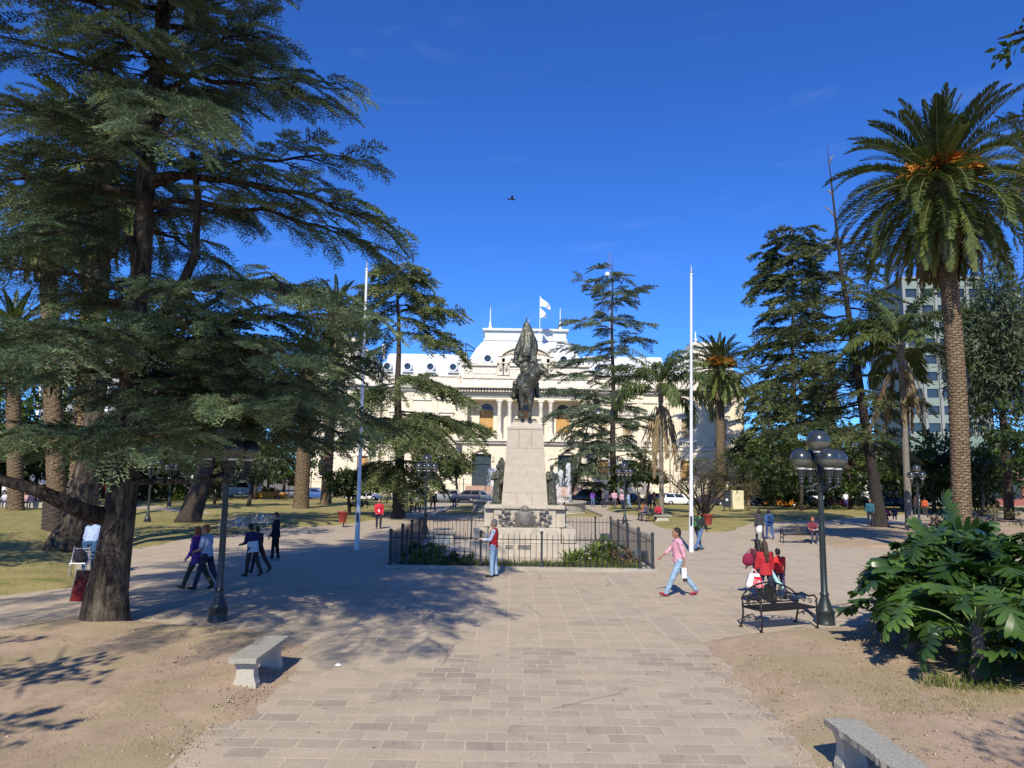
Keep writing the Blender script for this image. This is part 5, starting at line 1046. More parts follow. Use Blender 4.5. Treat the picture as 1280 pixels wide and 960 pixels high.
# left palms behind the cedar
for (qx, qy, tpx, tpy, tr, n, L, sd, lab) in ((100, 684, 128, 215, .52, 84, 4.6, 41, 'thick brown trunked date palm directly behind the big cedar trunk'), (72, 652, 58, 270, .5, 80, 4.6, 42, 'date palm with yellow hanging fronds at far left behind the cedar'),
        (376, 637, 385, 470, .62, 70, 4.2, 43, 'stout palm behind the cedar branches left of the flagpole'), (407, 632, 420, 395, .5, 70, 4.4, 44, 'tall slim palm with pale trunk just left of the flagpole'), (20, 640, 15, 420, .5, 66, 4.2, 45, 'palm in shade at the left picture edge')):
    b = G(qx, qy); tpv = P(tpx, tpy, b.y); phoenix('date_palm', lab, (b.x, b.y, .15), (tpv.x, b.y, tpv.z), tr, n, L, sd, False, 34, pairs=44, low=-70, rings=50, lw=.11)
# stump of a cut palm
b = G(68, 664); o = thing('palm_stump', 'short dark leaning palm stump on the left lawn', 'stump', (b.x, b.y, .2)); m = MB(); palm_trunk(m, (0, 0, -.2), (-.3, .1, 1.35), .52, .44, 8, .14, 18, 1.1); m.ell((-.31, .1, 1.33), (.42, .42, .12)); m.build('bark', M_BARKD, o, True)
# leaning dark trunk with broad crown
b = G(235, 655); q = P(262, 565, b.y); cr = P(275, 500, b.y)
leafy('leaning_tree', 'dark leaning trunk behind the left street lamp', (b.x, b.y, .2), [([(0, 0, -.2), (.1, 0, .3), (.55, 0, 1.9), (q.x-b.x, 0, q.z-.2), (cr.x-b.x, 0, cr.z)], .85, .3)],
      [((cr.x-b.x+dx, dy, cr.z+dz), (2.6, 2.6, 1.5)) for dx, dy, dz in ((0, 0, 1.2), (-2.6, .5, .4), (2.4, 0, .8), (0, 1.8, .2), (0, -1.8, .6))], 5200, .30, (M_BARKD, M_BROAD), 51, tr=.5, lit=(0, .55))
# wide trunk hidden behind the painter
b = G(78, 690); leafy('shade_tree', 'broad flared grey trunk behind the painter', (b.x, b.y, .1), [([(0, 0, -.2), (.1, 0, .35), (.3, .1, 1.0), (.55, .1, 3.0), (.7, .2, 6.5)], .72, .3)], [((.7+dx, .5+dy, 8+dz), (2.6, 2.6, 1.4)) for dx, dy, dz in ((0, 0, 0), (-2.6, 1, -.6), (2.2, 1.4, .2))], 4200, .26, (M_BARK, M_BROAD), 52, tr=.4, lit=(0, .6))

# ---- small trees, shrubs
def small_tree(name, label, px, py, cx, cy, w_, h_, n, size, mats, seed, lit=(.1, .9), tmpl=LEAF_T, cat='tree', group=None, tr=.16):
    b = G(px, py); k = b.y/FPX; c = P(cx, cy, b.y); W_ = w_*k; H_ = h_*k; r = random.Random(seed); lobes = []
    for i in range(9):
        a = i*2.4; q = .55 if i else 0; lobes.append(((c.x-b.x+W_*q*math.cos(a), W_*q*math.sin(a), c.z+H_*(r.uniform(-.45, .5) if i else 0)), (W_*.52*r.uniform(.75, 1.15), W_*.52, H_*.52*r.uniform(.8, 1.2))))
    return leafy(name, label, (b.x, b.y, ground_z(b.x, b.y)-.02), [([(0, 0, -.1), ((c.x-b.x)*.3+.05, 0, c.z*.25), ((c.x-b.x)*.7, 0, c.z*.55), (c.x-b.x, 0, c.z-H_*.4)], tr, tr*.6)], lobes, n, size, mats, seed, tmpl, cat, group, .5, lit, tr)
small_tree('orange_tree', 'small round orange tree left of the palace doors', 572, 626, 570, 584, 23, 17, 3400, .34, (M_BARKG, M_BROAD), 61, (.05, .85), tr=.2)
small_tree('ornamental_tree', 'small pale leaved tree on the lawn right of the left lamp', 310, 634, 318, 588, 30, 24, 2600, .26, (M_BARKD, M_GREV), 62, (.05, .6), tr=.22)
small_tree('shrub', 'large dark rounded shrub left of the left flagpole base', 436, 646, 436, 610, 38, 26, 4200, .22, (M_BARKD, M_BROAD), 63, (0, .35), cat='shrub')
small_tree('shrub', 'bright green leafy shrub behind the woman in red jacket', 492, 636, 492, 605, 32, 24, 3600, .22, (M_BARKD, M_BROADL), 64, (.05, .55), cat='shrub')
small_tree('shrub', 'rusty round shrub right of the leaning trunk', 268, 632, 267, 606, 13, 20, 1600, .2, (M_BARKD, M_TWIGL), 65, (.0, .6), cat='shrub')
small_tree('orange_tree', 'low dark round tree behind the seated group at right', 783, 633, 783, 598, 24, 18, 2600, .34, (M_BARKD, M_BROAD), 66, (.0, .5), tr=.2)
small_tree('orange_tree', 'low olive green tree behind the tan palm fronds', 806, 632, 812, 592, 24, 17, 2400, .34, (M_BARKD, M_TWIGL), 67, (.0, .5), tr=.2)
small_tree('leafy_tree', 'bright sunlit green tree behind the right street lamp', 1075, 634, 1070, 580, 46, 38, 5200, .36, (M_BARKD, M_BROADL), 68, (.1, .9), tr=.25)
small_tree('shrub', 'fan of dry bamboo stems beside the cream plinth', 935, 640, 936, 614, 14, 22, 900, .3, (M_TW := mat('dry_cane', (.17, .12, .07), .9, var=.3), M_TWIGL), 69, (.0, .5), tmpl=LONG_T, cat='shrub')
small_tree('silky_oak', 'tall pale leaved silky oak at the right edge', 1262, 652, 1248, 440, 62, 118, 26000, .62, (M_BARKD, M_GREV), 70, (.0, .9), LONG_T, tr=.4)
small_tree('shrub', 'thin dry bush growing at the big palm foot', 1195, 700, 1200, 655, 62, 26, 900, .15, (M_BARKD, M_TWIGL), 71, (0, .5), cat='shrub')
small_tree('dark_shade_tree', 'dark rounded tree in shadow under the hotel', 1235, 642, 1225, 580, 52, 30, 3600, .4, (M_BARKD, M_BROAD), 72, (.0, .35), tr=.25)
# bare multi-stem shrub right of the flagpole
b = G(880, 650); r = np.random.default_rng(73); tr_l = []; tips = []
for i in range(13):
    a = i*2*PI/13+r.uniform(-.2, .2); L = r.uniform(2.6, 4.6); d = Vector((math.cos(a)*r.uniform(.35, .95), math.sin(a)*.5, 1)).normalized(); p1 = d*L*.45; p2 = d*L+Vector((math.cos(a)*.6, 0, .1)); tr_l.append(([Vector((0, 0, -.1)), p1, p2], .11, .03)); tips.append(p2)
    for k_ in range(4):
        q = p1.lerp(p2, r.uniform(.1, .9)); e = q+Vector((r.normal(0, .8), r.normal(0, .5), r.uniform(.3, 1.3))); tr_l.append(([q, q.lerp(e, .5)+Vector((0, 0, .1)), e], .035, .01)); tips.append(e)
leafy('bare_shrub', 'half bare many stemmed shrub on the lawn right of the flagpole', (b.x, b.y, .25), tr_l, [(tuple(t_), (.95, .8, .8)) for t_ in tips[::2]], 5200, .13, (M_BARKD, M_TWIGL), 74, tr=.05, cat='shrub', lit=(0, .7), gap=1.5)
# background trees closing the view along the streets
rb = np.random.default_rng(80)
LABS = ['dense dark tree', 'pale leaved tree', 'tall dark tree', 'broad olive tree', 'rounded green tree']
spots = [(-20, 66, 12), (45, 72, 13), (110, 66, 11), (150, 78, 13), (215, 80, 12), (275, 84, 11.5), (320, 82, 9), (355, 92, 11), (1000, 74, 10), (1060, 80, 12), (1165, 74, 11), (1225, 70, 9), (-150, 88, 9), (-60, 92, 10), (20, 95, 8.5), (95, 90, 7), (150, 97, 8), (205, 90, 7.5), (262, 96, 7), (335, 99, 6.5), (0, 70, 9), (-70, 60, 11), (180, 74, 6.5), (942, 95, 9), (1005, 97, 8), (1045, 92, 8.5), (1110, 96, 8.5), (1150, 90, 8.5), (1215, 95, 7), (1290, 88, 10), (1350, 75, 10), (968, 84, 7.5), (1320, 55, 9), (1185, 82, 6)]
WHERE = ['over the far seated people', 'behind the pair of palms', 'behind the flared grey trunk', 'right of the big cedar trunk', 'left of the left lamp', 'right of the left lamp', 'behind the pale ornamental tree', 'left of the stout palm', 'left of the right lamp', 'behind the leaning cedar', 'between leaning cedar and big palm', 'right of the big palm trunk', 'beyond the far left lawn', 'left of the pale low building', 'behind the left edge palm', 'behind the brown palm trunks', 'behind the big cedar trunk', 'left of the leaning trunk', 'behind the leaning trunk', 'behind the orange street cab', 'over the seated people at far left', 'outside the left edge', 'near the red crowd at left',
         'right of the palace end', 'behind the dark pine', 'behind the distant small palm', 'beside the white shop', 'in front of the white shop', 'left of the red shop', 'right of the big palm', 'at the right edge street', 'behind the orange taxi', 'at the far right edge', 'left of the big palm foot']
for i, (px, y, h) in enumerate(spots):
    b = P(px, 597, y); lob = [((rb.normal(0, h*.2), rb.normal(0, h*.15), h*(.50+.15*rb.normal())), (h*.26, h*.24, h*.2)) for _ in range(9)]
    leafy('street_tree', LABS[i % 5]+' '+WHERE[i], (b.x, y, 0), [([(0, 0, -.1), (.1, 0, h*.2), (.15, 0, h*.42)], .22, .14)], lob, 2600, .42+h*.008, (M_BARKD, M_BROAD if i % 3 or i < 12 else M_BROADL), 90+i, lit=(0, .5), tr=.3, group='street trees closing the view')
# hedge along the left street
for i, (x0, x1, y) in enumerate(((170, 250, 76), (30, 120, 80))):
    a = P(x0, 597, y).x; c = P(x1, 597, y).x; lob = [((u*(c-a), 0, .75), (1.4, .8, .85)) for u in np.linspace(0, 1, 9)]
    leafy('hedge', ['clipped light green hedge left of the leaning trunk', 'dark hedge behind the two palm trunks'][i], (a, y, 0), [([(0, 0, 0), (.2, 0, .5)], .05, .03)], lob, 4200, .2, (M_BARKD, M_BROADL if i == 0 else M_BROAD), 120+i, cat='hedge', lit=(.05, .6), tr=.05, wood='stem')
# two trees standing beside and behind the camera: only their shadows and one twig reach the picture
def shadow_tree(label, b, lob, seed, n=2600, m_=M_BROAD, sz=.24):
    leafy('plaza_tree', label, b, [([(0, 0, -.1), (.1, .1, 2.5), (.2, .2, 5.5)], .3, .18)], lob, n, sz, (M_BARKD, m_), seed, lit=(.1, .6), tr=.3, gap=1.6)
tw = P(1268, 40, 8.2)
shadow_tree('tree beside the camera whose one leafy twig enters at top right', (9.6, 3.2, 0), [((tw.x+.30-9.6, 5.0, tw.z+.05), (.32, .6, .30)), ((-4.6, -2.2, 6.6), (1.2, .6, .4)), ((-3.2, -2.6, 7.4), (1.3, .8, .5)), ((-2.4, -1.4, 7.2), (1.0, .7, .5)), ((.8, -.8, 8.2), (1.4, 1.3, .9))], 131, 2600, sz=.12)
shadow_tree('thin branched tree just left of the camera', (-12.5, .5, 0), [((2.6, 2.0, 7.2), (1.5, .8, .35)), ((4.6, 3.0, 6.6), (1.3, .6, .3)), ((3.4, .6, 6.9), (1.2, .7, .3)), ((5.6, 1.0, 6.3), (.8, .5, .25)), ((1.2, 3.2, 7.8), (1.3, .8, .5)), ((4.8, -.4, 6.0), (.9, .5, .3))], 132, 800)
o = D.objects['plaza_tree.001'] if 'plaza_tree.001' in D.objects else None

shadow_tree('shade tree beyond the left picture edge', (-23.5, 20.5, .1), [((0, 0, 7.5), (2.4, 2, 1.4)), ((2.2, .8, 6.8), (1.8, 1.6, .9)), ((-1.5, 1.5, 8.2), (2, 1.8, 1.2)), ((1.2, -1.6, 8.4), (1.8, 1.5, 1.0))], 133, 2600)

shadow_tree('broad shade tree just beyond the left picture edge', (-19.5, 16.5, .1), [((0, 0, 8.0), (2.4, 2.2, 1.3)), ((2.4, .6, 7.2), (1.9, 1.6, .9)), ((-1.5, 2.2, 8.6), (2.2, 1.9, 1.2)), ((.6, 3.4, 7.6), (2.0, 1.7, 1.0)), ((1.6, -2.0, 8.6), (1.8, 1.5, 1.0))], 134, 4200)
# ================================================================ street furniture
M_LAMP = mat('lamp_green_paint', (.035, .045, .046), .38, metal=.3, var=.25, scale=6)
M_CAPG = mat('smoked_globe_cap', (.030, .036, .042), .22, var=.2, scale=3, coat=.3, spec=.6)
mg, tg_, bg_, newg, lkg = nt('globe_glass'); S(bg_, 'Base Color', (.30, .29, .25, 1)); S(bg_, 'Roughness', .08); S(bg_, 'Specular IOR Level', .7); trg = newg('ShaderNodeBsdfTransparent'); trg.inputs['Color'].default_value = (.80, .78, .70, 1)
mxg = newg('ShaderNodeMixShader'); S(mxg, 'Fac', .34); lkg(trg.outputs[0], mxg.inputs[1]); lkg(bg_.outputs['BSDF'], mxg.inputs[2]); lkg(mxg.outputs[0], tg_.nodes['Material Output'].inputs['Surface'])
def globe(parent, x, y, z, r):
    n = 12; up = [(r*math.cos(R(a)), r*math.sin(R(a))) for a in range(0, 90, 9)]+[(.001, r)]; lo = [(r*math.cos(R(a)), r*math.sin(R(a))) for a in range(-65, 1, 8)]+[(r, 0)]
    g = MB(); g.lathe(lo, (x, y, z), 22, False); gl = g.build('lamp_globe', mg, parent, True)
    c = MB(); c.lathe([(r*1.012, -.012), (r*1.02, 0)]+[(a*1.01, b*1.01) for a, b in up[1:]], (x, y, z), 22, False); c.build('globe_cap', M_CAPG, gl, True)
    w_ = MB(); zz = -r*math.sin(R(65)); w_.lathe([(r*.44, zz-.03), (r*.46, zz), (r*.40, zz+.012)], (x, y, z), 16); w_.build('collar', M_WHITE, gl, True)
def lamp(label, X, Y, rz, top=True):
    o = thing('street_lamp', label, 'street lamp', (X, Y, 0), rz, 'globe street lamps round the monument')
    m = MB(); m.lathe([(.205, 0), (.205, .03), (.19, .05), (.185, .25), (.2, .27), (.17, .30), (.155, .34), (.12, .44), (.085, .55), (.08, .60)], (0, 0, 0), 22); m.build('base', M_LAMP, o, 'auto')
    m = MB(); m.lathe([(.085, .6), (.1, .62), (.085, .65), (.07, .67), (.066, 1.5), (.058, 2.78), (.075, 2.80), (.075, 2.88), (.055, 2.9), (.06, 3.1), (.09, 3.14), (.09, 3.2), (.055, 3.24), (.05, 3.55), (.09, 3.58), (.1, 3.66)], (0, 0, 0), 18); m.build('pole', M_LAMP, o, 'auto')
    globe(o, 0, 0, 3.89, .245)
    for k_ in range(4):
        a = k_*PI/2; c, s_ = math.cos(a), math.sin(a); m = MB()
        m.tube([(c*.05, s_*.05, 2.98), (c*.2, s_*.2, 2.90), (c*.33, s_*.33, 2.88), (c*.41, s_*.41, 2.95), (c*.41, s_*.41, 3.02)], [.026, .024, .022, .028, .035], 8)
        m.tube([(c*.05, s_*.05, 2.84), (c*.16, s_*.16, 2.80), (c*.24, s_*.24, 2.86)], .014, 6)
        m.lathe([(.05, 2.98), (.06, 3.0), (.045, 3.03), (.06, 3.06), (.06, 3.08), (.05, 3.1), (.075, 3.12), (.085, 3.28), (.095, 3.30)], (c*.41, s_*.41, 0), 14); m.build('arm', M_LAMP, o, 'auto')
        globe(o, c*.41, s_*.41, 3.5, .22)
    return o
def lamp_px(label, px, py, rz): q = G(px, py); return lamp(label, q.x, q.y, R(rz))
lamp_px('black lamp with five globes beside the ornate bench at right', 1032, 780, 4)
lamp_px('black lamp with five globes under the cedar branches at left', 272, 776, 33)
lamp_px('globe lamp behind the left rear corner of the railing', 531, 668, 20)
lamp_px('globe lamp behind the right rear corner of the railing', 781, 655, 10)
lamp_px('globe lamp between the two palms at the far right', 1150, 668, 15)
lamp_px('small distant globe lamp on the lawn left of the leaning trunk', 211, 634, 0)
lamp_px('globe lamp half hidden behind the big cedar trunk', 184, 655, 12)
M_POLE = mat('white_flagpole_paint', (.72, .73, .74), .4, var=.08, scale=2, metal=.1)
def flagpole(label, bx, by, tx, ty):
    b = G(bx, by); t_ = P(tx, ty, b.y)-Vector((b.x, b.y, 0)); o = thing('flagpole', label, 'flagpole', (b.x, b.y, 0), 0, 'bare white flagpoles'); L = t_.z
    f = lambda z: Vector((t_.x*z/L, t_.y*z/L, z)); m = MB(); m.tube([f(0), f(.5), f(1.6)], [.105, .1, .098], 14); m.tube([f(1.6), f(1.64)], [.112, .112], 14); m.tube([f(1.6), f(5), f(L-.45)], [.085, .068, .05], 12); m.build('pole', M_POLE, o, 'auto')
    m = MB(); m.tube([f(L-.5), f(L-.44)], [.075, .075], 10); m.tube([f(L-.44), f(L-.40), f(L-.3), f(L)], [.03, .10, .085, .004], 8, True, .35); m.build('spear_finial', M_POLE, o, 'auto')
    m = MB(); m.tube([f(1.3)+Vector((.0, -.1, 0)), f(1.3)+Vector((0, -.16, .05))], .02, 6); m.box(-.04, .04, -.13, -.09, 1.1, 1.5); m.build('cleat', M_LAMP, o)
flagpole('bare white flagpole with spear tip left of the railing', 446, 687, 459, 323)
flagpole('bare white flagpole with spear tip right of the railing', 864, 690, 864, 330)
b = G(459, 683); 
# ---- stone benches
M_SBEN = mat('speckled_granite', (.36, .34, .28), .9, var=.3, scale=55, bump=.35, bscale=45, dirt=(.20, .19, .155)); M_SBEN2 = mat('pale_terrazzo', (.44, .41, .34), .9, var=.25, scale=60)
def stone_bench(label, x, y0, L, w_, rz=0, chip=1, h=.43):
    o = thing('stone_bench', label, 'bench', (x, y0, ground_z(x, y0+.3)*.6), rz)
    bm = bmesh.new(); r = random.Random(chip); nx, ny = 8, 26; vs = []
    m = MB(); top = []; 
    for i in range(ny+1):
        row = []
        for j in range(nx+1):
            xx = -w_/2+w_*j/nx; yy = L*i/ny; e = 0
            if j == nx and chip: e = -abs(r.gauss(0, .005))-(.022 if r.random() < .12 else 0)
            if i in (0, ny): yy += r.gauss(0, .003)
            row.append((xx+e*(1 if chip > 0 else -1), yy, h+r.gauss(0, .0012)-(.004 if j in (0, nx) or i in (0, ny) else 0)))
        top.append(row)
    V = [p for row in top for p in row]; F = [(i*(nx+1)+j, i*(nx+1)+j+1, (i+1)*(nx+1)+j+1, (i+1)*(nx+1)+j) for i in range(ny) for j in range(nx)]; n0 = len(V)
    ring = [j for j in range(nx+1)]+[i*(nx+1)+nx for i in range(1, ny+1)]+[ny*(nx+1)+j for j in range(nx-1, -1, -1)]+[i*(nx+1) for i in range(ny-1, 0, -1)]
    V += [(V[q][0]*(.97), V[q][1], h-.075) for q in ring]; k_ = len(ring)
    F += [(ring[(q+1) % k_], ring[q], n0+q, n0+(q+1) % k_) for q in range(k_)]+[tuple(n0+q for q in range(k_-1, -1, -1))]
    m.add(V, F); s_ = m.build('seat', M_SBEN, o)
    if chip < 0: s_.scale.x = -1
    bm.free()
    for yy in (.12, L-.30):
        m = MB(); m.loft([[(sx*hw, yy+dy, z) for sx, dy in ((-1, 0), (1, 0), (1, .18), (-1, .18))] for z, hw in ((-.1, w_*.40), (.05, w_*.40), (.08, w_*.37), (.16, w_*.31), (.24, w_*.30), (.31, w_*.36), (h-.077, w_*.44))]); m.build('leg', M_SBEN2, o)
stone_bench('granite bench with chipped edge on the left dirt by the path', -3.66, 10.35, 1.45, .40, R(0), 3)
stone_bench('granite bench with broken front edge at the lower right', 3.62, 6.72, 1.42, .36, R(1.5), -5, .45)
m = MB(); m.box(-.03, .03, -.02, .02, 0, .4, .006); q = thing('stone_slab', 'loose pale stone strip leaning on the broken right bench', 'stone', (3.40, 6.75, .03)); o = m.build('slab', M_SBEN2, q); o.rotation_euler = (0, R(14), 0)
# ---- cast-iron benches
M_CIRON = mat('cast_iron', (.035, .032, .03), .5, metal=.5, var=.3, scale=12)
M_SIRON = mat('silvered_iron', (.30, .30, .31), .5, metal=.3, var=.3, scale=12)
def arc(c, r, a0, a1, n=10, ax='xz', o=0):
    return [(c[0]+r*math.cos(R(a0+(a1-a0)*i/n)), o, c[1]+r*math.sin(R(a0+(a1-a0)*i/n))) for i in range(n+1)]
def iron_bench(label, X, Y, rz, m_, L=1.45):
    o = thing('iron_bench', label, 'bench', (X, Y, ground_z(X, Y)), rz, 'ornate iron benches'); h = L/2
    m = MB()
    for i in range(7): m.box(-h+.04, h-.04, -.22+.07*i, -.175+.07*i, .415, .44, .004)
    m.box(-h+.03, h-.03, -.25, -.225, .40, .445); m.box(-h+.03, h-.03, .262, .285, .40, .445); m.build('seat', m_, o)
    m = MB(); by = lambda z: .27+(z-.44)*.22
    def b3(pts): return [(x, by(z), z) for x, _, z in pts]
    topc = [(-h+L*i/20, 0, .60+.27*math.sin(PI*i/20)**.7) for i in range(21)]
    m.tube(b3(topc), .018, 6); m.tube(b3([(-h, 0, .44), (-h, 0, .6)]), .018, 6); m.tube(b3([(h, 0, .44), (h, 0, .6)]), .018, 6); m.tube(b3([(-h, 0, .48), (h, 0, .48)]), .014, 6)
    m.tube(b3([(.15*math.cos(a), 0, .66+.17*math.sin(a)) for a in [2*PI*i/20 for i in range(21)]]), .018, 6)
    m.add([(.14*math.cos(2*PI*i/16), by(.66+.16*math.sin(2*PI*i/16))-.002, .66+.16*math.sin(2*PI*i/16)) for i in range(16)], [tuple(range(16))])
    for s_ in (-1, 1):
        for cx, cz, r_ in ((.27, .60, .085), (.44, .58, .075), (.58, .54, .05), (.33, .74, .055)):
            m.tube(b3([(s_*(cx+r_*(1-i/26)*math.cos(i*.42+1)), 0, cz+r_*(1-i/26)*math.sin(i*.42+1)) for i in range(22)]), .012, 5)
        m.tube(b3([(s_*.15, 0, .5), (s_*.25, 0, .7), (s_*.4, 0, .8), (s_*.5, 0, .68), (s_*.62, 0, .5)]), .012, 5); m.tube(b3([(s_*.18, 0, .76), (s_*.3, 0, .5), (s_*.45, 0, .66), (s_*.6, 0, .62)]), .011, 5)
    m.build('backrest', m_, o, True)
    for s_ in (-1, 1):
        x = s_*h; m = MB(); T = lambda pts: [(x, y, z) for y, z in pts]
        m.tube(T([(.30, .60), (.15, .66), (-.05, .62), (-.2, .66), (-.27, .60), (-.24, .53)]), .02, 6); m.tube(T([(-.27, .60), (-.26, .42), (-.29, .2), (-.26, 0)]), .02, 6); m.tube(T([(.29, .48), (.27, .3), (.31, .14), (.36, 0)]), .02, 6)
        m.tube(T([(-.25, .42), (.28, .42)]), .016, 6); m.tube(T([(-.27, .2), (0, .32), (.29, .2)]), .013, 6)
        for cy, cz, r_ in ((-.08, .52, .06), (.1, .52, .06), (-.12, .24, .05), (.12, .24, .05)): m.tube(T([(cy+r_*(1-i/20)*math.cos(i*.45), cz+r_*(1-i/20)*math.sin(i*.45)) for i in range(16)]), .01, 5)
        m.tube(T([(-.31, .0), (-.22, 0)]), .025, 6); m.tube(T([(.31, .0), (.41, 0)]), .025, 6); m.build('bench_end', m_, o, True)
    return o
q = G(976, 785); iron_bench('black scrollwork iron bench beside the right street lamp', q.x, q.y, R(22), M_CIRON)
q = G(293, 668); iron_bench('silvery iron bench nearer the left lamp pole', q.x, q.y, R(-18), M_SIRON)
q = G(322, 663); iron_bench('silvery iron bench between two dark clothed men', q.x, q.y, R(-14), M_SIRON)
q = G(1000, 679); iron_bench('dark iron bench with the seated reading woman', q.x, q.y, R(-6), M_CIRON, 1.7)
# ---- litter bins, plinth, panel
M_RED = mat('red_plastic', (.27, .045, .03), .5, var=.2, scale=4)
def bin_(label, px, py):
    q = G(px, py); o = thing('litter_bin', label, 'litter bin', (q.x, q.y, ground_z(q.x, q.y)), 0, 'red litter baskets'); m = MB(); m.lathe([(.2, .28), (.29, .85), (.31, .86), (.31, .9), (.28, .9), (.19, .32)], (0, -.05, 0), 18, False); m.lathe([(.001, .29), (.2, .285)], (0, -.05, 0), 18, False); m.build('basket', M_RED, o, True)
    m = MB(); m.tube([(0, .27, -.1), (0, .27, .95)], .035, 8); m.box(-.05, .05, .2, .27, .6, .64); m.build('post', M_LAMP, o)
bin_('red litter basket right of the left flagpole shade', 428, 659); bin_('orange red litter basket behind the man with green backpack', 885, 664)
q = G(922, 641); o = thing('stone_plinth', 'cream stone plinth with faint round emblem on the right lawn', 'plinth', (q.x, q.y, .35)); m = MB(); m.box(-.53, .53, -.3, .3, 0, 1.75, .02); m.build('block', mat('cream_plinth', (.66, .58, .36), .85, var=.1), o)
m = MB(); m.tube([(.27*math.cos(2*PI*i/20), -.303, 1.05+.33*math.sin(2*PI*i/20)) for i in range(21)], .012, 4); m.ell((0, -.3, 1.05), (.17, .015, .22)); m.build('emblem', mat('plinth_relief', (.55, .48, .30), .85, var=.1), o, True)
q = G(909, 640.5); o = thing('notice_board', 'narrow black notice board left of the cream plinth', 'sign', (q.x, q.y, .35)); m = MB(); m.box(-.36, .36, -.05, .05, .15, 1.75, .015); m.build('board', mat('black_board', (.03, .035, .045), .4, var=.2), o); m = MB(); m.box(-.3, -.22, -.04, .04, -.3, .15); m.box(.22, .3, -.04, .04, -.3, .15); m.build('stand', M_LAMP, o); m = MB(); m.box(-.12, .1, -.053, -.051, .75, .95); m.build('notice', M_WHITE, o)
q = G(100, 752); o = thing('portfolio_board', 'dark red framed board leaning at the big cedar trunk', 'board', (q.x, q.y, .0), R(8)); 
mr_, tr2, br_, newr, lkr = nt('red_photo_print'); cor = newr('ShaderNodeTexCoord'); sxr = newr('ShaderNodeSeparateXYZ'); lkr(cor.outputs['Object'], sxr.inputs[0]); nr = newr('ShaderNodeTexNoise'); S(nr, 'Scale', 6); lkr(cor.outputs['Object'], nr.inputs['Vector']); adr = newr('ShaderNodeMath'); adr.operation = 'MULTIPLY_ADD'; lkr(nr.outputs['Fac'], adr.inputs[0]); adr.inputs[1].default_value = .35; lkr(sxr.outputs['Z'], adr.inputs[2]); rr_ = newr('ShaderNodeValToRGB'); rr_.color_ramp.elements[0].color = (.16, .012, .012, 1); rr_.color_ramp.elements[1].color = (.018, .012, .018, 1); rr_.color_ramp.elements[1].position = .85; lkr(adr.outputs[0], rr_.inputs['Fac']); lkr(rr_.outputs['Color'], br_.inputs['Base Color']); S(br_, 'Roughness', .75); S(br_, 'Specular IOR Level', .1)
m = MB(); m.box(-.22, .22, -.012, .012, 0, .72); p_ = m.build('print', mr_, o); p_.rotation_euler = (R(-20), 0, 0)
m = MB()
for a in ((-.24, -.22, 0, .72), (.22, .24, 0, .72), (-.24, .24, .72, .74), (-.24, .24, -.02, 0)): m.box(a[0], a[1], -.018, .018, a[2], a[3])
p_ = m.build('frame', M_LAMP, o); p_.rotation_euler = (R(-20), 0, 0)
q = G(422, 832); o = MB(); o.add([(-.05, -.03, .004), (.05, -.04, .006), (.06, .03, .012), (-.04, .04, .005), (0, 0, .04)], [(0, 1, 4), (1, 2, 4), (2, 3, 4), (3, 0, 4)]); o = o.build('paper_scrap', M_WHITE, None, False, (q.x, q.y, 0)); tag(o, 'crumpled white paper scrap lying on the path', 'litter')
# bird in the sky
q = P(640, 249, 60); o = thing('bird', 'small dark bird gliding high in the blue sky', 'bird', q, R(20)); m = MB(); m.ell((0, 0, 0), (.28, .08, .08)); m.cap((.25, 0, .02), .06, (.34, 0, .03), .02); m.loft([[(.1, 0, .03), (-.1, 0, .03), (-.1, 0, .05), (.1, 0, .05)], [(.0, .3, .16), (-.16, .3, .16), (-.16, .3, .17), (.0, .3, .17)], [(-.12, .55, .10), (-.2, .55, .10), (-.2, .55, .105), (-.12, .55, .105)]]); m.loft([[(.1, 0, .03), (-.1, 0, .03), (-.1, 0, .05), (.1, 0, .05)], [(.0, -.3, .16), (-.16, -.3, .16), (-.16, -.3, .17), (.0, -.3, .17)], [(-.12, -.55, .10), (-.2, -.55, .10), (-.2, -.55, .105), (-.12, -.55, .105)]]); m.add([(-.2, .03, 0), (-.42, .1, 0), (-.42, -.1, 0), (-.2, -.03, 0)], [(0, 1, 2, 3)]); m.build('body', M_BARKD, o)

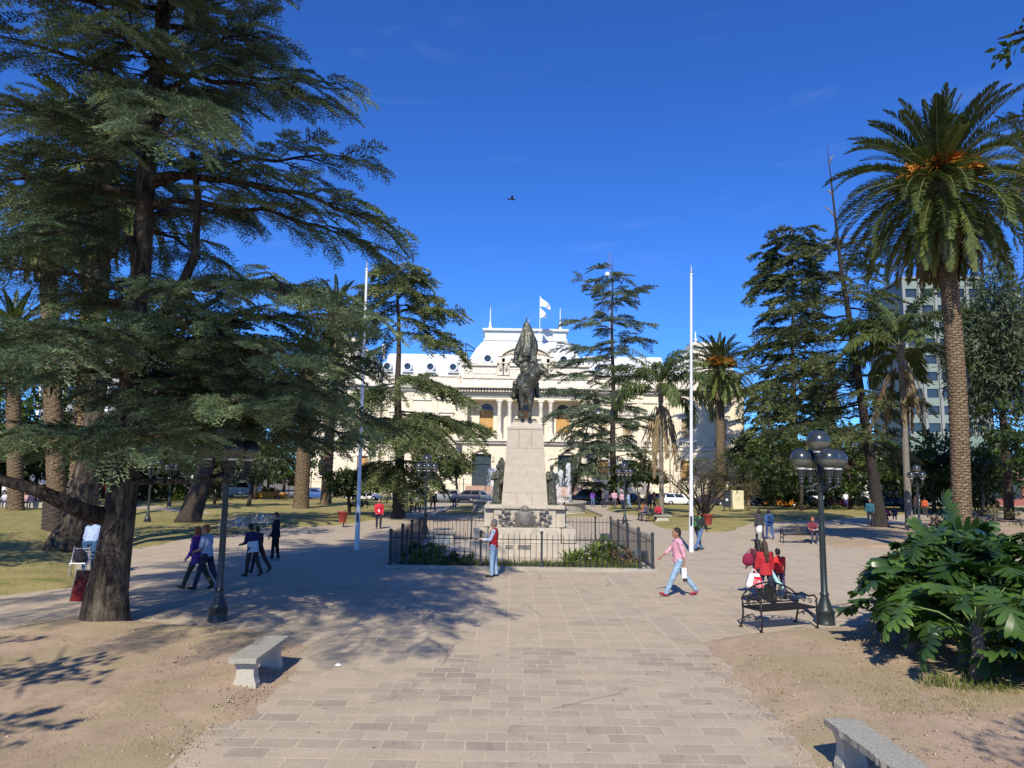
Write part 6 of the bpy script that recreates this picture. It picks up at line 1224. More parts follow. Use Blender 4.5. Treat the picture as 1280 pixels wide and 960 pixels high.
# ================================================================ philodendrons, garden plants, grass
M_PHIL = leafmat('philodendron_leaf', (.014, .040, .010), (.11, .20, .035), .25, .34, .5, (.20, .27, .06))
M_PSTEM = mat('philodendron_stem', (.12, .17, .05), .55, var=.25); M_PBASE = mat('philodendron_trunk', (.16, .13, .10), .9, var=.4, scale=14, bump=.6)
def phil_template(seed):
    r = np.random.default_rng(seed); V = []; F = []; T = []
    def pz(x, y): return -.30*max(x, 0)**2-.32*abs(y)**1.4+.05*math.sin(9*x+3*seed)
    nl = 9
    for sg in (-1, 1):
        for k_ in range(nl):
            u = (k_+.5)/nl; x0, x1 = k_/nl*.94, (k_+1)/nl*.94; an = R(138-118*u); l = .50*(math.sin(PI*(.22+.64*u)))**.75*r.uniform(.9, 1.1); cx = (x0+x1)/2; dx, dy = math.cos(an), math.sin(an)*sg; px_, py_ = abs(dy), -dx*sg*(1 if sg > 0 else 1)*(1 if dy >= 0 else -1)*sg; b = len(V); wv = .04*math.sin(k_*2.3+seed)
            rows = [((x0, 0), (x1, 0))]
            for q, ww in ((.35, .066), (.66, .074), (.88, .056), (1.0, .016)):
                c = (cx+dx*l*q, dy*l*q); rows.append(((c[0]-abs(dy)*ww, c[1]+dx*sg*ww), (c[0]+abs(dy)*ww, c[1]-dx*sg*ww)))
            for qi, (p0, p1) in enumerate(rows):
                for e, p in enumerate((p0, p1)): V.append([p[0], p[1], pz(*p)+wv*qi*.35+(.018 if e else -.012)*min(qi, 2)]); T.append(.35+.15*qi)
            for qi in range(4): F.append([b+2*qi, b+2*qi+1, b+2*qi+3, b+2*qi+2] if sg > 0 else [b+2*qi+1, b+2*qi, b+2*qi+2, b+2*qi+3])
    b = len(V)
    for p in ((.90, .03), (.90, -.03), (1.0, -.01), (1.12, 0)): V.append([p[0], p[1], pz(p[0], p[1])]); T.append(.9)
    F.append([b, b+1, b+2, b+3]); return np.array(V), np.array(F), np.array(T)
PHT = [phil_template(k_) for k_ in range(4)]
def philodendron(label, x, y, h, n, spread, size, seed, lit=(.1, .95)):
    r = np.random.default_rng(seed); z0 = ground_z(x, y); o = thing('philodendron', label, 'plant', (x, y, z0), 0, 'philodendrons in the right bed'); tw_ = Vector((r.normal(0, .06), r.normal(0, .06), h)); m = MB(); m.tube([(0, 0, -.1), (0, 0, .1), tw_*.5+Vector((.03, 0, 0)), tw_], [.13, .105, .09, .075], 10)
    for k_ in range(int(h/.06)): a = k_*2.4; zz = .1+k_*.06; m.ell((tw_.x*zz/h+.085*math.cos(a), tw_.y*zz/h+.085*math.sin(a), zz), (.03, .03, .022), None, 6, 4)
    m.build('trunk', M_PBASE, o, True); f = Foliage(); W = MB(); P0 = []; DD = []; UP = []; SC_ = []
    for i in range(n):
        u = (i+.5)/n; az = i*2.39996+r.normal(0, .2); el = R(76-56*u**.8+r.normal(0, 8)); l = spread*(.62+.45*u)*r.uniform(.8, 1.12); d = np.array([math.cos(az)*math.cos(el), math.sin(az)*math.cos(el), math.sin(el)]); s0 = np.array(tw_)-np.array([0, 0, .25*u*h]); e = s0+d*l-np.array([0, 0, .10*l*u]); md = s0+d*l*.55+np.array([0, 0, .05])
        W.tube([Vector(s0), Vector(md), Vector(e)], [.022, .015, .011], 5, False); P0.append(e); a2 = az+r.normal(0, .3); pt = R(6-38*u+r.normal(0, 18)); DD.append([math.cos(a2)*math.cos(pt), math.sin(a2)*math.cos(pt), math.sin(pt)]); UP.append([math.cos(az)*.35, math.sin(az)*.35, 1]); SC_.append(size*r.uniform(.48, 1.1))
    P0 = np.array(P0); DD = np.array(DD); UP = np.array(UP)+r.normal(0, .30, (n, 3)); FR = frames(DD, UP); ch = r.integers(0, 4, n); tt = r.uniform(*lit, n)*np.where(r.uniform(0, 1, n) < .25, .35, .9)
    for k_ in range(4): mk = ch == k_; f.put(PHT[k_], P0[mk], FR[mk], np.array(SC_)[mk], tt[mk])
    f.build('crown', M_PHIL, o); W.build('petioles', M_PSTEM, o, True)
for i, (x, y, h, n, sp, sz, lb, lit) in enumerate((
  (6.85, 10.95, .80, 13, .9, .66, 'philodendron with bare ringed trunk standing forward in the right bed', (.3, 1)), (6.8, 12.6, .75, 30, .85, .66, 'bushy philodendron nearest the right lamp', (.2, 1)), (7.75, 13.9, .9, 30, 1.05, .8, 'tall philodendron behind the forward bare trunk', (.1, .95)),
  (7.75, 10.35, .35, 16, .75, .6, 'low philodendron just right of the bare ringed trunk', (.1, .8)), (8.6, 10.0, .4, 18, .8, .62, 'low philodendron nearest the lower right bench shadow', (.05, .7)), (8.0, 13.2, 1.35, 26, 1.0, .75, 'upright philodendron rising above the others below the big palm', (.15, .9)),
  (8.1, 12.3, .85, 28, 1.05, .8, 'dark philodendron right of the bare trunk', (.0, .6)), (9.1, 13.8, 1.25, 30, 1.1, .8, 'tallest philodendron at the right picture edge', (.0, .7)), (8.7, 15.2, 1.0, 22, 1.0, .8, 'philodendron in front of the big palm foot', (.1, .8)),
  (8.5, 11.3, .45, 18, .85, .7, 'low philodendron in shade at the lower right edge', (.0, .45)), (7.2, 11.8, .35, 12, .7, .6, 'low philodendron between the bushy one and the bare trunk', (.1, .8)), (9.9, 12.6, .9, 18, 1.0, .8, 'philodendron cut by the right picture edge', (0, .6)), (9.6, 15.6, 1.2, 20, 1.1, .8, 'philodendron behind the tallest one', (0, .6)))):
    philodendron(lb, x, y, h, n, sp, sz, 200+i, lit)
# ground cover and grass
BLADE = (np.array([[0, -.05, 0], [0, .05, 0], [.12, .03, .55], [.12, -.03, .55], [.40, 0, 1.0]]), np.array([[0, 1, 2, 3]]), np.array([.3, .3, .7, .7, 1]))
BLADE = (np.array([[0, -.045, 0], [0, .045, 0], [.22, .012, .85], [.22, -.012, .85]]), np.array([[0, 1, 2, 3]]), np.array([.3, .3, .9, .9]))
M_DRYG = leafmat('dry_grass', (.17, .145, .055), (.48, .41, .21), .25, .8, .1); M_GRNG = leafmat('green_grass', (.05, .085, .015), (.24, .27, .07), .3, .6, .2)
def grass(label, pts, h, m_, seed, per=5, spread=.05):
    r = np.random.default_rng(seed); p = np.repeat(pts, per, 0)+np.concatenate([r.normal(0, spread, (len(pts)*per, 2)), np.zeros((len(pts)*per, 1))], 1); k_ = len(p); a = r.uniform(0, 2*PI, k_); el = np.radians(r.normal(0, 22, k_)); c, s_ = np.cos(a), np.sin(a)
    Rm = np.zeros((k_, 3, 3)); Rm[:, 0, 0] = c; Rm[:, 1, 0] = s_; Rm[:, 0, 1] = -s_; Rm[:, 1, 1] = c; Rm[:, 2, 2] = np.cos(el); Rm[:, 0, 2] = c*np.sin(el); Rm[:, 1, 2] = s_*np.sin(el)
    f = Foliage(); f.put(BLADE, p, Rm, h*r.uniform(.5, 1.4, k_), r.uniform(.1, 1, k_)); o = f.build('grass', m_, None); return tag(o, label, kind='stuff')
def scatter(poly, n, seed, thr, sc_, zf):
    r = np.random.default_rng(seed); pl = np.array(poly); q = r.uniform(pl.min(0), pl.max(0), (n, 2)); d = sdf(poly, q[:, 0], q[:, 1]); nn = noise2(q[:, 0], q[:, 1], sc_, seed)+r.normal(0, .25, n); q = q[(d > .12) & (nn > thr)]; return np.stack([q[:, 0], q[:, 1], ground_zs(q[:, 0], q[:, 1])-.005], 1)
grass('short dry grass on the left earth bed', scatter([(-3.6, 7.0), (-3.6, 9.1), (-5, 11), (-12, 13), (-12, 7)], 12000, 301, .42, 1.1, 0), .048, M_DRYG, 302, 6, .06)
grass('short dry grass on the right earth bed', scatter([(3.4, 6.6), (3.5, 11.5), (4.2, 13.8), (5.5, 13), (8.5, 9), (8, 6.6)], 9500, 303, .28, 1.2, 0), .048, M_DRYG, 304, 6, .06)
grass('green ground cover at the philodendron feet', scatter([(5.6, 10.6), (6.4, 10.3), (8.6, 10.0), (9, 11.2), (6.5, 11.8)], 900, 305, -.2, 1.5, 0), .13, M_GRNG, 306, 7, .07)
gx = np.random.default_rng(307); k_ = 420; pts = np.stack([gx.uniform(XR0+.3, XR1-.3, k_), YR0+.25+gx.uniform(0, .5, k_), np.full(k_, .05)], 1); grass('green grass strip growing inside the front railing', pts, .24, M_GRNG, 308, 8, .06)
def garden_plant(label, x, y, r_, h, m_, seed, n=420, tmpl=LEAF_T, sz=.12):
    leafy('garden_plant', label, (x, y, .05), [([(0, 0, 0), (0, 0, h*.5)], .02, .01)], [((0, 0, h*.55), (r_, r_*.8, h*.5)), ((r_*.5, .1, h*.4), (r_*.6, r_*.6, h*.4)), ((-r_*.5, -.1, h*.4), (r_*.6, r_*.6, h*.4))], n, sz, (M_BARKD, m_), seed, tmpl, 'plant', 'plants in the railed garden', .3, (.1, .95), .02, 'stem')
M_RUST = leafmat('rusty_leaves', (.06, .04, .02), (.24, .16, .08), .25, .6, .2)
for i, a in enumerate(((3.0, 25.2, .55, .55, M_BROADL, 'yellow green plant right of the pedestal steps', LONG_T, .3), (3.7, 26.0, .6, .8, M_BROAD, 'leafy green plant left of the grey floodlight', LEAF_T, .14), (3.9, 25.1, .55, .5, M_RUST, 'rusty brown plant in front of the right floodlight', LEAF_T, .12), (2.2, 25.0, .5, .4, M_BROADL, 'low bright green clump at the right front railing', LONG_T, .28),
   (-2.6, 25.3, .6, .5, M_BROADL, 'yellow green clump in the left front corner', LONG_T, .28), (-3.2, 26.2, .6, .6, M_BROAD, 'dark plant behind the left front post', LEAF_T, .14), (-1.6, 24.9, .5, .4, M_BROAD, 'dark green clump near the vest man', LONG_T, .25), (3.4, 26.9, .45, .8, M_BROADL, 'tall light green stems beside the right side railing', LONG_T, .3), (-3.3, 28.0, .5, .45, M_BROAD, 'small dark plant along the left side railing', LEAF_T, .13))):
    garden_plant(a[5], a[0], a[1], a[2], a[3], a[4], 320+i, tmpl=a[6], sz=a[7])
# fallen leaves and crumbs on the paving
gx = np.random.default_rng(330); k_ = 500; q = np.stack([gx.uniform(-9, 9, k_), gx.uniform(7.2, 24, k_), np.full(k_, .006)], 1); f = Foliage(); f.put(LEAF_T, q, frames(np.concatenate([gx.normal(size=(k_, 2)), gx.normal(0, .08, (k_, 1))], 1), np.tile([0, 0, 1.], (k_, 1))), gx.uniform(.015, .05, k_), gx.uniform(0, 1, k_)); tag(f.build('fallen_leaves', M_DRYG, None), 'tiny dry leaves scattered over the paving', kind='stuff')

# small stones and crumbs lying on the bare earth and along the paving edges
gx = np.random.default_rng(340); PB = (np.array([[1, 0, 0], [0, 1, 0], [-1, 0, 0], [0, -1, 0], [0, 0, .7], [.1, .1, -.6]]), np.array([[0, 1, 4], [1, 2, 4], [2, 3, 4], [3, 0, 4], [1, 0, 5], [2, 1, 5], [3, 2, 5], [0, 3, 5]]), np.array([.5, .6, .4, .5, .9, .2]))
q = np.concatenate([np.stack([gx.uniform(-11, -3.2, 2600), gx.uniform(7.3, 15, 2600)], 1), np.stack([gx.uniform(3.2, 8, 2000), gx.uniform(6.6, 14, 2000)], 1), np.stack([gx.normal(3.36, .12, 500), gx.uniform(6.6, 13, 500)], 1), np.stack([gx.normal(-3.5, .14, 450), gx.uniform(7.3, 11.5, 450)], 1)]); k_ = len(q)
q = np.stack([q[:, 0], q[:, 1], ground_zs(q[:, 0], q[:, 1])+.004], 1); f = Foliage(); f.put(PB, q, frames(gx.normal(size=(k_, 3)), np.tile([0, 0, 1.], (k_, 1))), gx.uniform(.004, .016, k_)*gx.choice([1, 1, 1, 1.8], k_), gx.uniform(0, 1, k_)); tag(f.build('gravel', leafmat('pebble', (.22, .165, .11), (.52, .42, .30), 0, .9, .1), None), 'small stones and crumbs strewn on the earth beds', kind='stuff')

M_LAWNG = leafmat('lawn_grass', (.13, .125, .035), (.40, .36, .13), .25, .7, .1)
grass('short sunburnt grass of the left lawn', scatter(LAWNS[2][0], 30000, 351, -.9, .8, 0), .075, M_LAWNG, 352, 5, .10)
grass('short grass of the strip behind the painter', scatter(LAWNS[3][0], 9000, 353, -.6, .8, 0), .085, M_LAWNG, 354, 5, .12)
# ================================================================ people
SKIN = mat('skin', (.42, .25, .16), .6, var=.08, scale=6); SKIN2 = mat('tanned_skin', (.33, .18, .11), .6, var=.08, scale=6)
M_EYE = mat('eye', (.02, .015, .01), .3, var=.05); 
def hairm(c): return mat('hair', c, .6, var=.35, scale=25, bump=.4, bscale=60)
H_BLK = hairm((.014, .011, .010)); H_BRN = hairm((.05, .028, .016)); H_GRY = hairm((.22, .21, .20)); H_RED = hairm((.28, .09, .03))
DENIM = (.10, .17, .30); LDENIM = (.26, .38, .52)
def rot2(v, a): return Vector((v[0], v[1]*math.cos(a)-v[2]*math.sin(a), v[1]*math.sin(a)+v[2]*math.cos(a)))
def person(label, loc, face, h=1.7, build=1.0, legs=((0, 0), (0, 0)), arms=((0, 8, 10, 0), (0, 8, 10, 0)), lean=0, shirt=(.5, .5, .5), sleeve='long', sleeve_c=None, trousers=DENIM, shoes=(.03, .03, .03), hair=H_BLK, style='short', skin=SKIN, head=(0, 0), vox=.02, group=None, jacket_len=.0, belt=False, hat=None, female=False, skirt=None, name='person'):
    """legs: (swing forward, knee bend) left,right; arms: (swing forward, out, elbow bend, cross) left,right; face: heading in degrees, 0 looks away (+y), 90 left, -90 right"""
    build *= 1.10; k = h/1.75; o = thing(name, label, 'person', loc, R(face), group); o.scale = (k, k, k); far = vox > .03
    ank = []; J = []
    for s_, (sw, kb) in zip((-1, 1), legs):
        hip = Vector((s_*.095*build, 0, 0)); a = R(sw); kn = hip+Vector((s_*.01, math.sin(a)*.44, -math.cos(a)*.44)); b = R(sw-kb); an = kn+Vector((0, math.sin(b)*.42, -math.cos(b)*.42)); J.append((hip, kn, an, b)); ank.append(an.z)
    dz = .075-min(ank); PV = Vector((0, 0, dz)); J = [(hp+PV, kn+PV, an+PV, b) for hp, kn, an, b in J]
    L_ = R(-lean); T = lambda v: rot2(Vector(v), L_)+PV        # torso frame, origin at the hips
    neck = (0, -.01, .565); hd = Vector((0, .025, .70)); hp_, hy = R(head[0]), R(head[1]); HR = Matrix.Rotation(hy, 3, 'Z') @ Matrix.Rotation(-hp_, 3, 'X') @ Matrix.Identity(3); TR = Matrix.Rotation(L_, 3, 'X')
    HM = lambda v: T(Vector((0, .0, .60))+HR @ (Vector(v)+Vector((0, .025, .10))))
    AR = []
    for s_, (sw, out, eb, cr) in zip((-1, 1), arms):
        sh = Vector((s_*.178*build, 0, .478)); a = R(sw); ou = R(out); ud = Vector((s_*math.sin(ou), math.sin(a)*math.cos(ou), -math.cos(a)*math.cos(ou))); el = sh+ud*.29; a2 = R(sw+eb); c = R(cr); fd = Vector((s_*math.sin(ou)*.5-s_*math.sin(c), math.sin(a2)*math.cos(c), -math.cos(a2)*math.cos(c))).normalized(); wr = el+fd*.25; AR.append((T(sh), T(el), T(wr), (TR @ fd)))
    # continuous body: head, neck, torso, arms, hands, legs
    m = MB(); m.ell(HM((0, 0, .015)), (.084, .104, .126), TR @ HR); m.ell(HM((0, .035, -.055)), (.055, .06, .06), TR @ HR); m.cap(T((0, -.015, .50)), .06, HM((0, -.01, -.06)), .052)
    if not far:
        m.cap(HM((0, .09, .005)), .012, HM((0, .108, -.025)), .017, 6); m.ell(HM((0, .088, -.06)), (.028, .014, .012), TR @ HR)
        for s_ in (-1, 1): m.ell(HM((s_*.08, -.005, -.005)), (.014, .022, .034), TR @ HR)
    m.cap(T((0, .0, .06)), .085*build, T((0, 0, .40)), .10*build)
    for (sh, el, wr, fd), s_ in zip(AR, (-1, 1)):
        m.chain([T((0, 0, .45)), sh, el, wr], [.07, .05*build, .042, .028], 8)
        side = fd.cross(Vector((s_, 0, 0))); side = side.normalized() if side.length > .1 else Vector((0, 1, 0)); pc = wr+fd*.05; m.cap(wr, .024, pc, .034, 8)
        if not far:
            pn = fd.cross(side).normalized()
            for q, (w_, l_) in enumerate(((-.028, .062), (-.010, .074), (.010, .07), (.027, .056))):
                b0 = pc+side*w_+fd*.025; b1 = b0+fd*l_*.55+pn*s_*.008; b2 = b1+fd*l_*.36+pn*s_*.028; m.chain([b0, b1, b2], [.0095, .0088, .0075], 6)
            m.chain([wr+side*.02+fd*.025, wr+side*.052+fd*.055, wr+side*.055+fd*.085], [.012, .0105, .009], 6)
    for (hp, kn, an, b) in J: m.chain([T((0, 0, .08)), hp, kn, an], [.07, .055, .046, .034], 8); m.cap(an, .034, an+Vector((0, .05, -.03)), .03, 6)
    blob('body', m, skin, o, max(.013, vox*.8) if not far else vox, 1)
    if not far:
        for s_ in (-1, 1): e = MB(); e.ell(HM((s_*.032, .084, .018)), (.013, .008, .008), TR @ HR, 8, 6); e.build('eye', M_EYE, o, True)
    # trousers
    tm = cloth(trousers)
    if skirt: m = MB(); m.loft([[Vector((rx*math.cos(a), rx*.75*math.sin(a), z))+PV for a in [2*PI*i/18 for i in range(18)]] for z, rx in ((-.45, .2), (-.2, .19), (.1, .15))]); m.build('skirt', cloth(skirt), o, True)
    m = MB(); m.ell(T((0, -.005, .02)), (.152*build, .112*build, .12)); m.cap(T((-.05, 0, .05)), .105, T((.05, 0, .05)), .105)
    for (hp, kn, an, b) in J: m.chain([hp, kn, an+Vector((0, -.005, .02))], [.105*build, .08, .066], 10)
    tr_o = blob('trousers', m, tm, o, vox, 1)
    if not far: wrinkle(tr_o, .011, int(loc[0]*100) % 97, (20, 20, 30))
    for (hp, kn, an, b), s_ in zip(J, (-1, 1)):
        m = MB(); f = Vector((s_*.12, math.cos(b), math.sin(b)*.8)).normalized(); hl = an+Vector((0, -.03, -.035)); m.chain([hl, an+f*.08+Vector((0, 0, -.04)), an+f*.165+Vector((0, 0, -.048))], [.042, .042, .034], 8); blob('shoe', m, cloth(shoes), o, max(.016, vox*.7), 1)
    # shirt or jacket
    z0 = -.02-jacket_len; m = MB(); n = 16; bust = .02 if female else 0
    m.loft([[T((rx*build*math.cos(a), cy+ry*build*math.sin(a), z)) for a in [2*PI*i/n for i in range(n)]] for z, rx, ry, cy in ((z0, .176+.25*jacket_len, .134+.25*jacket_len, -.005), (.10, .164+.1*jacket_len, .126+.1*jacket_len, 0), (.22, .158, .122, .005), (.36, .178, .132+bust, .008), (.45, .178, .118, 0), (.505, .135, .095, -.01), (.545, .085, .078, -.012), (.575, .064, .066, -.012))])
    torso_only = sleeve_c is not None; sl = MB()
    for (sh, el, wr, fd), s_ in zip(AR, (-1, 1)):
        t_ = sl if torso_only else m
        if sleeve == 'long': t_.chain([T((s_*.11, 0, .46)), sh, el, wr-fd*.01], [.08, .068*build, .058, .045], 10)
        elif sleeve == 'roll': t_.chain([T((s_*.11, 0, .46)), sh, el, el+(wr-el)*.25], [.08, .068*build, .06, .056], 10)
        elif sleeve == 'short': t_.chain([T((s_*.11, 0, .46)), sh, sh+(el-sh)*.72], [.08, .07*build, .066], 10)
        if torso_only: m.ell(sh-(sh-T((0, 0, .46)))*.15, .072)
    sh_o = blob('shirt' if not jacket_len else 'jacket', m, cloth(shirt), o, vox, 2)
    if not far: wrinkle(sh_o, .013, int(loc[1]*100) % 89)
    if torso_only: wrinkle(blob('sleeve', sl, cloth(sleeve_c), o, vox, 1), .011, 3)
    if belt: m = MB(); m.lathe([(1, .0), (1, .035)], (0, 0, 0), 18, False); m.v = [tuple(T((x*.166*build, y*.128*build, z-.0))) for x, y, z in m.v]; m.build('belt', cloth((.03, .025, .02)), o, True)
    # hair
    if style != 'bald':
        m = MB(); m.ell(HM((0, -.02, .05)), (.093, .106, .105), TR @ HR); m.ell(HM((0, -.05, -.0)), (.085, .076, .09), TR @ HR)
        if style == 'long': m.chain([HM((0, -.06, .02)), HM((0, -.085, -.09)), T((0, -.125, .46)), T((0, -.14, .30))], [.085, .085, .085, .05]); m.chain([HM((-.05, -.04, -.02)), HM((-.075, -.02, -.14))], [.05, .03]); m.chain([HM((.05, -.04, -.02)), HM((.075, -.02, -.14))], [.05, .03])
        if style == 'bob': m.ell(HM((0, -.03, -.0)), (.108, .108, .12), TR @ HR)
        if style == 'pony': m.chain([HM((0, -.09, .05)), HM((0, -.15, .02)), HM((0, -.15, -.14))], [.04, .045, .025])
        blob('hair', m, hair, o, max(.016, vox*.8), 1)
    if hat is not None: m = MB(); m.ell(HM((0, -.005, .055)), (.092, .108, .085), TR @ HR); m.ell(HM((0, .1, .045)), (.07, .075, .012), TR @ HR); blob('cap', m, cloth(hat), o, .016, 1)
    o['_h'] = 0; del o['_h']
    return o, T, HM, AR, J
def at_px(px, py): q = G(px, py); return (q.x, q.y, ground_z(q.x, q.y))
WALK = lambda s=22, k=18: ((s, 4), (-s*.9, k))
def hp_(px, py, top): q = G(px, py); return abs(P(px, top, q.y).z-q.z)
def local(o, w_): return o.matrix_basis.inverted() @ Vector(w_)
def held(name, label, cat, o, mb_, m_, smooth=True):
    """a thing carried by a person: top-level object placed by the person's own frame"""
    q = D.objects.new(name, None); COL.objects.link(q); q.location = o.location; q.rotation_euler = o.rotation_euler; q.scale = o.scale; tag(q, label, cat); return q

RED_V = (.50, .025, .03)
o, T, HM, AR, J = person('grey haired man in red vest and light jeans before the railing', at_px(616, 721), 84, hp_(616, 721, 650), 1.02, ((3, 2), (-6, 0)), ((18, 4, 72, 18), (22, 6, 105, 20)), -3, RED_V, 'long', (.62, .68, .80), LDENIM, (.03, .03, .03), H_GRY, 'short', SKIN, (4, 0), .017, belt=True)
o, T, HM, AR, J = person('man in pink shirt and light jeans striding left past the railing', at_px(849, 745), 92, hp_(849, 745, 657), 1.04, ((26, 2), (-27, 10)), ((-16, 6, 20, 0), (38, 8, 16, 0)), 2, (.66, .33, .42), 'roll', None, LDENIM, (.28, .03, .05), H_BLK, 'short', SKIN2, (0, 0), .016)
hb_ = held('paper_bag', 'small white paper bag held behind the leg of the pink shirt man', 'bag', o, None, None); wr = AR[0][2]; m = MB(); m.box(wr.x-.035, wr.x+.035, wr.y-.06, wr.y+.06, wr.z-.34, wr.z-.08, .01); m.build('bag', cloth((.75, .75, .74)), hb_); m = MB(); m.box(wr.x-.036, wr.x+.036, wr.y-.075, wr.y+.02, wr.z-.42, wr.z-.342, .01); m.build('bottom_fold', cloth((.05, .03, .04)), hb_)
def backpack(label, o, T, c, c2):
    q = held('backpack', label, 'backpack', o, None, None); m = MB(); m.cap(T((0, -.19, .16)), .125, T((0, -.18, .38)), .115); m.cap(T((-.06, -.19, .16)), .11, T((.06, -.19, .16)), .11); blob('bag', m, cloth(c), q, .02, 2)
    m = MB()
    for s_ in (-1, 1): m.tube([T((s_*.10, -.15, .46)), T((s_*.115, -.02, .545)), T((s_*.12, .12, .42)), T((s_*.13, .10, .2)), T((s_*.13, -.12, .1))], .02, 6)
    m.build('strap', cloth(c2), q, True); m = MB(); m.tube([T((.09*math.cos(a), -.30, .24+.09*math.sin(a))) for a in [2*PI*i/14 for i in range(15)]], .016, 6); m.build('pocket', cloth(c2), q, True); return q
o, T, HM, AR, J = person('man in dark jacket with backpack walking behind the right flagpole', at_px(874, 688), -55, hp_(874, 688, 637), 1.05, ((20, 2), (-20, 14)), ((-22, 12, 12, 0), (16, 8, 16, 0)), 3, (.03, .035, .04), 'long', None, DENIM, (.04, .04, .05), H_BLK, 'short', SKIN2, (0, 0), .02, jacket_len=.04)
backpack('dark backpack with bright green trim worn behind the right flagpole', o, T, (.03, .04, .04), (.10, .45, .08))
# woman in red with bags, companion, boy
o, T, HM, AR, J = person('long haired woman in red jacket carrying shopping bags, seen from behind', at_px(958, 754), 6, hp_(958, 754, 677), .98, ((12, 2), (-14, 14)), ((8, 10, 8, 0), (4, 10, 14, 0)), 2, (.42, .03, .04), 'long', None, (.03, .035, .06), (.03, .03, .03), H_BRN, 'long', SKIN, (0, 0), .018, jacket_len=.10, female=True)
wl = AR[0][2]; q = held('shopping_bag', 'white and red plastic shopping bag with white letters', 'bag', o, None, None); m = MB(); c = wl+Vector((-.04, -.02, -.24)); m.loft([[(c.x+x*wx, c.y+y*.07-.03, c.z+z) for x, y in ((-1, -1), (-.4, -1.35), (.4, -1.35), (1, -1), (1, 1), (-1, 1))] for z, wx in ((-.2, .26), (-.1, .27), (.1, .19), (.2, .15))]); m.build('bag', cloth((.82, .80, .80), .5), q, True)
m = MB(); m.tube([(c.x-.12, c.y-.03, c.z+.19), (c.x-.04, c.y-.03, c.z+.33), (c.x+.1, c.y-.03, c.z+.19)], .014, 6); m.build('handle', cloth((.82, .80, .80)), q, True)
m = MB(); yb = c.y-.03-.07*1.35; m.add([(c.x-.13, yb-.004, c.z-.185), (c.x+.21, yb-.004, c.z-.175), (c.x+.14, yb-.004, c.z+.12), (c.x-.06, yb-.004, c.z+.13)], [(0, 1, 2, 3)]); m.build('print', cloth((.62, .03, .06), .5), q)
for i, s_ in enumerate(('Cab', 'Joha')): text_mesh(s_, .125, cloth((.82, .80, .80)), q, Matrix.Translation((c.x+.035, yb-.0055, c.z-.045-.105*i)) @ Matrix.Rotation(PI/2, 4, 'X') @ Matrix.Scale(1.0, 4), .001)
wr = AR[1][2]; q = held('poster_tube', 'pale turquoise paper roll sticking out beside the shopping bag', 'paper roll', o, None, None); m = MB(); m.tube([wr+Vector((-.12, -.10, .08)), wr+Vector((.06, -.14, -.26)), wr+Vector((.24, -.16, -.42))], [.055, .058, .06], 10); m.build('roll', cloth((.38, .66, .66)), q, 'auto')
o, T, HM, AR, J = person('dark clothed woman half hidden beyond the red jacket woman', at_px(949, 744), 8, hp_(949, 744, 674), .95, ((-12, 10), (14, 2)), ((6, 14, 30, 0), (0, 6, 8, 0)), 2, (.10, .03, .05), 'long', None, (.03, .03, .045), (.03, .03, .03), H_BLK, 'long', SKIN, (0, 0), .02, female=True)
sh = AR[0][0]; q = held('handbag', 'round maroon handbag hanging at the shoulder beside the red jacket', 'bag', o, None, None); m = MB(); m.ell(sh+Vector((-.2, -.12, -.25)), (.19, .12, .19)); m.ell(sh+Vector((-.2, -.12, -.32)), (.2, .13, .15)); blob('bag', m, cloth((.22, .02, .06)), q, .02, 2); m = MB(); m.tube([sh+Vector((-.3, -.12, -.12)), sh+Vector((-.06, -.04, .08)), sh+Vector((-.08, -.12, -.12))], .015, 6); m.build('strap', cloth((.22, .02, .06)), q, True)
person('small boy in bright red shirt and dark trousers beside the shopping woman', at_px(974, 748), 8, hp_(974, 748, 686), 1.06, ((10, 2), (-12, 12)), ((-6, 10, 12, 0), (4, 10, 12, 0)), 0, (.68, .04, .035), 'short', None, (.06, .05, .10), (.03, .03, .03), H_BLK, 'short', SKIN2, (0, 0), .018, name='child')
# two walking away at right
o, T, HM, AR, J = person('person in black top with white cloth at the waist walking away', at_px(950, 678), 4, hp_(950, 678, 637), .98, WALK(14), ((4, 6, 14, 0), (-4, 6, 14, 0)), 2, (.05, .05, .055), 'long', None, (.03, .035, .06), (.04, .03, .03), H_BLK, 'bob', SKIN2, (0, 0), .024, skirt=(.70, .70, .70), female=True)
o, T, HM, AR, J = person('person in blue jacket and jeans walking away on the right path', at_px(962, 674), 2, hp_(962, 674, 637), 1.0, WALK(12), ((-6, 6, 14, 0), (6, 10, 10, 0)), 2, (.04, .10, .26), 'long', None, (.05, .10, .24), (.04, .03, .03), H_BLK, 'bob', SKIN2, (0, 0), .024, jacket_len=.05)
backpack('dark blue backpack worn by the person in blue jacket', o, T, (.02, .05, .14), (.03, .06, .16))
# seated reader
q = G(1012, 679); o, T, HM, AR, J = person('red haired woman in dark top seated reading on the right iron bench', (q.x+.1, q.y-.12, ground_z(q.x, q.y)), 172, 1.62, .95, ((84, 84), (82, 80)), ((30, 6, 55, 20), (30, 6, 55, 20)), 6, (.16, .03, .05), 'short', None, (.05, .06, .10), (.6, .6, .6), H_RED, 'bob', SKIN, (25, 0), .024, female=True)
q2 = held('open_book', 'open white book on the lap of the seated reading woman', 'book', o, None, None); c = (AR[0][2]+AR[1][2])*.5+Vector((0, .08, -.02)); m = MB(); m.loft([[(c.x+x, c.y-.12+.0, c.z+z), (c.x+x, c.y+.12, c.z+z+.02), (c.x+x, c.y+.12, c.z+z+.035), (c.x+x, c.y-.12, c.z+z+.015)] for x, z in ((-.17, .03), (0, 0), (.17, .03))]); m.build('pages', M_WHITE, q2)
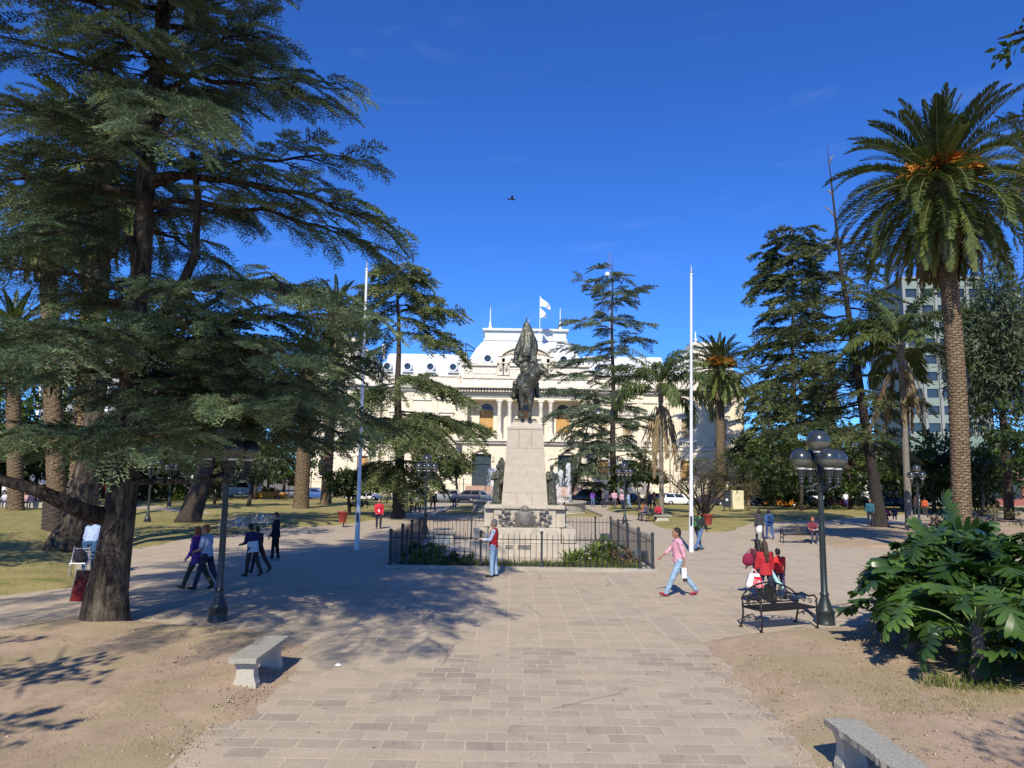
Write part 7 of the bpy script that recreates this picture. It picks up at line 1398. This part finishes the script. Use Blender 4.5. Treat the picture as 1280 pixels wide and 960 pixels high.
# by the leaning cedar
q = G(1083, 661); person('person in teal jacket standing against the leaning cedar trunk', (q.x, q.y-.6, .2), 150, 1.75, 1.02, ((2, 0), (-2, 0)), ((6, 8, 30, 10), (6, 8, 30, 10)), 2, (.03, .11, .15), 'long', None, (.03, .035, .05), (.03, .03, .03), H_BLK, 'short', SKIN2, (5, 20), .028)
q = G(1113, 655); person('crouching child in red and pink top on the shaded lawn', (q.x, q.y, .3), 40, 1.35, 1.05, ((95, 125), (90, 122)), ((40, 10, 40, 10), (40, 10, 40, 10)), 28, (.38, .05, .10), 'long', None, (.10, .04, .06), (.05, .03, .03), H_BLK, 'bob', SKIN2, (10, 0), .03, name='child')
q = G(1121, 655); person('crouching child in dark clothes next to the one in pink', (q.x, q.y+.2, .3), -20, 1.35, 1.05, ((95, 125), (90, 122)), ((40, 10, 40, 10), (40, 10, 40, 10)), 24, (.06, .05, .07), 'long', None, (.05, .05, .09), (.05, .03, .03), H_BLK, 'short', SKIN2, (10, 0), .03, name='child')
q = G(1058, 640); person('person in white shirt and navy skirt far behind the right lamp', (q.x, q.y, .4), 170, 1.65, 1, WALK(10), ((0, 8, 14, 0), (0, 8, 14, 0)), 0, (.68, .70, .76), 'short', None, (.05, .05, .09), (.05, .03, .03), H_BLK, 'bob', SKIN2, (0, 0), .04, skirt=(.05, .04, .16))
q = G(1222, 637); person('far person in white top right of the big palm trunk', (q.x, q.y, .3), 10, 1.7, 1, WALK(12), shirt=(.66, .68, .74), trousers=(.05, .06, .12), vox=.04)
q = G(1228, 634); person('far person in pale jacket walking beyond the big palm', (q.x, q.y, .3), -60, 1.65, 1, WALK(18), shirt=(.50, .56, .70), trousers=(.05, .06, .15), vox=.04)
q = G(1146, 647); person('man in dark brown jacket under the far right lamp', (q.x, q.y, .2), 20, 1.75, 1.05, WALK(6), shirt=(.05, .035, .03), trousers=(.04, .04, .05), vox=.035)
q = G(1157, 648); person('person in orange red top beside the man in brown under the lamp', (q.x, q.y, .2), -30, 1.6, 1, WALK(6), shirt=(.50, .10, .04), trousers=(.06, .05, .05), vox=.035, female=True)
# left groups
LWALK = ((24, 2), (-22, 14))
o, T, HM, AR, J = person('orange haired woman in purple coat with pink scarf walking left', at_px(245, 736), 80, hp_(245, 736, 656), 1.02, ((24, 3), (-22, 12)), ((10, 6, 30, 10), (14, 8, 50, 14)), 5, (.10, .045, .26), 'long', None, (.055, .065, .05), (.03, .03, .03), H_RED, 'bob', SKIN, (2, -12), .017, jacket_len=.16, female=True)
m = MB(); m.chain([T((-.08, .06, .55)), T((.0, .12, .50)), T((.09, .06, .55)), T((0, -.06, .57)), T((-.08, .06, .55))], [.045]*5); m.chain([T((.03, .13, .5)), T((.05, .15, .28)), T((.06, .14, .12))], [.045, .05, .055]); blob('scarf', m, cloth((.62, .10, .28)), o, .018, 2)
sh = AR[1][0]; q = held('shoulder_bag', 'bright blue shoulder bag between the purple coat and the blue polo', 'bag', o, None, None); m = MB(); m.ell(T((.24, -.04, .08)), (.09, .16, .17)); m.ell(T((.24, -.04, .02)), (.08, .15, .14)); blob('bag', m, cloth((.03, .07, .35)), q, .02, 2); m = MB(); m.tube([T((.24, -.14, .2)), T((.17, -.02, .56)), T((.24, .1, .2))], .014, 6); m.build('strap', cloth((.03, .07, .35)), q, True)
person('man in light blue polo with dark jacket at his waist beside the purple coat', at_px(256, 737), 84, hp_(256, 737, 655), 1.05, ((18, 3), (-18, 14)), ((12, 6, 62, 24), (8, 8, 58, 22)), 4, (.27, .34, .52), 'short', None, (.03, .035, .06), (.03, .03, .03), H_RED, 'short', SKIN, (4, 10), .018)
q = G(312, 721); o, T, HM, AR, J = person('man in navy top and white shirt with brown trousers, back to us', at_px(314, 720), 62, hp_(314, 720, 655), 1.05, ((10, 4), (-16, 12)), ((18, 6, 65, 14), (14, 6, 50, 14)), 8, (.03, .03, .085), 'long', None, (.075, .05, .045), (.05, .035, .03), H_BLK, 'short', SKIN2, (18, 0), .018)
m = MB(); n = 16; m.loft([[T((rx*math.cos(a), ry*math.sin(a), z)) for a in [2*PI*i/n for i in range(n)]] for z, rx, ry in ((-.13, .212, .166), (.02, .208, .162), (.14, .204, .158), (.24, .20, .154))], False); m.build('shirt_tail', cloth((.66, .68, .70)), o, True)
person('man in dark clothes striding beside the navy and white shirt man', at_px(322, 716), 66, hp_(322, 716, 657), 1.0, ((16, 4), (-28, 10)), ((10, 6, 40, 10), (10, 6, 40, 10)), 8, (.05, .035, .05), 'long', None, (.05, .035, .035), (.03, .03, .03), H_BLK, 'short', SKIN2, (10, 0), .02)
o, T, HM, AR, J = person('man in black jacket and trousers standing near the silvery bench', at_px(343, 700), 96, hp_(343, 700, 641), 1.08, ((6, 2), (-6, 2)), ((8, 6, 20, 4), (-8, 12, 18, 0)), 0, (.018, .02, .028), 'long', None, (.015, .016, .022), (.30, .30, .32), H_BRN, 'short', SKIN, (6, 30), .019, jacket_len=.08)
o, T, HM, AR, J = person('woman in red jacket over white top walking near the left flagpole', at_px(473, 661), 188, hp_(473, 661, 624), 1.0, WALK(8, 6), ((2, 10, 24, 6), (2, 10, 40, 20)), 0, (.52, .03, .05), 'long', None, (.025, .025, .05), (.03, .03, .03), H_BRN, 'bob', SKIN, (0, 0), .024, jacket_len=.06, female=True)
m = MB(); m.loft([[T((x*.07, .128+.012*math.cos(x*2), z)) for x in (-1, 0, 1)]+[T((x*.07, .10, z)) for x in (1, 0, -1)] for z in (-.02, .2, .40)]); m.build('white_top', cloth((.75, .75, .75)), o)
# painter bent over by the big tree
o, T, HM, AR, J = person('painter in blue shirt and jeans bending by the big cedar trunk', at_px(110, 721), 8, 1.78, 1.12, ((2, 4), (-4, 2)), ((24, 8, 40, 10), (24, 8, 40, 10)), 34, (.33, .42, .62), 'long', None, (.045, .10, .20), (.04, .04, .05), H_BLK, 'short', SKIN2, (28, 0), .019, hat=(.015, .015, .018), belt=True)
q = G(97, 724); t_ = thing('folding_chair', 'light metal folding chair with dark bag left of the painter', 'chair', (q.x, q.y, 0), R(15)); M_AL = mat('aluminium', (.55, .55, .56), .35, metal=.6, var=.1)
for sx in (-1, 1):
    m = MB(); m.tube([(sx*.2, -.2, 0), (sx*.2, .18, .88)], .013, 6); m.build('leg', M_AL, t_, True); m = MB(); m.tube([(sx*.2, .22, 0), (sx*.2, -.18, .45)], .013, 6); m.build('leg', M_AL, t_, True)
m = MB(); m.box(-.2, .2, -.2, .12, .44, .46, .005); m.build('seat', M_AL, t_); m = MB()
for i in range(4): m.box(-.2, .2, .12+.03*i, .135+.03*i, .58+.075*i, .61+.075*i)
m.build('backrest', M_AL, t_); t2 = thing('rucksack', 'black rucksack lying on the folding chair', 'bag', (q.x, q.y, .46), R(20)); m = MB(); m.ell((0, -.02, .18), (.17, .13, .2)); m.ell((.05, -.03, .1), (.17, .14, .12)); blob('bag', m, cloth((.02, .02, .03)), t2, .02, 2); m = MB(); m.tube([(-.06, -.02, .36), (0, -.02, .42), (.06, -.02, .36)], .012, 6); m.build('handle', cloth((.02, .02, .03)), t2, True)
# crowd at the right of the fountain
CROWD = [(741, 633, 10, (.16, .07, .36), DENIM), (755, 634, 30, (.10, .09, .10), (.04, .04, .06)), (768, 636, 170, (.60, .32, .40), (.10, .10, .14)), (778, 637, 150, (.62, .36, .44), (.06, .07, .12)), (786, 637, 60, (.30, .45, .62), LDENIM), (799, 641, 100, (.05, .045, .05), (.04, .045, .07)), (812, 640, 200, (.07, .06, .08), (.05, .05, .08)), (762, 632, -40, (.55, .40, .38), (.05, .05, .08)), (818, 638, 80, (.35, .12, .10), (.05, .05, .07))]
CL = ['person in violet jacket at the left end of the queue', 'person in dark grey next to the violet jacket', 'person in pink top facing us in the queue', 'second person in paler pink top in the queue', 'person in light blue top among the queue', 'broad person in black with back half turned in the queue', 'person in dark clothes at the right end of the queue', 'person in beige top behind the pink tops', 'person in rust top behind the seated group']
for (px, py, f, c, t_), lb in zip(CROWD, CL): q = G(px, py); person(lb, (q.x, q.y, ground_z(q.x, q.y)), f, random.uniform(1.6, 1.78), random.uniform(.95, 1.1), WALK(random.uniform(2, 10)), ((random.uniform(0, 20), 8, random.uniform(5, 60), 8), (random.uniform(0, 20), 8, random.uniform(5, 60), 8)), 2, c, 'long', None, t_, (.04, .04, .04), H_BLK, random.choice(['short', 'bob', 'long']), SKIN2, (0, 0), .036, group=None)
q0 = G(816, 652); iron_b = iron_bench('dark iron bench crowded with seated people right of the queue', q0.x, q0.y+.4, R(75), M_CIRON, 1.9)
for i, (dx, dy, c, t_, lb) in enumerate(((-.35, 1.0, (.36, .14, .05), (.05, .04, .05), 'seated person in brown orange jacket at the far end of the bench'), (-.25, .45, (.30, .20, .42), (.06, .05, .10), 'seated person in lilac top in the middle of the bench'), (-.30, -.15, (.10, .10, .11), (.10, .10, .12), 'seated person in dark grey at the near end of the bench'), (.45, -.35, (.45, .03, .06), (.04, .04, .06), 'seated person in crimson top at the bench front'))):
    person(lb, (q0.x+dx, q0.y+.4+dy, 0), 80 if i < 3 else 150, 1.65, 1.02, ((84, 84), (80, 78)), ((30, 8, 50, 12), (30, 8, 50, 12)), 8, c, 'long', None, t_, (.04, .04, .04), H_BLK, ('short', 'bob')[i % 2], SKIN2, (10, 0), .032)
q = G(824, 652); stone_bench('low white slab seat in front of the seated group', q.x+.1, q.y-.9, .6, 1.3, 0, 0)
# child beside the monument, people on the left walkway and beyond
o, *_ = person('child in dark blue beside the right end of the monument base', at_px(705, 655), -60, 1.40, 1.02, WALK(6), ((10, 6, 60, 10), (20, 6, 70, 10)), 0, (.03, .03, .08), 'long', None, (.03, .03, .06), (.1, .1, .1), H_BLK, 'short', SKIN2, (10, 0), .026, name='child')
person('dark dressed man with arms apart on the left walkway', at_px(541, 639), 200, 1.85, 1.05, WALK(18), ((-10, 16, 10, 0), (20, 20, 14, 0)), 0, (.02, .022, .03), 'long', None, (.02, .02, .025), (.03, .03, .03), H_BLK, 'short', SKIN2, (0, 0), .032)
o, T, *_ = person('student walking away with backpack on the left walkway', at_px(568, 635), 5, 1.62, 1, WALK(10), ((4, 8, 10, 0), (4, 8, 10, 0)), 0, (.10, .11, .20), 'long', None, (.03, .03, .05), (.03, .03, .03), H_BLK, 'short', SKIN2, (0, 0), .034)
backpack('grey blue backpack worn by the student on the left walkway', o, T, (.16, .18, .28), (.1, .1, .15))
person('far figure leaning forward on the left walkway near the cars', at_px(535, 627), -70, 1.65, 1, WALK(20), lean=10, shirt=(.03, .03, .04), trousers=(.03, .03, .04), vox=.04)
for i, (px, py, f, c, lb) in enumerate(((507, 640, 30, (.04, .06, .07), 'person in dark teal in the shade behind the deodar trunk'), (514, 641, -30, (.05, .04, .06), 'person in black in the shade right of the deodar trunk'), (521, 640, 60, (.62, .62, .66), 'person in white and dark blue in the shade left of the lamp'), (527, 638, 10, (.06, .10, .22), 'person in blue in the shade just left of the lamp'))):
    person(lb, at_px(px, py), f, 1.68, 1, WALK(6), ((20, 8, 40, 10), (10, 8, 40, 10)), 0, c, 'long', None, (.03, .03, .05), (.05, .05, .05), H_BLK, ('bob', 'short')[i % 2], SKIN2, (0, 0), .034)
for i, (px, py, f, c, t_, lb) in enumerate(((86, 640, 170, (.45, .52, .72), (.04, .05, .08), 'far person in pale blue between the two palm trunks'), (82, 634, 40, (.60, .45, .30), (.1, .08, .1), 'far person in tan behind the pale blue one'), (177, 626, 160, (.50, .05, .07), (.08, .06, .1), 'far person in red left of the hedge'), (184, 626, 190, (.42, .10, .12), (.06, .05, .1), 'far person in dark red in the middle of the red group'), (190, 626, 150, (.36, .03, .04), (.05, .05, .1), 'far person in maroon right in the red group'), (121, 622, 30, (.5, .5, .55), (.05, .05, .08), 'far person in grey behind the big trunk'), (129, 624, 0, (.45, .03, .05), (.05, .05, .08), 'far person in scarlet beside the big trunk'))):
    person(lb, at_px(px, py), f, 1.66, 1, WALK(5), ((10, 8, 40, 8), (10, 8, 40, 8)), 0, c, 'long', None, t_, (.05, .05, .05), H_BLK, ('short', 'bob')[i % 2], SKIN2, (0, 0), .042)
for i, (px, py, c, lb) in enumerate(((6, 637, (.55, .55, .60), 'seated far person in grey white at the left picture edge'), (14, 637, (.04, .04, .06), 'seated far person in black near the left edge'), (22, 638, (.62, .36, .42), 'seated far person in pink near the left edge'), (31, 638, (.50, .30, .30), 'seated far person in dusty rose right of the pink one'), (40, 637, (.06, .05, .08), 'seated far person in dark clothes under the thick low branch'))):
    person(lb, at_px(px, py), 175, 1.62, 1, ((84, 84), (82, 80)), ((30, 8, 50, 12), (30, 8, 50, 12)), 6, c, 'long', None, (.10, .10, .14), (.3, .3, .3), H_BLK, ('short', 'bob')[i % 2], SKIN2, (5, 0), .042)
q1 = at_px(23, 636.5); o = thing('low_wall_seat', 'long low stone seat under the far seated people', 'bench', (q1[0], q1[1]+.35, q1[2]-.05)); m = MB(); m.box(-2.6, 2.6, -.35, .2, 0, .46, .03); m.build('seat', M_SBEN2, o)

# ================================================================ parked cars
M_TYRE = mat('tyre_rubber', (.018, .018, .018), .85, var=.2); M_RIM = mat('alloy_rim', (.42, .42, .43), .35, metal=.7, var=.1); M_CGL = mat('car_glass', (.012, .015, .018), .06, var=.1, spec=.8, coat=.3); M_HLT = mat('headlight_lens', (.70, .72, .72), .15, var=.05); M_TLT = mat('tail_light', (.40, .02, .02), .25, var=.1); M_PLT = mat('bumper_plastic', (.05, .05, .052), .6, var=.1); M_TAXI = mat('taxi_sign', (.8, .8, .75), .4, var=.05)
def paint(c): return mat('car_paint', c, .28, var=.04, scale=.8, coat=.5, spec=.5)
def car(label, px, y, face, c, kind='sedan', top=None):
    X = P(px, 610, y).x; o = thing('parked_car', label, 'car', (X, y, -.02 if y > 83 else 0), R(face), 'cars along the street behind the park')
    low, L, w_, H, bon, boot = {'sedan': (.30, 4.3, .84, 1.45, .30, .20), 'hatch': (.30, 3.8, .82, 1.5, .25, .03), 'wagon': (.30, 4.3, .85, 1.55, .27, .02), 'van': (.35, 4.9, .95, 2.05, .14, .01), 'pickup': (.45, 5.0, .9, 1.75, .28, .40), 'jeep': (.45, 4.3, .9, 1.85, .26, .02)}[kind]
    h = L/2; bl = low+(H-low)*.52; nose = h; pm = paint(c)
    # body shell: cross-sections along the length (x forward = +x)
    xs = [-h, -h+.12, -h+.5, -h*.3, h*.1, h-L*bon, h-.5, h-.12, h]; zt = [bl-.12, bl-.02, bl, bl+.01, bl, bl-.02, bl-.10, bl-.18, bl-.30]; zb_ = [low+.18, low+.04, low, low, low, low, low, low+.04, low+.16]; wd = [.80, .93, 1, 1, 1, 1, .98, .90, .72]
    rings = []
    for x, t_, b, q in zip(xs, zt, zb_, wd):
        W_ = w_*q; rings.append([(x, -W_*.94, b), (x, W_*.94, b), (x, W_, b+.12), (x, W_, (b+t_)/2+.05), (x, W_*.93, t_-.03), (x, W_*.80, t_), (x, -W_*.80, t_), (x, -W_*.93, t_-.03), (x, -W_, (b+t_)/2+.05), (x, -W_, b+.12)])
    m = MB(); m.loft(rings); 
    xr0, xr1, xr2, xr3 = -h+L*boot, -h+L*boot+(.12 if boot < .1 else .55), h-L*bon-.75, h-L*bon+.05
    if kind == 'pickup': xr0, xr1 = -.35, -.25
    def cab(ins, z0_, z1_, e=0): return [[(xr0-e, -w_*.90+ins, z0_), (xr3+e, -w_*.90+ins, z0_), (xr3+e, w_*.90-ins, z0_), (xr0-e, w_*.90-ins, z0_)], [(xr1-e*.5, -w_*.74+ins, z1_), (xr2+e*.5, -w_*.74+ins, z1_), (xr2+e*.5, w_*.74-ins, z1_), (xr1-e*.5, w_*.74-ins, z1_)]]
    m.loft(cab(0, bl-.03, H-.05)); m.loft([[(xr1+.03, -w_*.74, H-.05), (xr2-.03, -w_*.74, H-.05), (xr2-.03, w_*.74, H-.05), (xr1+.03, w_*.74, H-.05)], [(xr1+.18, -w_*.6, H), (xr2-.2, -w_*.6, H), (xr2-.2, w_*.6, H), (xr1+.18, w_*.6, H)]])
    m.build('body', pm, o, 'auto')
    g = lambda u, v, s_: (lambda x, yy, z: (x, s_*(yy+.006), z))(xr0+(xr1-xr0)*v+((xr3+(xr2-xr3)*v)-(xr0+(xr1-xr0)*v))*u, w_*(.90-.16*v), bl-.03+(H-.05-bl+.03)*v)
    for s_ in (-1, 1):
        for u0, u1 in ((.07, .46), (.50, .90)):
            q = [g(u0, .16, s_), g(u1, .16, s_), g(min(u1, .93), .88, s_), g(u0, .88, s_)]; MB().add(q, [(0, 1, 2, 3) if s_ < 0 else (3, 2, 1, 0)]).build('window', M_CGL, o)
    e = .008
    MB().add([(xr3+(xr2-xr3)*.12+e, -w_*.78, bl+.03), (xr3+(xr2-xr3)*.12+e, w_*.78, bl+.03), (xr3+(xr2-xr3)*.9+e, w_*.68, H-.1), (xr3+(xr2-xr3)*.9+e, -w_*.68, H-.1)], [(0, 1, 2, 3)]).build('windscreen', M_CGL, o)
    MB().add([(xr0+(xr1-xr0)*.12-e, w_*.76, bl+.03), (xr0+(xr1-xr0)*.12-e, -w_*.76, bl+.03), (xr0+(xr1-xr0)*.9-e, -w_*.66, H-.1), (xr0+(xr1-xr0)*.9-e, w_*.66, H-.1)], [(0, 1, 2, 3)]).build('rear_window', M_CGL, o)
    wr_ = .31 if low < .4 else .37
    for x in (-h+.82, h-.80):
        for s_ in (-1, 1):
            wy = s_*(w_-.10); m = MB(); m.lathe([(wr_*.62, -.1), (wr_*.95, -.1), (wr_, -.06), (wr_, .06), (wr_*.95, .1), (wr_*.62, .1)], (0, 0, 0), 18, False); M4 = Matrix.Translation((x, wy+s_*.03, wr_)) @ Matrix.Rotation(PI/2, 4, 'X'); m.v = [tuple(M4 @ Vector(p)) for p in m.v]; wh = m.build('wheel', M_TYRE, o, True)
            m = MB(); m.lathe([(.02, .075), (wr_*.2, .085), (wr_*.64, .06), (wr_*.64, -.06), (.02, -.075)], (0, 0, 0), 14, False); m.v = [tuple(M4 @ Vector(p)) for p in m.v]; m.build('rim', M_RIM, wh, True)
    for s_ in (-1, 1):
        m = MB(); m.ell((h-.13, s_*w_*.62, bl-.27), (.12, .16, .07), None, 8, 6); m.build('headlight', M_HLT, o, True); m = MB(); m.ell((-h+.05, s_*w_*.68, bl-.2), (.06, .12, .1), None, 8, 6); m.build('tail_light', M_TLT, o, True)
        m = MB(); m.ell((xr3-.1, s_*(w_+.06), bl+.06), (.06, .09, .06), None, 8, 6); m.build('mirror', pm, o, True)
    m = MB(); m.box(h-.12, h+.04, -w_*.7, w_*.7, low+.05, low+.22, .03); m.build('bumper', M_PLT, o); m = MB(); m.box(-h-.04, -h+.12, -w_*.74, w_*.74, low+.08, low+.25, .03); m.build('bumper', M_PLT, o)
    if top: m = MB(); m.box(-.15, .15, -.35, .35, H, H+.16, .03); m.build('roof_sign', M_TAXI, o)
    if kind == 'jeep': m = MB(); m.lathe([(.02, -.1), (.34, -.1), (.36, 0), (.34, .1), (.02, .1)], (0, 0, 0), 16); m.v = [(-h-.14+p[2], p[0], 1.0+p[1]) for p in m.v]; m.build('spare_wheel', M_TYRE, o, True)
    return o
WHT = (.78, .78, .78); DBL = (.012, .018, .045); BLK = (.014, .014, .016)
car('dark blue car parked left of the palace steps', 583, 86.5, 178, DBL, 'hatch'); car('dark grey blue sedan parked at the palace steps', 604, 86.5, 0, (.05, .06, .08), 'sedan'); car('silver grey car on the street behind the lamp', 556, 87, 180, (.22, .23, .24), 'hatch')
car('black off-road car parked right of the fountain', 731, 86, 180, BLK, 'jeep'); car('black car behind the queue of people', 790, 87, 0, BLK, 'sedan'); car('white hatchback parked right of the queen palm', 848, 86.5, 0, WHT, 'hatch'); car('dark blue sedan right of the white hatchback', 884, 86.5, 0, (.02, .025, .04), 'sedan'); car('yellow car behind the queen palm trunk', 815, 88, 180, (.60, .46, .12), 'sedan')
car('dark blue car left of the orange taxi', 951, 87, 180, (.012, .02, .03), 'hatch'); car('orange taxi with black roof beside the dark pine trunk', 975, 86, 180, (.55, .20, .015), 'sedan', True); car('brown pickup truck seen past the right lamp', 1004, 86.5, 0, (.13, .11, .09), 'pickup'); car('white car with dark windows behind the right lamp', 1016, 91, 180, WHT, 'van'); car('dark red car right of the right lamp pole', 1044, 87, 0, (.14, .015, .02), 'sedan'); car('dark car behind the person in white shirt', 1072, 87, 180, BLK, 'sedan'); car('large dark blue van right of the leaning cedar', 1115, 84.5, 180, (.012, .03, .05), 'van')
car('orange street cab at far left', 336, 87, 180, (.60, .24, .02), 'sedan', True); car('white van behind the ornamental tree', 302, 91, 0, WHT, 'van'); car('blue and white car between the palm trunks', 396, 87, 0, (.03, .09, .30), 'hatch'); car('white hatchback behind the left palms', 68, 86, 0, WHT, 'hatch'); car('pale grey car left of the dark shrub', 118, 87, 180, (.4, .42, .42), 'sedan')
car('white car further along the street behind the dark shrub', 455, 87.5, 0, WHT, 'sedan'); car('dark green car beyond the silver grey one', 525, 91, 180, (.02, .04, .035), 'sedan')
